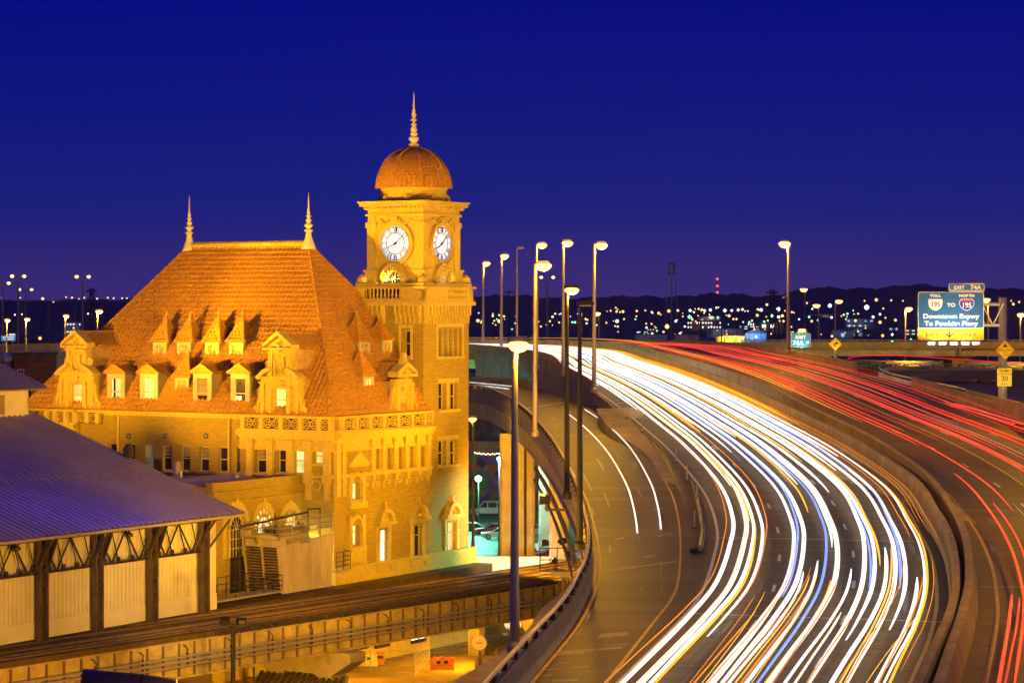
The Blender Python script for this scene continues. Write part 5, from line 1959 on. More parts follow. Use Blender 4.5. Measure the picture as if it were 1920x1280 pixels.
# lower storey windows of the station, seen under the viaduct
for cx, y0, y1 in ((713, 1182, 1206), (781, 1172, 1197), (672, 1190, 1210)):
    a = FR_.px(cx)
    q = MB()
    FR_.box(q, a - .95, a + .95, FR_.z(y1, a), FR_.z(y0, a), .13, .2)
    o = q.build('window', M_LITB if cx != 672 else M_LITP, ST)
    q = MB()
    FR_.box(q, a - .05, a + .05, FR_.z(y1, a), FR_.z(y0, a), .2, .26)
    FR_.box(q, a - 1.1, a + 1.1, FR_.z(y1, a) - .3, FR_.z(y1, a) - .01, .13, .3)
    q.build('window_frame', M_STEELD, o)
# concrete frame with rounded opening under the ramp
q = MB()
def rrect(x0_, x1_, z0_, z1_, r_):
    pts = []
    for cx, cz, a0 in ((x1_ - r_, z1_ - r_, 0), (x0_ + r_, z1_ - r_, 90), (x0_ + r_, z0_ + r_, 180), (x1_ - r_, z0_ + r_, 270)):
        for k in range(5):
            pts.append((cx + r_ * math.cos(R(a0 + 22.5 * k)), cz + r_ * math.sin(R(a0 + 22.5 * k))))
    return pts
dW = 228
def wp(px, py): 
    p = P(px, py, dW)
    return p.x, p.z
xa, za_ = wp(945, 1200); xb, zb2 = wp(978, 1147)
o_ = rrect(xa - 1.9, xb + 2.6, 0, zb2 + 2.2, .05)
i_ = rrect(xa, xb, max(.2, za_), zb2, .5)
n = len(o_)
vs = [(p[0], dW, p[1]) for p in o_] + [(p[0], dW, p[1]) for p in i_] + [(p[0], dW + 1, p[1]) for p in o_] + [(p[0], dW + 1, p[1]) for p in i_]
fs = []
for k in range(n):
    j = (k + 1) % n
    fs += [(k, j, n + j, n + k), (2 * n + k, 3 * n + k, 3 * n + j, 2 * n + j), (n + k, n + j, 3 * n + j, 3 * n + k), (k, 2 * n + k, 2 * n + j, j)]
q.add(vs, fs)
tag(q.build('abutment_wall', M_CONC), 'concrete support wall with a rounded opening under the rail viaduct near the ramp', 'wall')
q = MB().box(xa - 3, xb + 3, dW + 9, dW + 9.4, 0, 6)
tag(q.build('backing_wall', M_PANEL), 'pale wall lit bluish white behind the rounded opening', 'wall')

# ================================================================ YARD OBJECTS
def jersey(label, px, py, m, w):
    p = on = P(px, py, 30 * F / (py - HOR))
    o = thing('traffic_barrier', label, 'barrier', (p.x, p.y, 0), ROT + R(-52), group=None)
    q = MB()
    q.prism([(-.32, 0), (.32, 0), (.3, .22), (.16, .42), (.13, .95), (-.13, .95), (-.16, .42), (-.3, .22)], 'x', -w / 2, w / 2)
    for k in (-1, 0, 1):
        q.box(w / 3.2 * k - .22, w / 3.2 * k + .22, -.36, -.2, .28, .5)
        q.box(w / 3.2 * k - .12, w / 3.2 * k + .12, -.14, .14, .95, 1.06)
    q.build('body', m, o)
    q = MB()
    for k in (-.5, .5):
        q.box(w / 3.2 * k - .16, w / 3.2 * k + .16, -.2, -.12, .5, .72)
    q.build('slot', M_STEELD, o)
    return o
jersey('white plastic traffic barrier standing in the dirt yard under the rail viaduct', 684, 1247, mat('white_barrier_plastic', (.75, .68, .5), .5), 2.1)
jersey('short orange plastic barrier end touching the white one in the yard', 712, 1244, mat('orange_barrier_plastic', (.75, .22, .03), .5), .7)
jersey('orange plastic traffic barrier beside the flared concrete pier', 829, 1254, mat('orange_barrier_plastic', (.75, .22, .03), .5), 2.0)
fe = thing('wire_fence', 'sagging wire mesh fence on thin posts across the dirt yard', 'fence', (0, 0, 0))
fpts = [P(x, y, 30 * F / (y - HOR)) for x, y in ((640, 1236), (695, 1262), (777, 1268), (805, 1236), (880, 1230), (930, 1262), (990, 1240))]
for p in fpts:
    MB().tube([V3((p.x, p.y, 0)), V3((p.x, p.y, 2.1))], .04, 6).build('post', M_STEEL, fe)
q = MB()
for a, b in zip(fpts, fpts[1:]):
    for z in (.15, .6, 1.1, 1.6, 2.05):
        q.tube([V3((a.x, a.y, z)), V3(((a.x + b.x) / 2, (a.y + b.y) / 2, z - .06)), V3((b.x, b.y, z))], .012, 4)
    n = int((b - a).length / .45)
    for k in range(n):
        c = a.lerp(b, k / n)
        c2 = a.lerp(b, (k + 1) / n)
        q.bar((c.x, c.y, .15), (c2.x, c2.y, 2.05), .01)
q.build('mesh', M_STEEL, fe)
for i, (x, y) in enumerate(((545, 1225), (592, 1230))):
    p = P(x, y, 196)
    o = thing('stand_pipe', ('bent grey pipe rising beside the pier under the rail viaduct, nearer the pier', 'bent grey pipe rising under the rail viaduct, nearer the white barrier')[i], 'pipe', (p.x, p.y, 0))
    MB().tube([(0, 0, 0), (0, 0, 3.0), (-.15, 0, 3.3), (-.7, 0, 3.9)], .16, 8).build('pipe', M_STEEL, o)
for i, x in enumerate((458, 476, 510, 527)):
    p = P(x, 1230, 194)
    tag(MB().tube([(p.x, p.y, 0), (p.x, p.y, 3.4)], .06, 6).build('scaffold_pole', M_STEELD), ('thin dark upright pole under the girder beside the hammerhead pier', 'thin dark upright pole under the girder, second from the pier', 'thin dark upright pole just before the bent pipes', 'thin dark upright pole touching the bent pipes')[i], 'pole')
sd = thing('concrete_shed', 'low flat concrete shed roof with ribbed edge at the bottom of the yard', 'shed', (0, 0, 0))
a, b = P(585, 1275, 190), P(650, 1268, 190)
MB().box(a.x - 4.0, b.x, 186, 192, 0, 1.6).build('body', M_CONC, sd)
q = MB()
for k in range(14):
    q.box(a.x - 4.1 + k * .5, a.x - 3.9 + k * .5, 185.8, 192, 1.6, 1.78)
q.build('roof_ribs', M_STEELD, sd)
# round sign seen from behind, on a pole
p = P(899, 1204, 150)
rsn = thing('round_sign', 'round pale sign disc on a dark pole in front of the yard', 'sign', (p.x, p.y, 0))
MB().tube([(0, 0, 0), (0, 0, p.z)], .06, 8).build('pole', M_STEELD, rsn)
MB().lathe([(.44, -.02), (.45, 0), (.44, .02)], (0, -.08, p.z), 24, 'y').build('disc', mat('pinkish_sign_back', (.30, .22, .22), .6), rsn)
MB().box(-.22, .18, -.105, -.1, p.z - .03, p.z + .03).box(-.1, .1, -.105, -.1, p.z + .12, p.z + .15).build('mark', M_STEELD, rsn)
p = P(888, 1268, 150)
hy = thing('standpipe_valve', 'small dark valve post beside the round sign', 'valve', (p.x, p.y, 0))
MB().lathe([(.12, 0), (.12, p.z - .3), (.2, p.z - .2), (.2, p.z), (.1, p.z + .15), (.16, p.z + .25), (.05, p.z + .35)], n=10).build('body', M_STEELD, hy)
# dark purple pipe / tank roof bottom left
tk = thing('rooftop_duct', 'dark purple metal duct lying at the bottom edge before the rail viaduct', 'duct', (0, 0, 0))
a, b = P(155, 1269, 120), P(330, 1286, 120)
MB().tube([a, b], .42, 14).build('duct', mat('purple_grey_metal', (.10, .07, .11), .5, metal=.3), tk, smooth=True)
MB().tube([a.lerp(b, .62), a.lerp(b, .65)], .45, 14).build('band', M_STEELD, tk)
for k in (.1, .9):
    c = a.lerp(b, k)
    MB().tube([(c.x, c.y, 0), c], .12, 6).build('support', M_STEELD, tk)

# ================================================================ FLOODLIGHTS
def flood_head(par, loc, aim, power, col, angle=70, name='flood_head', size=.34, radius=.2):
    h_ = bpy.data.objects.new(name, None)
    COL.objects.link(h_)
    h_.parent = par
    h_.location = loc
    h_.rotation_euler = V3(aim).to_track_quat('-Z', 'Y').to_euler()
    q = MB()
    q.sweep([[(-size, -size * .8, -.32), (size, -size * .8, -.32), (size, size * .8, -.32), (-size, size * .8, -.32)],
             [(-size * .6, -size * .5, .1), (size * .6, -size * .5, .1), (size * .6, size * .5, .1), (-size * .6, size * .5, .1)]])
    q.build('housing', M_STEELD, h_)
    MB().box(-size * .9, size * .9, -size * .7, size * .7, -.345, -.325).build('lens', M_LAMP, h_)
    light('flood_light', 'SPOT', (0, 0, -.42), power, col, h_, radius=radius, angle=angle, blend=.6)
    return h_
w = to_world(-52, 9, 31)
bl_ = thing('blue_lamp', 'blue lamp on a tall pole beyond the left edge, tinting the shed roof', 'lamp', (w.x, w.y, 0))
MB().lathe([(.14, 0), (.1, 31)], n=8).build('pole', M_POLED, bl_)
MB().lathe([(.05, -.3), (.3, -.1), (.3, .1), (.05, .3)], (0, 0, 31.2), 10).build('lens', mat('blue_lamp_glow', (.2, .2, 1), .4, var=0, emit=(.15, .12, 1), es=6), bl_)
light('lamp_light', 'POINT', (0, 0, 30.6), 7e3, (.06, .035, 1), bl_, radius=.3)
# platform beside the viaduct, lighting the right face of station and tower
pf = thing('floodlight_platform', 'small steel platform with three floodlights aimed at the station, beside the ramp rail', 'floodlight', P(1056, 1124, 203) * 1, 0)
base = pf.location.copy()
pf.location = (base.x, base.y, 0)
zpl = P(1045, 1072, 203).z
MB().tube([(0, 0, 0), (0, 0, zpl)], .16, 10).build('post', M_CONC, pf)
MB().box(-1.9, .9, -.6, .6, zpl, zpl + .12).box(-1.0, .5, -.4, .4, zpl - .35, zpl - .002).build('platform', M_STEEL, pf)
railing('railing', [(-1.9, .6, zpl + .12), (-1.9, -.6, zpl + .12), (.9, -.6, zpl + .12)], 1.9, pf, 2, 1.3, .04, M_STEELD)
for dx, dz, tgt, pw in ((-1.35, 2.35, to_world(6, 0, 12), P_PLAT), (.0, 2.4, to_world(15, 0, 34), P_PLAT * 4), (-.6, .85, to_world(2, -1, 20), P_PLAT * 1.3)):
    w = V3((base.x + dx, base.y, zpl + dz))
    flood_head(pf, (dx, 0, zpl + dz), tgt - w, pw, SODIUM, 78)
flood_head(pf, (.5, .2, zpl + 1.4), P(1005, 900, 240) - V3((base.x + .5, base.y, zpl + 1.4)), P_PLAT * 10, SODIUM, 62)
# twin flood pole in front of the viaduct, aimed at shed and station
p = P(437, 1170, 162)
fp_ = thing('floodlight_pole', 'dark pole with two wide floodlight heads before the girder, aimed at station and shed', 'floodlight', (p.x, p.y, 0))
MB().lathe([(.17, 0), (.15, p.z)], n=10).box(-.9, .9, -.08, .08, p.z - .15, p.z).build('pole', M_POLED, fp_)
flood_head(fp_, (-.55, .1, p.z + .12), to_world(4, 14, 26) - V3((p.x, p.y, p.z)), 5000, SODIUM, 80)
flood_head(fp_, (.55, .1, p.z + .12), to_world(-20, -2.3, 10) - V3((p.x, p.y, p.z)), 5200, (1, .62, .2), 85)
# floodlights on the shed roof behind its monitor, lighting the long face from in front
w = to_world(-17.6, 20.5, 0)
zs = zM + 3.2
mt = thing('roof_floodlight', 'floodlights on a short mast on the shed roof behind its raised monitor', 'floodlight', (w.x, w.y, zM - .3), ROT)
mtl = V3((0, 0, 2.2))
MB().lathe([(.09, 0), (.07, 2.3)], n=8).box(-.08, .08, -1.0, 1.0, 1.9, 2.05).build('bracket', M_POLED, mt)
def loc_aim(s, t, z): return V3((s + 17.6, t - 20.5, z - (zM - .3) - 2.4))
flood_head(mt, (.1, -.7, 2.4), loc_aim(6, 7, 31), P_LEFT, SODIUM, 84)
flood_head(mt, (.1, .7, 2.4), loc_aim(6, 27, 31), P_LEFT * .8, SODIUM, 84)
flood_head(mt, (.1, 0, 2.7), loc_aim(14.5, 4, 37), P_LEFT * 2.3, SODIUM, 46)
# floodlights bracketed to the outside of the ramp barrier
bq = V3((2.55, 152, 17.5))
mt = thing('barrier_floodlight', 'pair of dark floodlights bracketed outside the ramp barrier near the black lamp poles', 'floodlight', bq)
MB().box(-.5, .9, -.08, .08, -.1, .05).box(-.55, -.4, -.7, .7, .05, .2).build('bracket', M_POLED, mt)
flood_head(mt, (-.45, -.5, .55), to_world(3, 12, 25) - bq, P_FRONT, SODIUM, 60)
flood_head(mt, (-.45, .5, .55), to_world(15, 2, 36) - bq, P_FRONT * 1.0, SODIUM, 45)
# ================================================================ STREET LAMPS
def lamp(px, py, d, ytop, hx, hy, lit=True, dark=False, label='', r_=.15, base=None, power=None, kind='cobra', halo=.34, ground=False, name='street_lamp', group=None):
    b_ = P(px, py, d) if base is None else base
    top = P(px, ytop, d).z
    head = P(hx, hy, d)
    L = thing(name, label, 'street lamp', (b_.x, b_.y, 0 if ground else b_.z), 0, group)
    z0 = 0 if ground else b_.z
    m = M_POLED if dark else M_POLE
    MB().lathe([(r_ * 1.9, 0), (r_ * 1.9, .35), (r_ * 1.15, .5), (r_ * .62, top - z0)], n=10).build('pole', m, L, smooth=False)
    dx, dz = head.x - b_.x, head.z - z0
    MB().tube([(0, 0, top - z0 - .3), (dx * .5, 0, (top - z0 + dz) / 2 + .15), (dx, 0, dz + .12)], .07, 6).build('arm', m, L)
    q = MB()
    sg = 1 if dx >= 0 else -1
    q.prism([(-.45, .0), (.4, .0), (.5, .1), (.3, .24), (-.35, .22), (-.5, .12)], 'y', -.22, .22)
    h_ = q.build('lamp_head', m, L)
    h_.location = (dx, 0, dz)
    if not lit:
        MB().box(-.32, .3, -.18, .18, -.05, -.005).build('lens', M_OFF, h_)
    else:
        MB().lathe([(.02, -halo * 1.1), (halo * .72, -halo * .95), (halo * 1.15, -halo * .5), (halo * 1.2, -.1), (halo * .8, .02)], n=12).build('lens', M_LAMP, h_, smooth=True)
        if power:
            light('lamp_light', 'POINT', (0, 0, -halo * 1.1 - .15), power, SODIUM, h_, radius=.25)
    return L
ps = P_STREET
def rp_(px, py): return on_road(px, py, zr)
lamp(965, 1225, 98, 645, 972, 641, label='tall grey street lamp with blazing head on the lower ramp barrier', r_=.17, power=ps, halo=.36)
lamp(1087, 1030, 133, 580, 1098, 572, lit=False, dark=True, label='black street lamp with an unlit flat head standing by the ramp rail', r_=.16)
lamp(1063, 935, 155, 545, 1072, 540, dark=True, label='dark lower street lamp pole with bright head beside the black unlit one', r_=.16, power=ps, halo=.38)
lamp(1003, 818, 197, 494, 1019, 494, label='pale street lamp on the ramp barrier, shorter of a close pair, with big glowing head', r_=.17, power=ps, halo=.55)
lamp(1006, 690, 285, 458, 1016, 457, label='far street lamp just behind the shorter pale one, head slightly higher', r_=.19, power=ps * .8, halo=.5)
lamp(1056, 705, 262, 452, 1064, 453, label='tall street lamp on the main carriageway edge above the dark pole', r_=.18, power=ps, halo=.5)
lamp(1114, 736, 232, 456, 1128, 457, label='tall street lamp standing at the gore nose between ramp and highway', r_=.19, power=ps * 1.2, halo=.48)
lamp(940, 655, 340, 478, 946, 478, label='distant street lamp right of the clock tower, second from it', r_=.19, power=ps * .6, halo=.5)
lamp(906, 652, 375, 492, 912, 492, label='distant street lamp right beside the clock tower', r_=.19, power=ps * .6, halo=.5)
lamp(969, 662, 320, 467, 976, 466, lit=False, label='distant unlit street lamp, third from the clock tower', r_=.15)
lamp(1478, 664, 299, 458, 1471, 454, label='tall lone street lamp with a bright head beyond the red trails', r_=.19, power=ps * 2.6, halo=.6)
bx = thing('sensor_box', 'small solar panel box strapped to the lone tall lamp pole', 'box', P(1472, 556, 298.5))
MB().obox((0, 0, 0), (.3, 0, .16), (0, .35, 0), (-.02, 0, .04)).box(.12, .4, -.1, .1, -.9, -.5).build('panel', M_STEEL, bx)
for px, yb, d, yt, hx, hy, lb in ((1697, 682, 455, 578, 1704, 577, 'street lamp rising behind the loop ramp left of the big blue sign'), (1853, 640, 560, 562, 1850, 560, 'street lamp just right of the big blue sign'),
                                  (1913, 684, 420, 590, 1914, 588, 'street lamp at the right edge of the picture'), (1566, 646, 640, 566, 1573, 563, 'street lamp behind the yellow arrow sign'),
                                  (1535, 645, 690, 573, 1531, 571, 'street lamp between the small exit sign and the arrow sign'), (1503, 650, 700, 620, 1504, 617, 'short street lamp directly behind the small teal exit sign'),
                                  (1123, 640, 600, 588, 1119, 586, 'small far street lamp beside the gore lamp pole'), (1509, 640, 1200, 545, 1507, 541, 'very distant tall pale lamp left of the arrow sign')):
    lamp(px, yb, d, yt, hx, hy, label=lb, ground=True, r_=.2 * d / 450, halo=.42 * (d / 330), power=ps * 4.0 if d < 600 else None)
for px, yb, d, yt, hx, hy, lb in ((182, 660, 330, 582, 186, 582, 'street lamp on the far left highway, right in front of the gable'), (122, 660, 420, 592, 124, 591, 'street lamp on the far left highway, second from the gable'),
                                  (48, 668, 420, 598, 51, 597, 'street lamp on the far left highway, third from the gable'), (12, 668, 430, 601, 14, 599, 'street lamp at the left edge of the far highway')):
    lamp(px, yb, d, yt, hx, hy, label=lb, ground=True, r_=.2, halo=.42, power=ps * 1.6)
for x_, d_, lb in ((86, 322, 'street lamp beyond the right edge lighting the overpass girder'), (47, 196, 'street lamp just beyond the right edge of the picture, before the gantry'), (36, 140, 'street lamp beyond the right edge beside the red trails'), (31, 100, 'street lamp beyond the right edge nearest the camera')):
    pxx = 960 + x_ / d_ * F
    zb_ = zm(d_)
    lamp(pxx, HOR + (CZ - zb_) / d_ * F, d_, HOR + (CZ - zb_ - 13) / d_ * F, pxx - 1.2 / d_ * F, HOR + (CZ - zb_ - 13) / d_ * F, label=lb, power=ps * (4.0 if d_ > 190 else 1.0))
def twin(px, ytop, d, lb, w=.9):
    t_ = P(px, ytop, d)
    L = thing('twin_lamp', lb, 'street lamp', (t_.x, t_.y, 0))
    MB().lathe([(.35, 0), (.22, t_.z)], n=8).box(-w * 1.4, w * 1.4, -.12, .12, t_.z - .2, t_.z).build('pole', M_POLE, L)
    for sg in (-1, 1):
        MB().lathe([(.1, -.4), (.5, -.1), (.45, .25), (.1, .4)], (sg * w * 1.5, 0, t_.z), 10).build('lamp_head', M_LAMP, L)
for px, yt, d, lb in ((155, 519, 620, 'high twin headed mast lamp standing between the left gable and the pylon'), (34, 518, 620, 'high twin headed mast lamp on the far left, taller of its pair'), (48, 543, 780, 'high twin headed mast lamp on the far left, shorter of its pair'),
                      (5, 531, 650, 'high twin headed mast lamp cut by the left edge'), (1026, 520, 700, 'tall pale twin headed mast far behind the glowing lamp pair')):
    twin(px, yt, d, lb, w=1.0 * d / 620)
# lamp by the tower corner
L = lamp(887, 1060, 236, 786, 886, 783, ground=True, label='short lamp on a dark post right against the tower edge', dark=True, r_=.16, halo=.34, power=ps * .35)
# cyan mercury light fixed under the ramp and a green one by the mural
o = thing('wall_pack_lamp', 'mercury vapour lamp hung under the ramp girder', 'lamp', (6.4, 224, 14.5))
MB().box(-.25, .25, -.2, .2, 0, .35).build('housing', M_STEELD, o)
MB().box(-.26, -.251, -.15, .15, .05, .3).build('lens', M_LAMPW, o)
light('lamp_light', 'SPOT', (-.5, 0, .1), 13e3, (.12, .75, 1.0), o, aim=(-9.5, 0, -5.0), radius=.2, angle=76, blend=.9)
o = thing('green_lamp', 'bright green street lamp glowing in front of the painted wall', 'lamp', (P(897, 897, 332).x, 332, 0))
zz = P(897, 897, 332).z
MB().tube([(0, 0, 0), (0, 0, zz)], .08, 6).build('post', M_STEELD, o)
MB().lathe([(.05, -.45), (.42, -.2), (.45, .2), (.05, .45)], (0, 0, zz), 12).build('lens', mat('green_lamp_glow', (.3, 1, .6), .4, var=0, emit=(.15, 1, .5), es=14), o, smooth=True)
light('lamp_light', 'POINT', (0, -.7, zz), 24e3, (.2, 1, .55), o, radius=.3)
o = thing('street_lamp', 'bluish white lamp high over the street between tower and pier', 'street lamp', (-1.5, 292, 0))
MB().lathe([(.12, 0), (.09, 12)], n=8).build('pole', M_STEELD, o)
MB().lathe([(.05, -.3), (.3, -.1), (.3, .1), (.05, .2)], (0, 0, 12), 10).build('lens', M_LAMPW, o)
light('lamp_light', 'POINT', (0, -.5, 11.5), 24e3, (.45, .8, 1), o, radius=.3)
o = thing('added_yard_lamp', 'added bluish white lamp behind the rounded opening under the viaduct', 'lamp', (P(962, 1100, 233).x, 233, 0))  # added lamp, brightens the wall behind the opening
MB().tube([(0, 0, 0), (0, 0, 4.2)], .06, 6).build('post', M_STEELD, o)
MB().lathe([(.05, -.15), (.2, 0), (.05, .15)], (0, 0, 4.3), 8).build('lens', M_LAMPW, o)
light('lamp_light', 'POINT', (0, -.3, 4.0), 2500, (.8, .9, 1), o, radius=.2)
o = thing('added_yard_lamp', 'added unseen sodium lamp on a short pole lighting the dirt yard and viaduct girder', 'lamp', (-9, 126, 0))  # added lamp out of view, brightens yard and girder
MB().tube([(0, 0, 0), (0, 0, 9)], .1, 8).build('post', M_STEELD, o)
MB().lathe([(.05, -.25), (.3, -.1), (.3, .1), (.05, .2)], (0, 0, 9.1), 10).build('lens', M_LAMP, o)
light('lamp_light', 'POINT', (0, .4, 8.6), 80e3, SODIUM, o, radius=.25)
for i, (x_, y_, pw) in enumerate(((-13.0, 194.5, 5e3), (-4.5, 205.5, 4e3), (-23, 180.5, 3e3))):  # added lamps hidden behind the girder, brighten the yard
    o = thing('added_underpass_lamp', ('added sodium lamp fixed under the rail viaduct above the traffic barriers', 'added sodium lamp fixed under the rail viaduct near the ramp', 'added sodium lamp fixed under the rail viaduct by the stand pipes')[i], 'lamp', (x_, y_, 3.5))
    MB().box(-.25, .25, -.12, .12, 0, .2).build('housing', M_STEELD, o)
    MB().box(-.2, .2, -.1, .1, -.02, -.001).build('lens', M_LAMP, o)
    light('lamp_light', 'POINT', (0, 0, -.25), pw, SODIUM, o, radius=.15)

# ================================================================ SIGNS
def rounded(w, h, r_):
    pts = []
    for cx, cz, a0 in ((w - r_, h - r_, 0), (-w + r_, h - r_, 90), (-w + r_, -h + r_, 180), (w - r_, -h + r_, 270)):
        for k in range(5):
            pts.append((cx + r_ * math.cos(R(a0 + 22.5 * k)), cz + r_ * math.sin(R(a0 + 22.5 * k))))
    return pts
def plate(par, name, cx, cz, w, h, m, y0, y1, r_=.12):
    q = MB()
    q.prism([(cx + a, cz + b) for a, b in rounded(w, h, r_)], 'y', y0, y1)
    return q.build(name, m, par)
D = 225.0
u = D / F                                           # metres per photo pixel at the gantry
post = P(1880, 760, D)
G = thing('gantry_sign', 'big blue overhead highway sign with yellow exit band on a cantilever post', 'sign', (post.x, post.y, 0))
def gx(px): return (px - 1880) * u
def gz(py): return CZ - (py - HOR) * u
MB().lathe([(.42, 0), (.38, gz(558))], n=16).build('post', M_STEEL, G, smooth=True)
q = MB()
for y in (570, 609):
    q.tube([(gx(1735), -.35, gz(y)), (gx(1885), -.05, gz(y))], .16, 8)
q.box(gx(1876), gx(1884), -.3, .3, gz(615), gz(560))
for k in range(7):
    x = gx(1740 + k * 20)
    q.bar((x, -.35, gz(570 if k % 2 else 609)), (x + 20 * u, -.35, gz(609 if k % 2 else 570)), .1)
q.build('truss_arm', M_STEEL, G)
sx0, sx1 = gx(1719), gx(1842.5)
cxs, wsg = (sx0 + sx1) / 2, (sx1 - sx0) / 2
zt_s, zy_s, zb_s = gz(547), gz(615.5), gz(638)
plate(G, 'border_panel', cxs, (zt_s + zb_s) / 2, wsg, (zt_s - zb_s) / 2, M_SIGNW, -.62, -.56, .22)
bp = plate(G, 'blue_panel', cxs, (zt_s + zy_s) / 2, wsg - .07, (zt_s - zy_s) / 2 - .06, M_SIGNB, -.66, -.622, .16)
yp = plate(G, 'yellow_panel', cxs, (zy_s + zb_s) / 2 + .01, wsg - .05, (zy_s - zb_s) / 2 - .03, M_SIGNY, -.66, -.622, .16)
ep = plate(G, 'exit_tab', gx(1810), gz(538.5), 33.5 * u, 7 * u, M_SIGNW, -.62, -.56, .12)
plate(G, 'exit_tab_face', gx(1810), gz(538.5), 32.3 * u, 5.8 * u, M_SIGNB, -.66, -.622, .1)
yt = -.675
M_TXT = mat('reflective_white_letters', (.85, .83, .76), .5, var=0)
text('EXIT', 8.6 * u, (gx(1796), yt, gz(539.3)), G, M_TXT, bold=.01, sx=1.12)
text('74A', 12 * u, (gx(1827), yt, gz(539)), G, M_TXT, bold=.012)
text('TOLL', 6.6 * u, (gx(1751.5), yt, gz(554.5)), G, M_TXT, bold=.012, sx=1.3)
text('NORTH', 6.6 * u, (gx(1810), yt, gz(554.5)), G, M_TXT, bold=.012, sx=1.25)
text('TO', 9 * u, (gx(1781), yt, gz(572)), G, M_TXT, bold=.012, sx=1.2)
text('Downtown Expwy', 11.6 * u, (cxs, yt, gz(593)), G, M_TXT, bold=.016, sx=1.20)
text('To Powhite Pkwy', 11.6 * u, (cxs, yt, gz(606.5)), G, M_TXT, bold=.016, sx=1.20)
text('EXIT', 9 * u, (gx(1745), yt, gz(627.5)), G, M_SIGNK, bold=.008, sx=1.25)
text('ONLY', 9 * u, (gx(1813), yt, gz(627.5)), G, M_SIGNK, bold=.008, sx=1.25)
q = MB()
q.prism([(gx(1769), gz(625.5)), (gx(1772), gz(624.5)), (gx(1776), gz(628)), (gx(1776), gz(621)), (gx(1779), gz(621)), (gx(1779), gz(628)), (gx(1783), gz(624.5)), (gx(1786), gz(625.5)), (gx(1777.5), gz(633))], 'y', -.685, -.661)
q.build('down_arrow', M_SIGNK, G)
# round-shouldered state shield and interstate shield
def shield(cx, cz, w, h, kind):
    if kind == 'state':
        pts = [(-.95, 1), (.95, 1), (1, .4), (.85, -.35), (.4, -.85), (0, -1), (-.4, -.85), (-.85, -.35), (-1, .4)]
    else:
        pts = [(-.7, 1), (-.35, .9), (0, 1), (.35, .9), (.7, 1), (.98, .55), (1, .1), (.8, -.45), (.4, -.85), (0, -1.02), (-.4, -.85), (-.8, -.45), (-1, .1), (-.98, .55)]
    return [(cx + a * w, cz + b * h) for a, b in pts]
q = MB().prism(shield(gx(1751.5), gz(571.5), 13.5 * u, 11 * u, 'state'), 'y', -.69, -.661)
q.build('route_shield', M_SIGNW, G)
text('195', 13 * u, (gx(1751.5), -.70, gz(571)), G, M_SIGNK, bold=.006, sx=.9)
MB().prism(shield(gx(1810), gz(571), 14 * u, 11.3 * u, 'us'), 'y', -.68, -.661).build('route_shield', M_SIGNW, G)
MB().prism(shield(gx(1810), gz(571), 13 * u, 10.3 * u, 'us'), 'y', -.69, -.681).build('shield_face', M_SIGNV, G)
MB().box(gx(1799.5), gx(1820.5), -.697, -.691, gz(565), gz(561.5)).build('shield_band', M_SIGNR, G)
text('195', 13 * u, (gx(1810), -.70, gz(572.5)), G, M_TXT, bold=.012, sx=.95)
q = MB()
for k, x in enumerate((1740, 1761, 1782, 1803, 1823)):
    q.box(gx(x) - .04, gx(x) + .04, -1.6, -.6, gz(642.5) - .04, gz(642.5) + .04)
    q.box(gx(x) - .32, gx(x) + .32, -1.85, -1.5, gz(645.5), gz(640.5))
q.build('sign_light_fixtures', M_SIGNW, G)
for x in (1750, 1781, 1812):
    light('sign_light', 'SPOT', (gx(x), -3.0, gz(650)), 700, (1, .95, .78), G, aim=(0, 2.4, 3.4), radius=.3, angle=120, blend=.8)
light('sign_light', 'SPOT', (gx(1881), -4.0, gz(735)), 420, (1, .9, .6), G, aim=(0, 3.4, 2.6), radius=.3, angle=90, blend=.8)  # added spot without a fixture, brightens the post signs
# warning signs on the same post
def diamond(par, cx, cz, hw, m, y0, y1):
    MB().prism([(cx + hw, cz), (cx, cz + hw), (cx - hw, cz), (cx, cz - hw)], 'y', y0, y1).build('sign_border', M_SIGNK, par)
    MB().prism([(cx + hw * .95, cz), (cx, cz + hw * .95), (cx - hw * .95, cz), (cx, cz - hw * .95)], 'y', y0 - .012, y0 - .001).build('sign_face', m, par)
W1 = thing('warning_sign', 'yellow diamond open joints warning sign on the gantry post', 'sign', (post.x, post.y - .5, gz(656)))
diamond(W1, gx(1882.5), 0, 19 * u, M_SIGNY, -.03, 0)
text('OPEN JOINTS', 4.6 * u, (gx(1882.5), -.055, gz(656.3) - gz(656) + .0), W1, M_SIGNK, sx=1.05)
text('BOTH', 2.9 * u, (gx(1882.5), -.055, gz(660.7) - gz(656)), W1, M_SIGNK, sx=1.1)
text('LANES', 4.6 * u, (gx(1882.5), -.055, gz(665.5) - gz(656)), W1, M_SIGNK)
q = MB()
zz = gz(647.5) - gz(656)
q.lathe([(.09, -.01), (.09, .01)], (gx(1880.7), -.055, zz - .08), 10, 'y').lathe([(.09, -.01), (.09, .01)], (gx(1884.3), -.055, zz - .08), 10, 'y')
q.prism([(gx(1879.6), zz - .02), (gx(1884.5), zz - .04), (gx(1884), zz + .08), (gx(1882.6), zz + .28), (gx(1881.6), zz + .22), (gx(1881.2), zz + .06)], 'y', -.065, -.045)
q.build('rider_symbol', M_SIGNK, W1)
W2 = thing('speed_sign', 'yellow ramp speed plate reading 30 on the gantry post below the diamond', 'sign', (post.x, post.y - .5, gz(706)))
q = MB().box(gx(1867), gx(1895.5), -.03, 0, gz(724) - gz(706), gz(689) - gz(706))
q.build('sign_border', M_SIGNK, W2)
MB().box(gx(1867.6), gx(1894.9), -.042, -.031, gz(723.4) - gz(706), gz(701.2) - gz(706)).build('sign_face', M_SIGNY, W2)
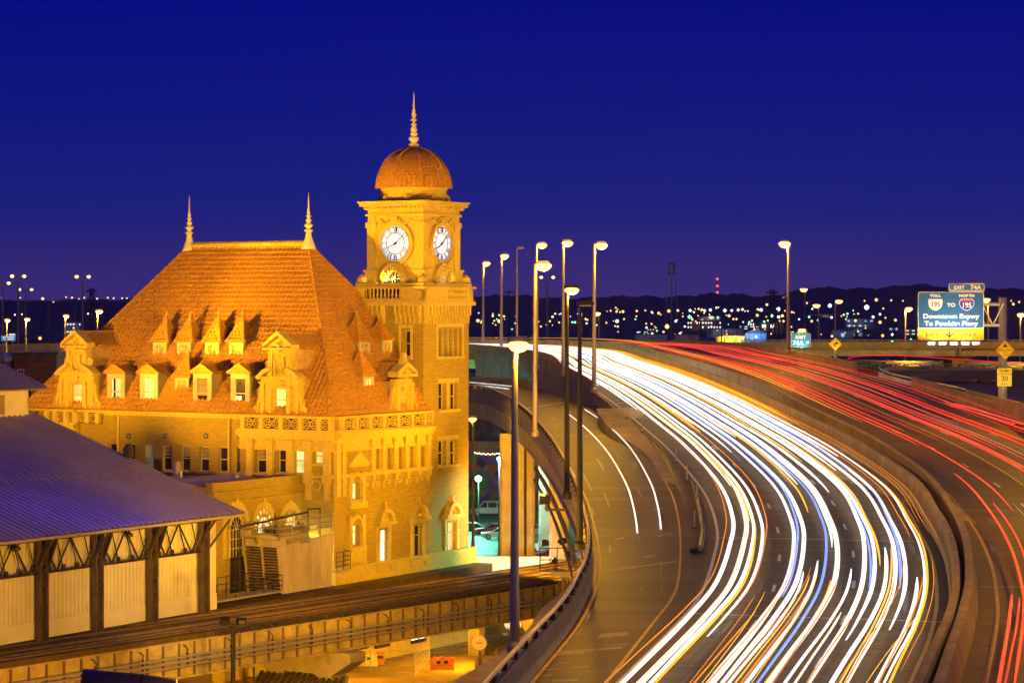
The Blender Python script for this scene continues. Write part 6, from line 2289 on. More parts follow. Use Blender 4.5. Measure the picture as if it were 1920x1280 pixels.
MB().box(gx(1867.6), gx(1894.9), -.042, -.031, gz(700.4) - gz(706), gz(689.6) - gz(706)).build('sign_face', M_SIGNY, W2)
text('RAMP', 7.0 * u, (gx(1881.2), -.055, gz(695) - gz(706)), W2, M_SIGNK, bold=.004, sx=1.05)
text('30', 13 * u, (gx(1881.2), -.055, gz(709.5) - gz(706)), W2, M_SIGNK, bold=.004, sx=1.0)
text('M.P.H.', 5.0 * u, (gx(1881.2), -.055, gz(719.3) - gz(706)), W2, M_SIGNK, sx=1.05)
# small teal exit sign
d2 = 306.0
u2 = d2 / F
p = P(1501, 668, d2)
X = thing('exit_sign', 'small teal exit 74A sign with a white arrow on a slim post', 'sign', (p.x, p.y, p.z))
MB().tube([(0, 0, -3), (0, 0, (668 - 626) * u2)], .1, 8).build('post', M_STEEL, X)
def ez(py): return (668 - py) * u2
plate(X, 'sign_border', 0, ez(638.2), 18.5 * u2, 13 * u2, M_SIGNW, -.16, -.12, .12)
plate(X, 'sign_face', 0, ez(638.2), 17.8 * u2, 12.3 * u2, M_SIGNT, -.18, -.161, .1)
text('EXIT', 8.4 * u2, (0, -.195, ez(632)), X, M_TXT, bold=.01, sx=1.15)
text('74A', 11.5 * u2, (-5.2 * u2, -.195, ez(643)), X, M_TXT, bold=.012, sx=1.1)
q = MB()
q.bar((8.5 * u2, -.19, ez(647)), (13 * u2, -.19, ez(642)), .14, .02)
q.prism([(9.6 * u2, ez(640)), (15 * u2, ez(639.4)), (14.4 * u2, ez(645))], 'y', -.2, -.182)
q.build('arrow', M_TXT, X)
MB().box(-.3, .3, -1.5, -1.25, ez(655), ez(652)).bar((0, -1.3, ez(653.5)), (0, 0, ez(653.5)), .06).build('added_sign_lamp', M_STEELD, X)
light('sign_light', 'SPOT', (0, -1.6, ez(651)), 260, (.85, .95, 1), X, aim=(0, 1.4, 1.0), radius=.15, angle=130, blend=.7)  # added spot and fixture, brighten the exit sign face
# yellow curve arrow
d3 = 310.0
u3 = d3 / F
p = P(1566, 676, d3)
Y_ = thing('curve_sign', 'yellow diamond sign with a black right bending arrow', 'sign', (p.x, p.y, p.z))
MB().tube([(0, 0, -3), (0, 0, 34 * u3)], .09, 8).build('post', M_STEEL, Y_)
diamond(Y_, 0, 31 * u3, 13 * u3, M_SIGNY, -.15, -.11)
q = MB()
cz = 31 * u3
q.bar((-2.5 * u3, -.17, cz - 5 * u3), (-2.5 * u3, -.17, cz - .5 * u3), .26, .012)
q.bar((-2.5 * u3, -.171, cz - .8 * u3), (0, -.171, cz + 2.2 * u3), .26, .012)
q.bar((-.3 * u3, -.172, cz + 2.1 * u3), (2 * u3, -.172, cz + 2.1 * u3), .26, .012)
q.prism([(1.5 * u3, cz + 5 * u3), (1.5 * u3, cz - .8 * u3), (5.6 * u3, cz + 2.1 * u3)], 'y', -.178, -.164)
q.build('arrow', M_SIGNK, Y_)
MB().box(-.2, .2, -1.5, -1.25, 12 * u3, 14 * u3).bar((0, -1.3, 13 * u3), (0, 0, 13 * u3), .06).build('added_sign_lamp', M_STEELD, Y_)
light('sign_light', 'SPOT', (0, -1.6, 15 * u3), 90, (1, .9, .6), Y_, aim=(0, 1.4, 1.0), radius=.15, angle=130, blend=.7)  # added spot and fixture for the arrow sign
# blue sign far left
d4 = 520.0
p = P(16, 634, d4)
B_ = thing('far_sign', 'small blue highway sign with white panels at the far left edge', 'sign', (p.x, p.y, 0))
MB().box(-1.55, 1.5, -.1, 0, p.z - .55, p.z + .55).build('sign_face', mat('lit_blue_sheet', (.02, .2, .5), .5, var=0, emit=(.05, .35, .8), es=.5), B_)
MB().box(.1, 1.4, -.1, 0, p.z + .57, p.z + .95).box(-1.2, 1.2, -.13, -.101, p.z + .12, p.z + .34).box(-1.0, 1.1, -.13, -.101, p.z - .32, p.z - .1).build('white_panel', mat('lit_white_sheet', (.8, .8, .8), .5, var=0, emit=(1, 1, 1), es=.7), B_)
MB().tube([(-.8, .05, 0), (-.8, .05, p.z)], .12, 6).build('post', M_STEEL, B_)
MB().tube([(.8, .05, 0), (.8, .05, p.z)], .12, 6).build('post', M_STEEL, B_)

# ================================================================ OVERPASS AND LOOP RAMP (right)
ob = thing('overpass_bridge', 'concrete overpass with pale girder and rail behind the gantry sign', 'bridge', (0, 0, 0))
dB = 350.0
def bx_(px): return (px - 960) / F * dB
def bz_(py): return CZ - (py - HOR) / F * dB
xl, xr = bx_(1390), bx_(2300)
MB().prism([(dB - .2, bz_(651)), (dB + .1, bz_(651)), (dB + .1, bz_(640.5)), (dB - .2, bz_(640.5))], 'x', xl, xr).build('parapet', M_CONC, ob)
MB().box(xl, xr, dB - .1, dB + 11, bz_(654), bz_(651.2)).build('deck', M_CONC, ob)
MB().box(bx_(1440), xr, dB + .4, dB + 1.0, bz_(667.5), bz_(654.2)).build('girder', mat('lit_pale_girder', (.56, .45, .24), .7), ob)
q = MB()
q.tube([(xl, dB, bz_(637.5)), (xr, dB, bz_(637.5))], .09, 6)
for k in range(60):
    x = xl + (xr - xl) * k / 59
    q.tube([(x, dB, bz_(641)), (x, dB, bz_(637.5))], .07, 5)
q.build('hand_rail', M_STEEL, ob)
for px in (1800, 1990):
    q = MB()
    q.box(bx_(px) - .15, bx_(px) + .15, dB - .15, dB + .399, bz_(667), bz_(651))
    q.prism([(bx_(px) - .9, 0), (bx_(px) + .9, 0), (bx_(px) + .9, bz_(676)), (bx_(px) + 2.6, bz_(668)), (bx_(px) - 2.6, bz_(668)), (bx_(px) - .9, bz_(676))], 'y', dB + 1.2, dB + 8)
    q.build('pier', M_CONC, ob)
# exit ramp surface between carriageway and loop barrier
zR = 20.6
ER_pts = [P(x, y, (CZ - zR) * F / (y - HOR)) for x, y in ((1470, 678), (1560, 690), (1640, 700), (1700, 720), (1820, 756), (1990, 800), (2200, 800), (2200, 690), (1900, 678), (1700, 676), (1560, 672))]
q = MB().add([(p.x, p.y, zR) for p in ER_pts] + [(p.x, p.y, zR - .8) for p in ER_pts], [tuple(range(11))] + [(k, (k + 1) % 11, 11 + (k + 1) % 11, 11 + k) for k in range(11)])
struct('exit_ramp_road', q, M_ROAD2)
def wallpath(name, label, pxs, zbase, h, m, rail=True, th=.3):
    pts = [P(x, y, (CZ - zbase) * F / (y - HOR)) for x, y in pxs]
    o = thing(name, label, 'barrier', (0, 0, 0))
    rows = []
    n = (len(pts) - 1) * 6
    for i in range(n + 1):
        a = crom(pts, i / 6)
        b = crom(pts, min(i / 6 + .05, len(pts) - 1)) - crom(pts, max(i / 6 - .05, 0))
        s = V3((b.y, -b.x, 0)).normalized() * th / 2
        rows.append([a - s, a + s, a + s * .6 + V3((0, 0, h)), a - s * .6 + V3((0, 0, h))])
    MB().sweep(rows).build('wall_body', m, o)
    if rail:
        path = [crom(pts, i / 6) + V3((0, 0, h + .32)) for i in range(n + 1)]
        MB().tube(path, .09, 6).build('hand_rail', M_STEEL, o)
        q = MB()
        last = None
        for i in range(n * 8):
            p = crom(pts, i / 48)
            if last is None or (p - last).length > 2.2:
                q.box(p.x - .1, p.x + .1, p.y - .1, p.y + .1, p.z + h, p.z + h + .28)
                last = p
        q.build('rail_posts', M_STEELD, o)
    return o
wallpath('loop_barrier', 'curved concrete barrier with rail sweeping round the exit loop ramp', ((2000, 706), (1862, 702), (1760, 699), (1690, 698), (1655, 702), (1650, 709), (1672, 720), (1725, 733), (1790, 748), (1812, 754)), 20.65, .9, M_CONCD)
wallpath('road_barrier', 'sunlit pale concrete barrier end block joining the loop barrier at the right edge'.replace('sunlit ', ''), ((1812, 757), (1860, 770), (1930, 790), (2010, 812)), 20.65, 1.35, M_CONC, rail=False, th=.5)
wallpath('road_barrier', 'low railed barrier along the exit ramp behind the arrow sign', ((1480, 689), (1520, 691), (1583, 693), (1660, 694)), 20.65, .85, M_CONCD)
bl = P(1490, 672, 285)
o = thing('concrete_block', 'pale square concrete block at the barrier end below the small exit sign', 'block', (bl.x - 1.2, bl.y, bl.z - 1.6))
MB().box(-1.5, 1.5, -.5, .5, 0, 1.5).build('body', M_CONC, o)
# lower viaduct seen beyond the loop
lv = thing('lower_viaduct', 'dark lower viaduct girder on square piers beyond the loop barrier', 'viaduct', (0, 0, 0))
dl_ = 300.0
def lx_(px): return (px - 960) / F * dl_
def lz_(py): return CZ - (py - HOR) / F * dl_
MB().box(lx_(1668), lx_(2200), dl_, dl_ + 6, lz_(712), lz_(694)).build('girder', mat('dark_purple_concrete', (.16, .13, .15), .85), lv)
for px in (1735, 1852, 1980):
    MB().box(lx_(px) - .7, lx_(px) + .7, dl_ + 1, dl_ + 3, 0, lz_(712)).build('pier', M_CONC, lv)
q = MB().quad((lx_(1640), 297, 15.5), (lx_(2300), 297, 15.5), (lx_(2300), 345, 15.5), (lx_(1640), 345, 15.5))
struct('grass_verge', q, mat('night_grass', (.06, .06, .02), .95, var=.5, scale=1))
# loop trail of red light behind the barrier
pts = [P(x, y, d) for x, y, d in ((1590, 672, 330), (1610, 667.5, 338), (1660, 666, 340), (1720, 668, 338), (1800, 674, 330), (1900, 680, 322), (1980, 684, 318))]
q = MB().tube([crom(pts, k / 8) for k in range(8 * (len(pts) - 1) + 1)], .09, 6)
tag(q.build('light_trail', T_R2), 'single thin red light trail curving along the exit loop under the overpass', 'light trail')
pts = [P(x, y, d) for x, y, d in ((1655, 722, 262), (1720, 736, 245), (1800, 757, 225), (1920, 792, 200))]
for dx, lb in ((0, 'orange red light trail hugging the exit ramp barrier, upper of two'), (-14, 'orange red light trail hugging the exit ramp barrier, lower of two')):
    q = MB().tube([crom(pts, k / 8) + V3((dx * .06, -.4 if dx else 0, -.1)) for k in range(8 * (len(pts) - 1) + 1)], .06, 6)
    tag(q.build('light_trail', T_R if dx else T_P), lb, 'light trail')
# ================================================================ CARS
def car(label, px, py, kind, col, face=-1, name='parked_car', d=None):
    d = d or CZ * F / (py - HOR)
    p = P(px, py, d)
    cat = 'van' if kind == 'van' else 'car'
    C = thing(name, label, cat, (p.x, p.y, 0.02), 0 if face < 0 else R(180))
    if kind == 'van':
        L_, Wd = 5.4, 1.9
        low = [(-2.7, .35), (2.7, .35), (2.7, 1.1), (-1.6, 1.15), (-2.6, .95), (-2.7, .7)]
        top = [(-1.75, 1.1), (2.66, 1.1), (2.55, 1.95), (2.3, 2.08), (-.75, 2.08), (-1.0, 1.98)]
        wins = [[(-1.35, 1.22), (-.35, 1.22), (-.35, 1.88), (-.85, 1.88)], [(-.2, 1.22), (1.0, 1.22), (1.0, 1.88), (-.2, 1.88)], [(1.15, 1.22), (2.4, 1.22), (2.35, 1.88), (1.15, 1.88)]]
        wh, wr = (-1.75, 1.75), .36
        ws = [(-1.78, 1.12), (-1.02, 1.97)]
    else:
        L_, Wd = 4.6, 1.8
        up = .12 if kind == 'suv' else 0
        low = [(-2.3, .3), (2.3, .3), (2.32, .8 + up), (2.2, .98 + up), (1.2, 1.0 + up), (-1.0, .95 + up), (-2.1, .8 + up), (-2.3, .62)]
        top = [(-1.05, .93 + up), (1.9 if kind != 'suv' else 2.2, .98 + up), (1.15 if kind != 'suv' else 1.95, 1.45 + up * 2), (.6, 1.5 + up * 2), (-.2, 1.48 + up * 2)]
        wins = [[(-.75, 1.0 + up), (.35, 1.02 + up), (.35, 1.42 + up * 2), (-.12, 1.42 + up * 2)], [(.45, 1.02 + up), (1.45, 1.04 + up), (1.05, 1.40 + up * 2), (.45, 1.42 + up * 2)]]
        wh, wr = (-1.4, 1.4), .34
        ws = [(-1.08, .95 + up), (-.22, 1.47 + up * 2)]
    hw = Wd / 2
    m = mat('car_paint_' + col[0], col[1], .3, var=.05, spec=.5)
    q = MB()
    q.prism(low, 'y', -hw, hw)
    n = len(top)
    ins = .22
    cxm = sum(a for a, b in top) / n
    bot = min(b for a, b in top)
    rows = []
    vs = []
    for sgn in (-1, 1):
        for a, b in top:
            f_ = (b - bot) / max(.1, max(t[1] for t in top) - bot)
            vs.append((a, sgn * (hw - .04 - ins * f_), b))
    fs = [tuple(range(n))[::-1], tuple(range(n, 2 * n))] + [(i, (i + 1) % n, n + (i + 1) % n, n + i) for i in range(n)]
    q.add(vs, fs)
    body = q.build('body', m, C)
    bv = body.modifiers.new('bevel', 'BEVEL')
    bv.width, bv.segments = .06, 2
    tz = max(t[1] for t in top)
    q = MB()
    for w in wins:
        for sgn in (-1, 1):
            v_ = []
            for off in (.0, .03):
                for a, b in w:
                    f_ = (b - bot) / (tz - bot)
                    v_.append((a, sgn * (hw - .045 - ins * f_ + off), b))
            k = len(w)
            q.add(v_, [tuple(range(k)), tuple(range(k, 2 * k))] + [(i, (i + 1) % k, k + (i + 1) % k, k + i) for i in range(k)])
    (a0, b0), (a1, b1) = ws
    q.add([(a0 - .02, -hw + .15, b0 + .03), (a0 - .02, hw - .15, b0 + .03), (a1 - .03, hw - .3, b1), (a1 - .03, -hw + .3, b1)], [(0, 1, 2, 3)])
    q.build('window', M_CARGL, C)
    for x in wh:
        for sgn in (-1, 1):
            o = MB().lathe([(wr * .7, -.11), (wr, -.08), (wr, .08), (wr * .7, .11)], (x, sgn * (hw - .08), wr), 16, 'y').build('wheel', M_RUBBER, C)
            MB().lathe([(wr * .62, -.02), (wr * .55, .02), (.05, .03)] if sgn > 0 else [(wr * .62, .02), (wr * .55, -.02), (.05, -.03)], (x, sgn * (hw + .03), wr), 12, 'y').build('rim', M_STEEL, o)
    for sgn in (-1, 1):
        MB().box(-L_ / 2 - .03, -L_ / 2 + .12, sgn * hw * .7 - .22, sgn * hw * .7 + .22, .62, .78).build('headlight', M_SIGNW, C)
        MB().box(L_ / 2 - .1, L_ / 2 + .04, sgn * hw * .75 - .15, sgn * hw * .75 + .15, .7, .9).build('tail_light', M_SIGNR, C)
    MB().box(-L_ / 2 - .06, -L_ / 2 + .1, -hw * .85, hw * .85, .36, .55).box(L_ / 2 - .1, L_ / 2 + .06, -hw * .85, hw * .85, .36, .55).build('bumper', m, C)
    return C
WH, RD, SV, DK, CR_ = ('white', (.62, .6, .55)), ('red', (.45, .03, .02)), ('silver', (.5, .45, .4)), ('dark', (.03, .03, .035)), ('cream', (.65, .55, .35))
car('white passenger van parked before the painted wall between tower and pier', 918, 966, 'van', WH, -1)
car('bright red car parked between the tower edge and the big pier', 924, 1002, 'car', RD, -1)
car('cream white car in front of the bright red one, half behind the pier', 936, 1010, 'car', CR_, -1)
car('dark car just behind the tower edge, left of the red one', 877, 1000, 'car', DK, -1)
car('dark suv in the shade right of the big pier', 1016, 972, 'suv', DK, -1)
car('silver car parked right of the big pier, behind the white one', 1013, 1004, 'car', SV, 1)
car('white hatchback right of the big pier, behind the dark red car', 1022, 1035, 'suv', WH, -1)
car('dark red car nearest the rail viaduct, right of the big pier', 1034, 1050, 'car', ('darkred', (.30, .015, .02)), -1)
# painted wall, string lights, billboard
wl = thing('mural_wall', 'wall painted with a patchwork of bright coloured shapes between tower and pier', 'wall', (P(915, 900, 372).x, 372, 0))
mm = mat('mural_paint', (.3, .2, .3), .8)
t = mm.node_tree
b = t.nodes['Principled BSDF']
vo = t.nodes.new('ShaderNodeTexVoronoi')
vo.inputs['Scale'].default_value = .75
tc = t.nodes.new('ShaderNodeTexCoord')
t.links.new(tc.outputs['Object'], vo.inputs['Vector'])
sp = t.nodes.new('ShaderNodeSeparateColor')
t.links.new(vo.outputs['Color'], sp.inputs[0])
rr = t.nodes.new('ShaderNodeValToRGB')
rr.color_ramp.interpolation = 'CONSTANT'
cols_ = [(0, (.05, .04, .12)), (.18, (.18, .10, .30)), (.34, (.08, .30, .10)), (.5, (.42, .16, .05)), (.64, (.30, .34, .10)), (.78, (.16, .16, .38)), (.9, (.45, .25, .08))]
while len(rr.color_ramp.elements) < len(cols_):
    rr.color_ramp.elements.new(.5)
for e, (p_, c_) in zip(rr.color_ramp.elements, cols_):
    e.position = p_
    e.color = (*c_, 1)
t.links.new(sp.outputs[0], rr.inputs[0])
t.links.new(rr.outputs[0], b.inputs['Base Color'])
MB().box(-4, 14, 0, .5, 0, 9.2).build('wall_body', mm, wl)
MB().box(-4.2, 14.2, -.1, .6, 9.2, 9.6).build('coping', M_CONC, wl)
bb = thing('brown_banner_wall', 'purple brown panelled wall band above the string of small lights', 'wall', (P(910, 835, 378).x, 378, 0))
MB().box(-6, 16, 0, .5, 9.7, 13.2).build('wall_body', mat('plum_wall', (.16, .07, .08), .8, var=.5, scale=1.2), bb)
MB().box(1.2, 2.3, -.1, -.01, 10, 12.6).build('panel', mat('mauve_panel', (.25, .16, .22), .8), bb)
sg_ = thing('string_lights', 'drooping string of small warm white bulbs above the painted wall', 'string lights', (P(890, 848, 368).x, 368, P(890, 848, 368).z))
q = MB()
qq = MB()
for k in range(17):
    x = k * .33
    z = -.35 * math.sin(math.pi * k / 16) - .1 * (k % 2) + .02 * k
    q.lathe([(.02, -.1), (.10, 0), (.02, .1)], (x, 0, z), 6)
    if k: qq.bar((x - .33, .05, z + .1), (x, .05, z + .1), .03)
q.build('bulb', mat('warm_bulb_glow', (1, .85, .6), .4, var=0, emit=(1, .8, .5), es=6), sg_)['kind'] = 'stuff'
qq.build('cable', M_STEELD, sg_)

# ================================================================ FAR TOWN
def gd_(ybase): return CZ * F / (ybase - HOR)
def far_building(px0, px1, ytop, ybase, col, label, lit=None, rows=1, gable=False, lamp_c=None, roofc=None, cols=None, name='far_building', d=None):
    d = d or gd_(ybase)
    a, b = P(px0, ybase, d), P(px1, ytop, d)
    w, h = b.x - a.x, b.z
    o = thing(name, label, 'building', (a.x, d, 0))
    dep = max(12, w * .6)
    MB().box(0, w, 0, dep, 0, h).build('wall', mat('far_wall_%d_%d_%d' % tuple(int(c * 255) for c in col), col, .85, var=.2, scale=.1), o)
    q = MB()
    if gable:
        q.prism([(-.5, h), (w + .5, h), (w / 2, h + w * .25)], 'y', -.5, dep)
    else:
        q.box(-.4, w + .4, -.4, dep, h, h + max(.6, h * .06))
    q.build('roof', mat('far_roof', (.07, .06, .08), .8) if roofc is None else roofc, o)
    if lit:
        n = cols or max(3, int(w / 7))
        q = MB()
        for r_ in range(rows):
            z = h * (r_ + .55) / rows - h * .12 / rows
            for k in range(n):
                if random.random() < .72:
                    x = w * (k + .25) / n
                    q.box(x, x + w / n * .5, -.15, -.02, z, z + h * .34 / rows)
        q.build('window', lit, o)
    if lamp_c is None and lamp_c is not False:
        light('lamp_light', 'POINT', (w * .4, -14, h * .9), 2600 * (d / 1500), (1, .62, .3) if random.random() < .6 else (.7, .8, 1), o, radius=1)  # added light in front of the building, no fixture
    if lamp_c:
        light('lamp_light', 'POINT', (w / 2, -8, h * .8), lamp_c[0], lamp_c[1], o, radius=1)  # added light with a small wall fixture to brighten this wall
        MB().lathe([(.05, -1), (1.0, 0), (.05, 1)], (w / 2, -1.5, h * .75), 8).build('added_wall_lamp', M_LAMPS if lamp_c[1][2] < .5 else M_LAMPW, o)
    return o
FWW = mat('far_window_white', (.8, .8, .8), .5, var=0, emit=(.85, .9, 1), es=1.6)
FWY = mat('far_window_warm', (.8, .7, .5), .5, var=0, emit=(1, .75, .4), es=1.2)
FWB = mat('far_window_blue', (.6, .7, .8), .5, var=0, emit=(.45, .65, 1), es=.8)
GL_ = (.10, .085, .11)
far_building(1227, 1320, 593, 606, (.30, .25, .27), 'long pale warehouse behind the water tower', None)
far_building(1310, 1352, 594, 612, (.26, .2, .2), 'small pale block beside the long warehouse', FWY)
far_building(1133, 1200, 599, 611, GL_, 'dark factory with one row of bluish white windows', FWW, 1, cols=9)
far_building(1288, 1353, 602, 618, (.14, .08, .07), 'red brick mill with rows of small white windows', FWW, 2, cols=12)
far_building(1190, 1251, 628, 650, (.13, .11, .15), 'grey shed with a shutter beyond the red trails, left of the water tower foot', None)
far_building(1266, 1313, 628, 650, (.14, .12, .16), 'grey shed beyond the red trails, right of the water tower foot', None)
far_building(1329, 1394, 617, 634, (.28, .25, .27), 'pale long shed roof behind the yellow lit wall', None)
far_building(1344, 1396, 630, 652, (.55, .45, .2), 'building with a strongly yellow lit wall beyond the red trails', None, lamp_c=(2.2e4, (1, .6, .06)))
far_building(1397, 1437, 625, 652, (.12, .22, .45), 'building with a blue lit wall and dark hipped roof', None, gable=True, lamp_c=(1.2e4, (.2, .5, 1)))
far_building(1517, 1584, 590, 611, (.22, .26, .30), 'broad hall with bright white windows between two lamps', FWW, 2, cols=10)
far_building(1470, 1512, 594, 606, (.28, .2, .14), 'low warm lit warehouse behind the lone tall lamp', FWY, 1)
far_building(1585, 1640, 598, 616, (.12, .12, .16), 'dim office block right of the white windowed hall', FWB, 2)
far_building(1655, 1716, 596, 610, (.13, .12, .15), 'flat dark hall left of the big blue sign', FWW, 1)
far_building(1425, 1470, 604, 622, (.12, .10, .13), 'dark block with a few white windows left of the lone lamp', FWW, 1)
far_building(1560, 1600, 620, 640, (.10, .13, .20), 'low blue grey building behind the arrow sign', FWB, 1)
far_building(58, 134, 579, 590, (.16, .14, .18), 'long dim building with a lit strip of windows, far left', FWY, 1, cols=16)
far_building(56, 118, 595, 606, (.16, .13, .16), 'second long dim building below the lit strip, far left', FWB, 1, cols=14)
far_building(133, 157, 580, 606, (.12, .11, .2), 'pale gabled warehouse beside the pylon, far left', None, gable=True)
far_building(124, 152, 605, 626, (.10, .09, .10), 'dark block with bright grid windows, far left', FWW, 3, cols=5)
far_building(205, 250, 585, 600, (.12, .10, .14), 'dark low block just above the left gable roof', FWY, 1)
far_building(935, 985, 590, 604, (.12, .1, .13), 'dark block just right of the clock tower', FWY, 1)
far_building(1010, 1100, 596, 606, (.12, .1, .13), 'long dark shed between the highway lamps', FWW, 1)
rb = random.Random(9)
for k in range(34):
    x_ = rb.choice([rb.uniform(1135, 1700), rb.uniform(1135, 1700), rb.uniform(900, 1130), rb.uniform(0, 230)])
    yb = rb.uniform(600, 634) if x_ > 1130 else rb.uniform(600, 612)
    o = far_building(x_, x_ + rb.uniform(14, 46), yb - rb.uniform(6, 13), yb, rb.choice([(.2, .16, .17), (.14, .1, .1), (.24, .2, .19), (.15, .14, .2)]), 'low dim building among the lights of the far town', rb.choice([FWW, FWY, FWY, FWB, None]), rb.choice([1, 1, 2]), lamp_c=False)
    o['group'] = 'low buildings of the far town'
# neighbouring brick houses at the left edge
dn = 285.0
def nx(px): return (px - 960) / F * dn
def nz(py): return CZ - (py - HOR) / F * dn
o = thing('brick_house', 'dark brick building with one white window behind the left gable', 'building', (nx(26), dn, 0))
MB().box(0, nx(106) - nx(26), 0, 14, 0, nz(664)).build('wall', mat('dark_red_brick', (.20, .085, .05), .85, var=.35, scale=.8, stretch=(1, 1, 3)), o)
MB().box(-.2, nx(106) - nx(26) + .2, -.2, 14, nz(664), nz(661)).build('coping', M_STEELD, o)
x0_ = nx(33) - nx(26)
f_ = MB().box(x0_, x0_ + .75, -.08, 0, nz(706), nz(692)).build('window', M_SIGNW, o)
MB().box(x0_ + .1, x0_ + .34, -.1, -.081, nz(704.5), nz(693.5)).box(x0_ + .42, x0_ + .65, -.1, -.081, nz(704.5), nz(693.5)).build('pane', M_GLASSD, f_)
MB().box(-.1, nx(64) - nx(26), -.35, 0, nz(729), nz(722)).box(0, .5, -.3, 0, 0, nz(729)).box(2, 2.5, -.3, 0, 0, nz(729)).build('stone_band', M_STONE, o)
o = thing('brick_house', 'dark bluish house with a rounded roof edge at the far left', 'building', (nx(-40), dn - 4, 0))
MB().box(0, nx(26) - nx(-40) - .3, 0, 12, 0, nz(676)).build('wall', mat('plum_brick', (.10, .05, .06), .85, var=.3), o)
MB().prism([(-.3, nz(676)), (nx(26) - nx(-40) - .1, nz(676)), (nx(26) - nx(-40) - .1, nz(668)), (nx(20) - nx(-40), nz(663)), (-.3, nz(662))], 'y', -.5, 12).build('roof', M_ROOFM, o)
MB().box(nx(4) - nx(-40), nx(15) - nx(-40), -.1, 0, nz(706), nz(691)).build('window', M_GLASSD, o)

# ---- water tower, masts, pylons
d5 = 2300.0
u5 = d5 / F
p = P(1259, 640, d5)
wt = thing('water_tower', 'pale elevated water tank on a lattice stand', 'water tower', (p.x, d5, 0))
def wz(py): return CZ - (py - HOR) * u5
M_WT = mat('pale_tank', (.32, .27, .32), .7, emit=(.2, .16, .3), es=.0)
MB().lathe([(.6, wz(517)), (2.4, wz(515)), (3.4, wz(511)), (3.5, wz(495.5)), (1.6, wz(494)), (.2, wz(493))], n=20).build('tank', M_WT, wt, smooth=True)
MB().lathe([(.7, 0), (.7, wz(516))], n=10).build('riser', M_WT, wt)
q = MB()
for sx in (-1, 1):
    for sy in (-1, 1):
        q.tube([(sx * 6.5, sy * 5, 0), (sx * 3.3, sy * 3, wz(512))], .2, 5)
for py in (535, 560, 590):
    k = 3.3 + 3.2 * (wz(512) - wz(py)) / wz(512)
    q.tube([(-k, -3.5, wz(py)), (k, -3.5, wz(py))], .14, 4)
q.build('legs', M_WT, wt)
light('lamp_light', 'POINT', (-14, -26, wz(520)), 5e3, (.75, .6, .9), wt, radius=1)  # added light beside the tank, no lamp stands there
p = P(1345, 560, 4300)
rm = thing('radio_mast', 'thin radio mast on the ridge with three red beacons', 'mast', (p.x, 4300, 0))
um = 4300 / F
def mz(py): return CZ - (py - HOR) * um
MB().lathe([(.8, 0), (.5, mz(521))], n=6).build('mast', M_STEELD, rm)
for py in (523, 536, 548):
    MB().lathe([(.1, -2.2), (2.2, 0), (.1, 2.2)], (0, 0, mz(py)), 8).build('beacon', M_LAMPR, rm)
def pylon(px, ytop, d, label, wpx):
    p = P(px, ytop, d)
    o = thing('power_pylon', label, 'pylon', (p.x, d, 0))
    w = wpx / 2 / F * d
    q = MB()
    z = p.z
    lv = [(w, 0), (w * .7, z * .3), (w * .5, z * .6), (w * .4, z * .85), (w * .36, z)]
    r_ = .18 * d / 900
    for sx in (-1, 1):
        for sy in (-1, 1):
            for (a, za), (b_, zb_) in zip(lv, lv[1:]):
                q.bar((sx * a, sy * a, za), (sx * b_, sy * b_, zb_), r_ * 2)
        for (a, za), (b_, zb_) in zip(lv, lv[1:]):
            q.bar((sx * a, -a, za), (-sx * b_, -b_, zb_), r_ * 1.4)
            zm_ = (za + zb_) / 2
    for f2 in (.68, .82, .95):
        q.bar((-w * 1.5, 0, z * f2), (w * 1.5, 0, z * f2), r_ * 2)
        q.bar((-w * 1.5, 0, z * f2), (0, 0, z * (f2 + .05)), r_ * 1.3)
        q.bar((w * 1.5, 0, z * f2), (0, 0, z * (f2 + .05)), r_ * 1.3)
    q.build('lattice', M_STEELD, o)
pylon(1448, 543, 1500, 'dark lattice pylon rising left of the lone tall lamp', 16)
pylon(172, 540, 1500, 'dark lattice pylon beyond the left gable', 14)
for px, yt, d, lb in ((955, 543, 900, 'dim wooden utility pole beyond the second lamp'), (1313, 568, 1100, 'utility pole by the long warehouse'), (1353, 568, 1000, 'utility pole behind the yellow lit building'), (1164, 575, 1100, 'utility pole far left of the water tower')):
    p = P(px, yt, d)
    o = thing('utility_pole', lb, 'pole', (p.x, d, 0))
    MB().lathe([(.3, 0), (.2, p.z)], n=6).box(-2.2, 2.2, -.1, .1, p.z - 1.0, p.z - .7).build('pole', M_STEELD, o)

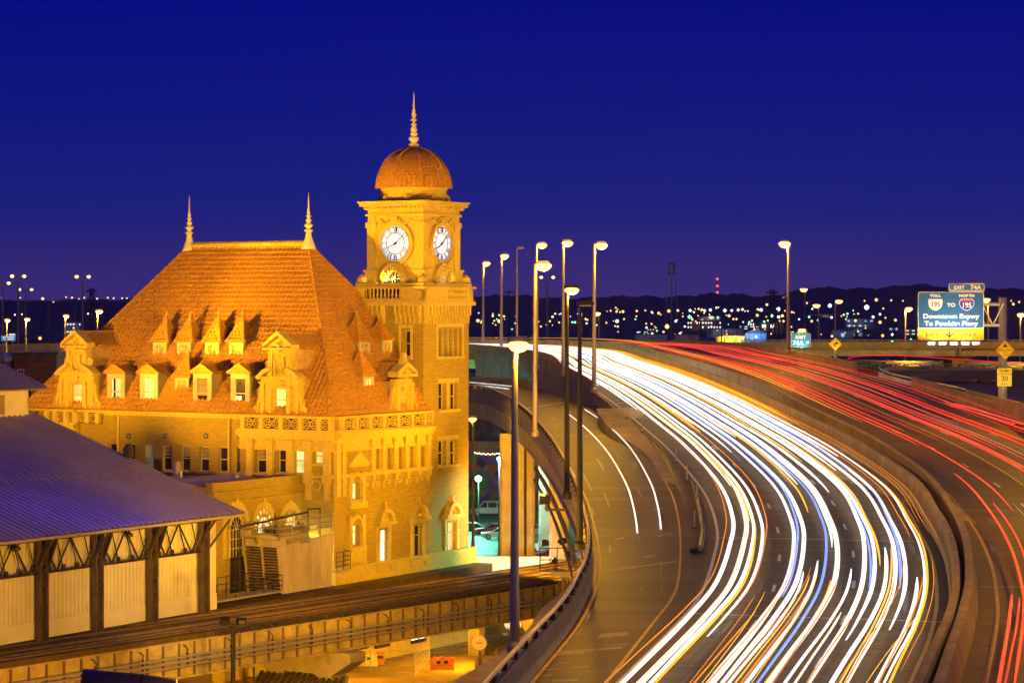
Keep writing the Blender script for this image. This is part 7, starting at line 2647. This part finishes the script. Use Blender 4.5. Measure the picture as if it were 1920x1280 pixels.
# ---- small lamps of the far town
def far_lamp_proto(m, group, label, hgt=9.0, r_=.9):
    o = thing('far_lamp', label, 'street lamp', (0, 0, 0), 0, group)
    MB().lathe([(.2, 0), (.15, hgt)], n=5).build('pole', M_POLED, o)
    MB().lathe([(.05, -r_), (r_ * .9, -r_ * .35), (r_ * .9, r_ * .35), (.05, r_)], (0, 0, 0), 8).build('lamp_head', m, o)
    return o
PR = {'s': (M_LAMPS, 'warm sodium lamps of the far town', 'tiny warm orange lamp on a pole glowing in the far town'),
      'w': (M_LAMPW, 'white lamps of the far town', 'tiny bluish white lamp on a pole glowing in the far town'),
      'g': (M_LAMPG, 'green lamps of the far town', 'tiny green lamp glowing in the far town'),
      'o': (M_LAMPO, 'deep orange lamps of the far town', 'tiny deep orange lamp glowing in the far town')}
protos = {}
def far_lamp(kind, px, py, sc=1.0):
    # stands on the flat town ground with the head at the pixel: d from head height
    d = random.uniform(1100, 2300)
    z = CZ - (py - HOR) * d / F
    if z < 4:
        d = (CZ - 6) * F / (py - HOR)
        z = CZ - (py - HOR) * d / F
    p = P(px, py, d)
    m, g, lb = PR[kind]
    if kind not in protos:
        o = far_lamp_proto(m, g, lb)
        protos[kind] = o
    else:
        o = copy_tree(protos[kind])
    o.location = (p.x, d, 0)
    k = sc * d / 2000
    for c in o.children:
        if c.name.startswith('pole'):
            c.scale = (k, k, z / 9.0)
        else:
            c.scale = (k, k, k)
            c.location = (0, 0, z)
    return o
LM = [('s', 1156, 584), ('s', 1163, 585), ('s', 1168, 584, 1.3), ('s', 1194, 583), ('o', 1210, 582, .8), ('s', 1222, 585), ('s', 1235, 587, 1.3), ('s', 1254, 583, 1.5), ('s', 1271, 582, 1.2), ('w', 1294, 582, 1.4), ('s', 1301, 585), ('s', 1310, 579), ('s', 1316, 580),
      ('w', 1321, 582, 1.2), ('w', 1332, 581, 1.4), ('s', 1343, 577), ('w', 1359, 582, 1.6), ('w', 1372, 582, 1.2), ('w', 1384, 581, 1.3), ('s', 1392, 580, 1.3), ('s', 1421, 580, 1.1), ('w', 1427, 581, 1.6), ('s', 1438, 571, 1.2), ('w', 1459, 580, 1.9), ('s', 1447, 592, .8),
      ('g', 1293, 594, 1.8), ('s', 1332, 595, 1.6), ('g', 1336, 595, 1.0), ('g', 1346, 595, 1.1), ('s', 1367, 592, 1.4), ('s', 1420, 591, 1.4), ('g', 1447, 592, 1.5), ('s', 1467, 592, 1.4), ('w', 1157, 602, 1.7), ('s', 1170, 598, .8), ('s', 1222, 607, 1.0), ('s', 1158, 612, 1.1), ('s', 1251, 612, 2.2), ('w', 1212, 614, 1.1), ('w', 1223, 625, 1.0), ('s', 1244, 622, 1.0), ('w', 1275, 625, 1.1), ('w', 1284, 612, 1.0), ('s', 1298, 599), ('w', 1267, 602, 1.2), ('s', 1375, 598), ('s', 1381, 598), ('g', 1405, 604, 1.0), ('g', 1433, 603, 1.1), ('s', 1410, 601, .9), ('s', 1469, 602, 1.1),
      ('w', 1459, 579, 1.2), ('w', 1556, 573, 1.9), ('w', 1625, 576, 2.4), ('s', 1643, 562, 1.5), ('o', 1621, 564, .8), ('s', 1671, 563, .9), ('s', 1693, 564, .7), ('s', 1513, 568, .9), ('w', 1523, 579, .9), ('s', 1582, 590, 1.0), ('g', 1589, 588, 1.0), ('w', 1559, 595, 1.2), ('g', 1517, 594, 1.1), ('s', 1522, 602, 1.2), ('s', 1604, 601, 1.3), ('s', 1609, 588, .9), ('w', 1637, 594, 1.3), ('g', 1650, 589, 1.2), ('s', 1650, 604, 1.5), ('s', 1679, 600, 1.3), ('s', 1609, 621, 1.0), ('s', 1560, 630, 1.1), ('s', 1655, 629, 1.3), ('w', 1673, 627, 1.2), ('g', 1673, 639, 1.1), ('g', 1708, 636, .9), ('w', 1460, 594, 1.4), ('s', 1485, 585, 1.0),
      ('s', 1900, 570, 1.2), ('s', 1911, 566, .9), ('s', 1896, 564, .7), ('s', 1844, 604, .9),
      ('s', 896, 601, 1.6), ('s', 904, 602, 1.2), ('s', 924, 592, 1.1), ('s', 936, 602, 1.7), ('s', 945, 593, 1.0), ('g', 924, 606, .7), ('s', 968, 593, 1.0), ('s', 966, 606, .8), ('s', 1036, 594, 1.1), ('s', 1041, 588, .9), ('s', 1052, 588, .8), ('g', 1026, 602, .9), ('g', 1078, 604, 1.1), ('g', 1073, 604, .9), ('s', 1098, 598, 1.0), ('s', 1100, 606, 1.0), ('s', 1014, 612, .9), ('s', 1031, 602, .9), ('w', 1158, 622, .9), ('g', 960, 617, .7), ('s', 1137, 605, .8),
      ('s', 75, 634, 1.6), ('s', 48, 635, 1.0), ('s', 80, 560, 1.4), ('s', 38, 558, .7), ('s', 124, 557, .7), ('s', 135, 558, .9), ('s', 158, 558, .8), ('s', 182, 560, .9), ('s', 202, 558, .8), ('s', 213, 559, .8), ('s', 229, 559, .8), ('s', 238, 559, .7), ('o', 100, 566, .7), ('w', 165, 588, .8), ('w', 28, 590, .8), ('w', 41, 589, .7), ('s', 148, 560, .6), ('s', 4, 558, .7)]
rl = random.Random(21)
for k in range(95):
    x_ = rl.choice([rl.uniform(1130, 1715), rl.uniform(1130, 1715), rl.uniform(895, 1130), rl.uniform(1140, 1500)])
    LM.append((rl.choice('sssswog'), x_, rl.uniform(575, 628) if x_ > 1130 else rl.uniform(586, 610), rl.uniform(.45, .9)))
for it in LM:
    far_lamp(it[0], it[1], it[2], it[3] if len(it) > 3 else 1.0)
# ---- hills
def hill(prof, d, seed):
    random.seed(seed)
    n = 420
    x0_, x1_ = (-260 - 960) / F * d, (2200 - 960) / F * d
    top, base = [], []
    for k in range(n + 1):
        px = -260 + 2460 * k / n
        y = lerp_table(prof, px)
        y += 1.6 * math.sin(px * .11 + seed) + .9 * math.sin(px * .31) + random.uniform(-1.0, 1.0)
        p = P(px, y, d)
        top.append((p.x, d, p.z))
        base.append((p.x, d - 900, 0))
    back = [(x, y + 600, z * .6) for x, y, z in top]
    q = MB().sweep([base, [(a[0], d - 260 + random.uniform(-20, 20), t_[2] * .72) for a, t_ in zip(base, top)], top, back], close=False)
    return struct('hill', q, M_HILL)
hill([(-260, 566), (0, 564), (250, 562), (880, 556), (960, 552), (1060, 560), (1140, 556), (1200, 555), (1260, 557), (1310, 552), (1340, 550), (1400, 552), (1440, 556), (1480, 548), (1530, 538), (1580, 540), (1650, 540), (1700, 534), (1730, 533), (1800, 540), (1900, 541), (2200, 548)], 4200, 3)
random.seed(11)
# far left causeway on the horizon
cw = thing('far_causeway', 'long level causeway bridge on the horizon at the far left', 'bridge', (0, 2700, 0))
za_ = CZ - (563.5 - HOR) * 2700 / F
MB().box((-300 - 960) / F * 2700, (420 - 960) / F * 2700, 0, 10, za_ - 2.0, za_).build('deck', mat('far_deck', (.25, .2, .3), .8), cw)
for k in range(14):
    x = (-260 + k * 50 - 960) / F * 2700
    MB().box(x - 1, x + 1, 2, 8, 0, za_ - 2.0).build('pier', M_CONC, cw)
# ---- bare trees
def tree_mesh(seed, hgt):
    rnd = random.Random(seed)
    q = MB()
    def grow(p, d, L_, r_, lev):
        e = p + d * L_
        q.tube([p, p.lerp(e, .5) + V3((rnd.uniform(-.05, .05) * L_, rnd.uniform(-.05, .05) * L_, 0)), e], [r_, r_ * .85, r_ * .62], 4)
        if lev == 0: return
        for _ in range(3 if lev > 1 else 4):
            nd = (d + V3((rnd.uniform(-.75, .75), rnd.uniform(-.75, .75), rnd.uniform(-.1, .55)))).normalized()
            grow(p.lerp(e, rnd.uniform(.55, 1)), nd, L_ * rnd.uniform(.58, .8), r_ * .58, lev - 1)
    grow(V3((0, 0, 0)), V3((0, 0, 1)), hgt * .3, hgt * .022, 0)
    t = MB()
    trunk = q
    q = t
    grow(V3((0, 0, hgt * .28)), V3((0, 0, 1)), hgt * .24, hgt * .016, 4)
    return trunk, t
tp = []
for sd in range(3):
    tr, cr_ = tree_mesh(sd + 5, 14)
    o = thing('bare_tree', 'leafless winter tree standing among the lights of the far town', 'tree', (0, 0, 0), 0, 'bare trees before the far town')
    tr.build('trunk', M_BARK, o)
    cr_.build('crown', M_BARK, o, norm=False)
    tp.append(o)
TR = [(1452, 560, 1.3), (1470, 600, 1.2), (1436, 640, 1.0), (1580, 640, 1.1), (1600, 600, 1.2), (1625, 700, 1.1), (1545, 680, 1.0), (1300, 800, .8), (1275, 760, .8), (1215, 900, .8), (1660, 640, 1.1), (1690, 560, 1.0), (1880, 520, 1.2), (1905, 480, 1.2), (1850, 560, 1.1),
      (68, 700, 1.1), (82, 760, 1.0), (98, 680, 1.1), (112, 740, 1.1), (128, 700, 1.0), (146, 760, 1.1), (24, 720, 1.2), (165, 720, 1.1), (200, 660, 1.2), (222, 700, 1.2), (40, 780, 1.0), (1390, 780, .8), (1490, 760, 1.0), (1505, 640, 1.1), (1640, 560, 1.0)]
used = set()
for i, (px, d, sc) in enumerate(TR):
    k = i % 3
    o = tp[k] if k not in used else copy_tree(tp[k])
    used.add(k)
    o.location = ((px - 960) / F * d, d, 0)
    o.rotation_euler = (0, 0, random.uniform(0, 6.28))
    o.scale = (sc, sc, sc * 1.15)
q = MB()
random.seed(5)
for k in range(520):       # scrub belt too dense to count
    px = random.choice([random.uniform(1170, 1720), random.uniform(0, 260), random.uniform(890, 1170)])
    d = random.uniform(900, 1900)
    x = (px - 960) / F * d
    for j in range(7):
        a_, l_ = random.uniform(0, 6.28), random.uniform(3, 8)
        q.bar((x, d, 0), (x + math.cos(a_) * l_ * .6, d + math.sin(a_) * l_ * .6, l_), .28)
tag(q.build('scrub', M_BARK, norm=False), 'belt of leafless scrub across the far town', 'scrub', kind='stuff')

# ================================================================ AIR
hz = MB().box(-5600, 5600, -170, 5000, -1.1, 125).build('haze', bpy.data.materials.new('night_haze'), norm=False)
tag(hz, 'thin purple night haze over the city', 'haze', kind='stuff')
hm = hz.data.materials[0]
hm.use_nodes = True
t = hm.node_tree
t.nodes.clear()
o_ = t.nodes.new('ShaderNodeOutputMaterial')
v_ = t.nodes.new('ShaderNodeVolumePrincipled')
v_.inputs['Color'].default_value = (.6, .55, 1, 1)
v_.inputs['Density'].default_value = HAZE
v_.inputs['Anisotropy'].default_value = .3
t.links.new(v_.outputs[0], o_.inputs['Volume'])
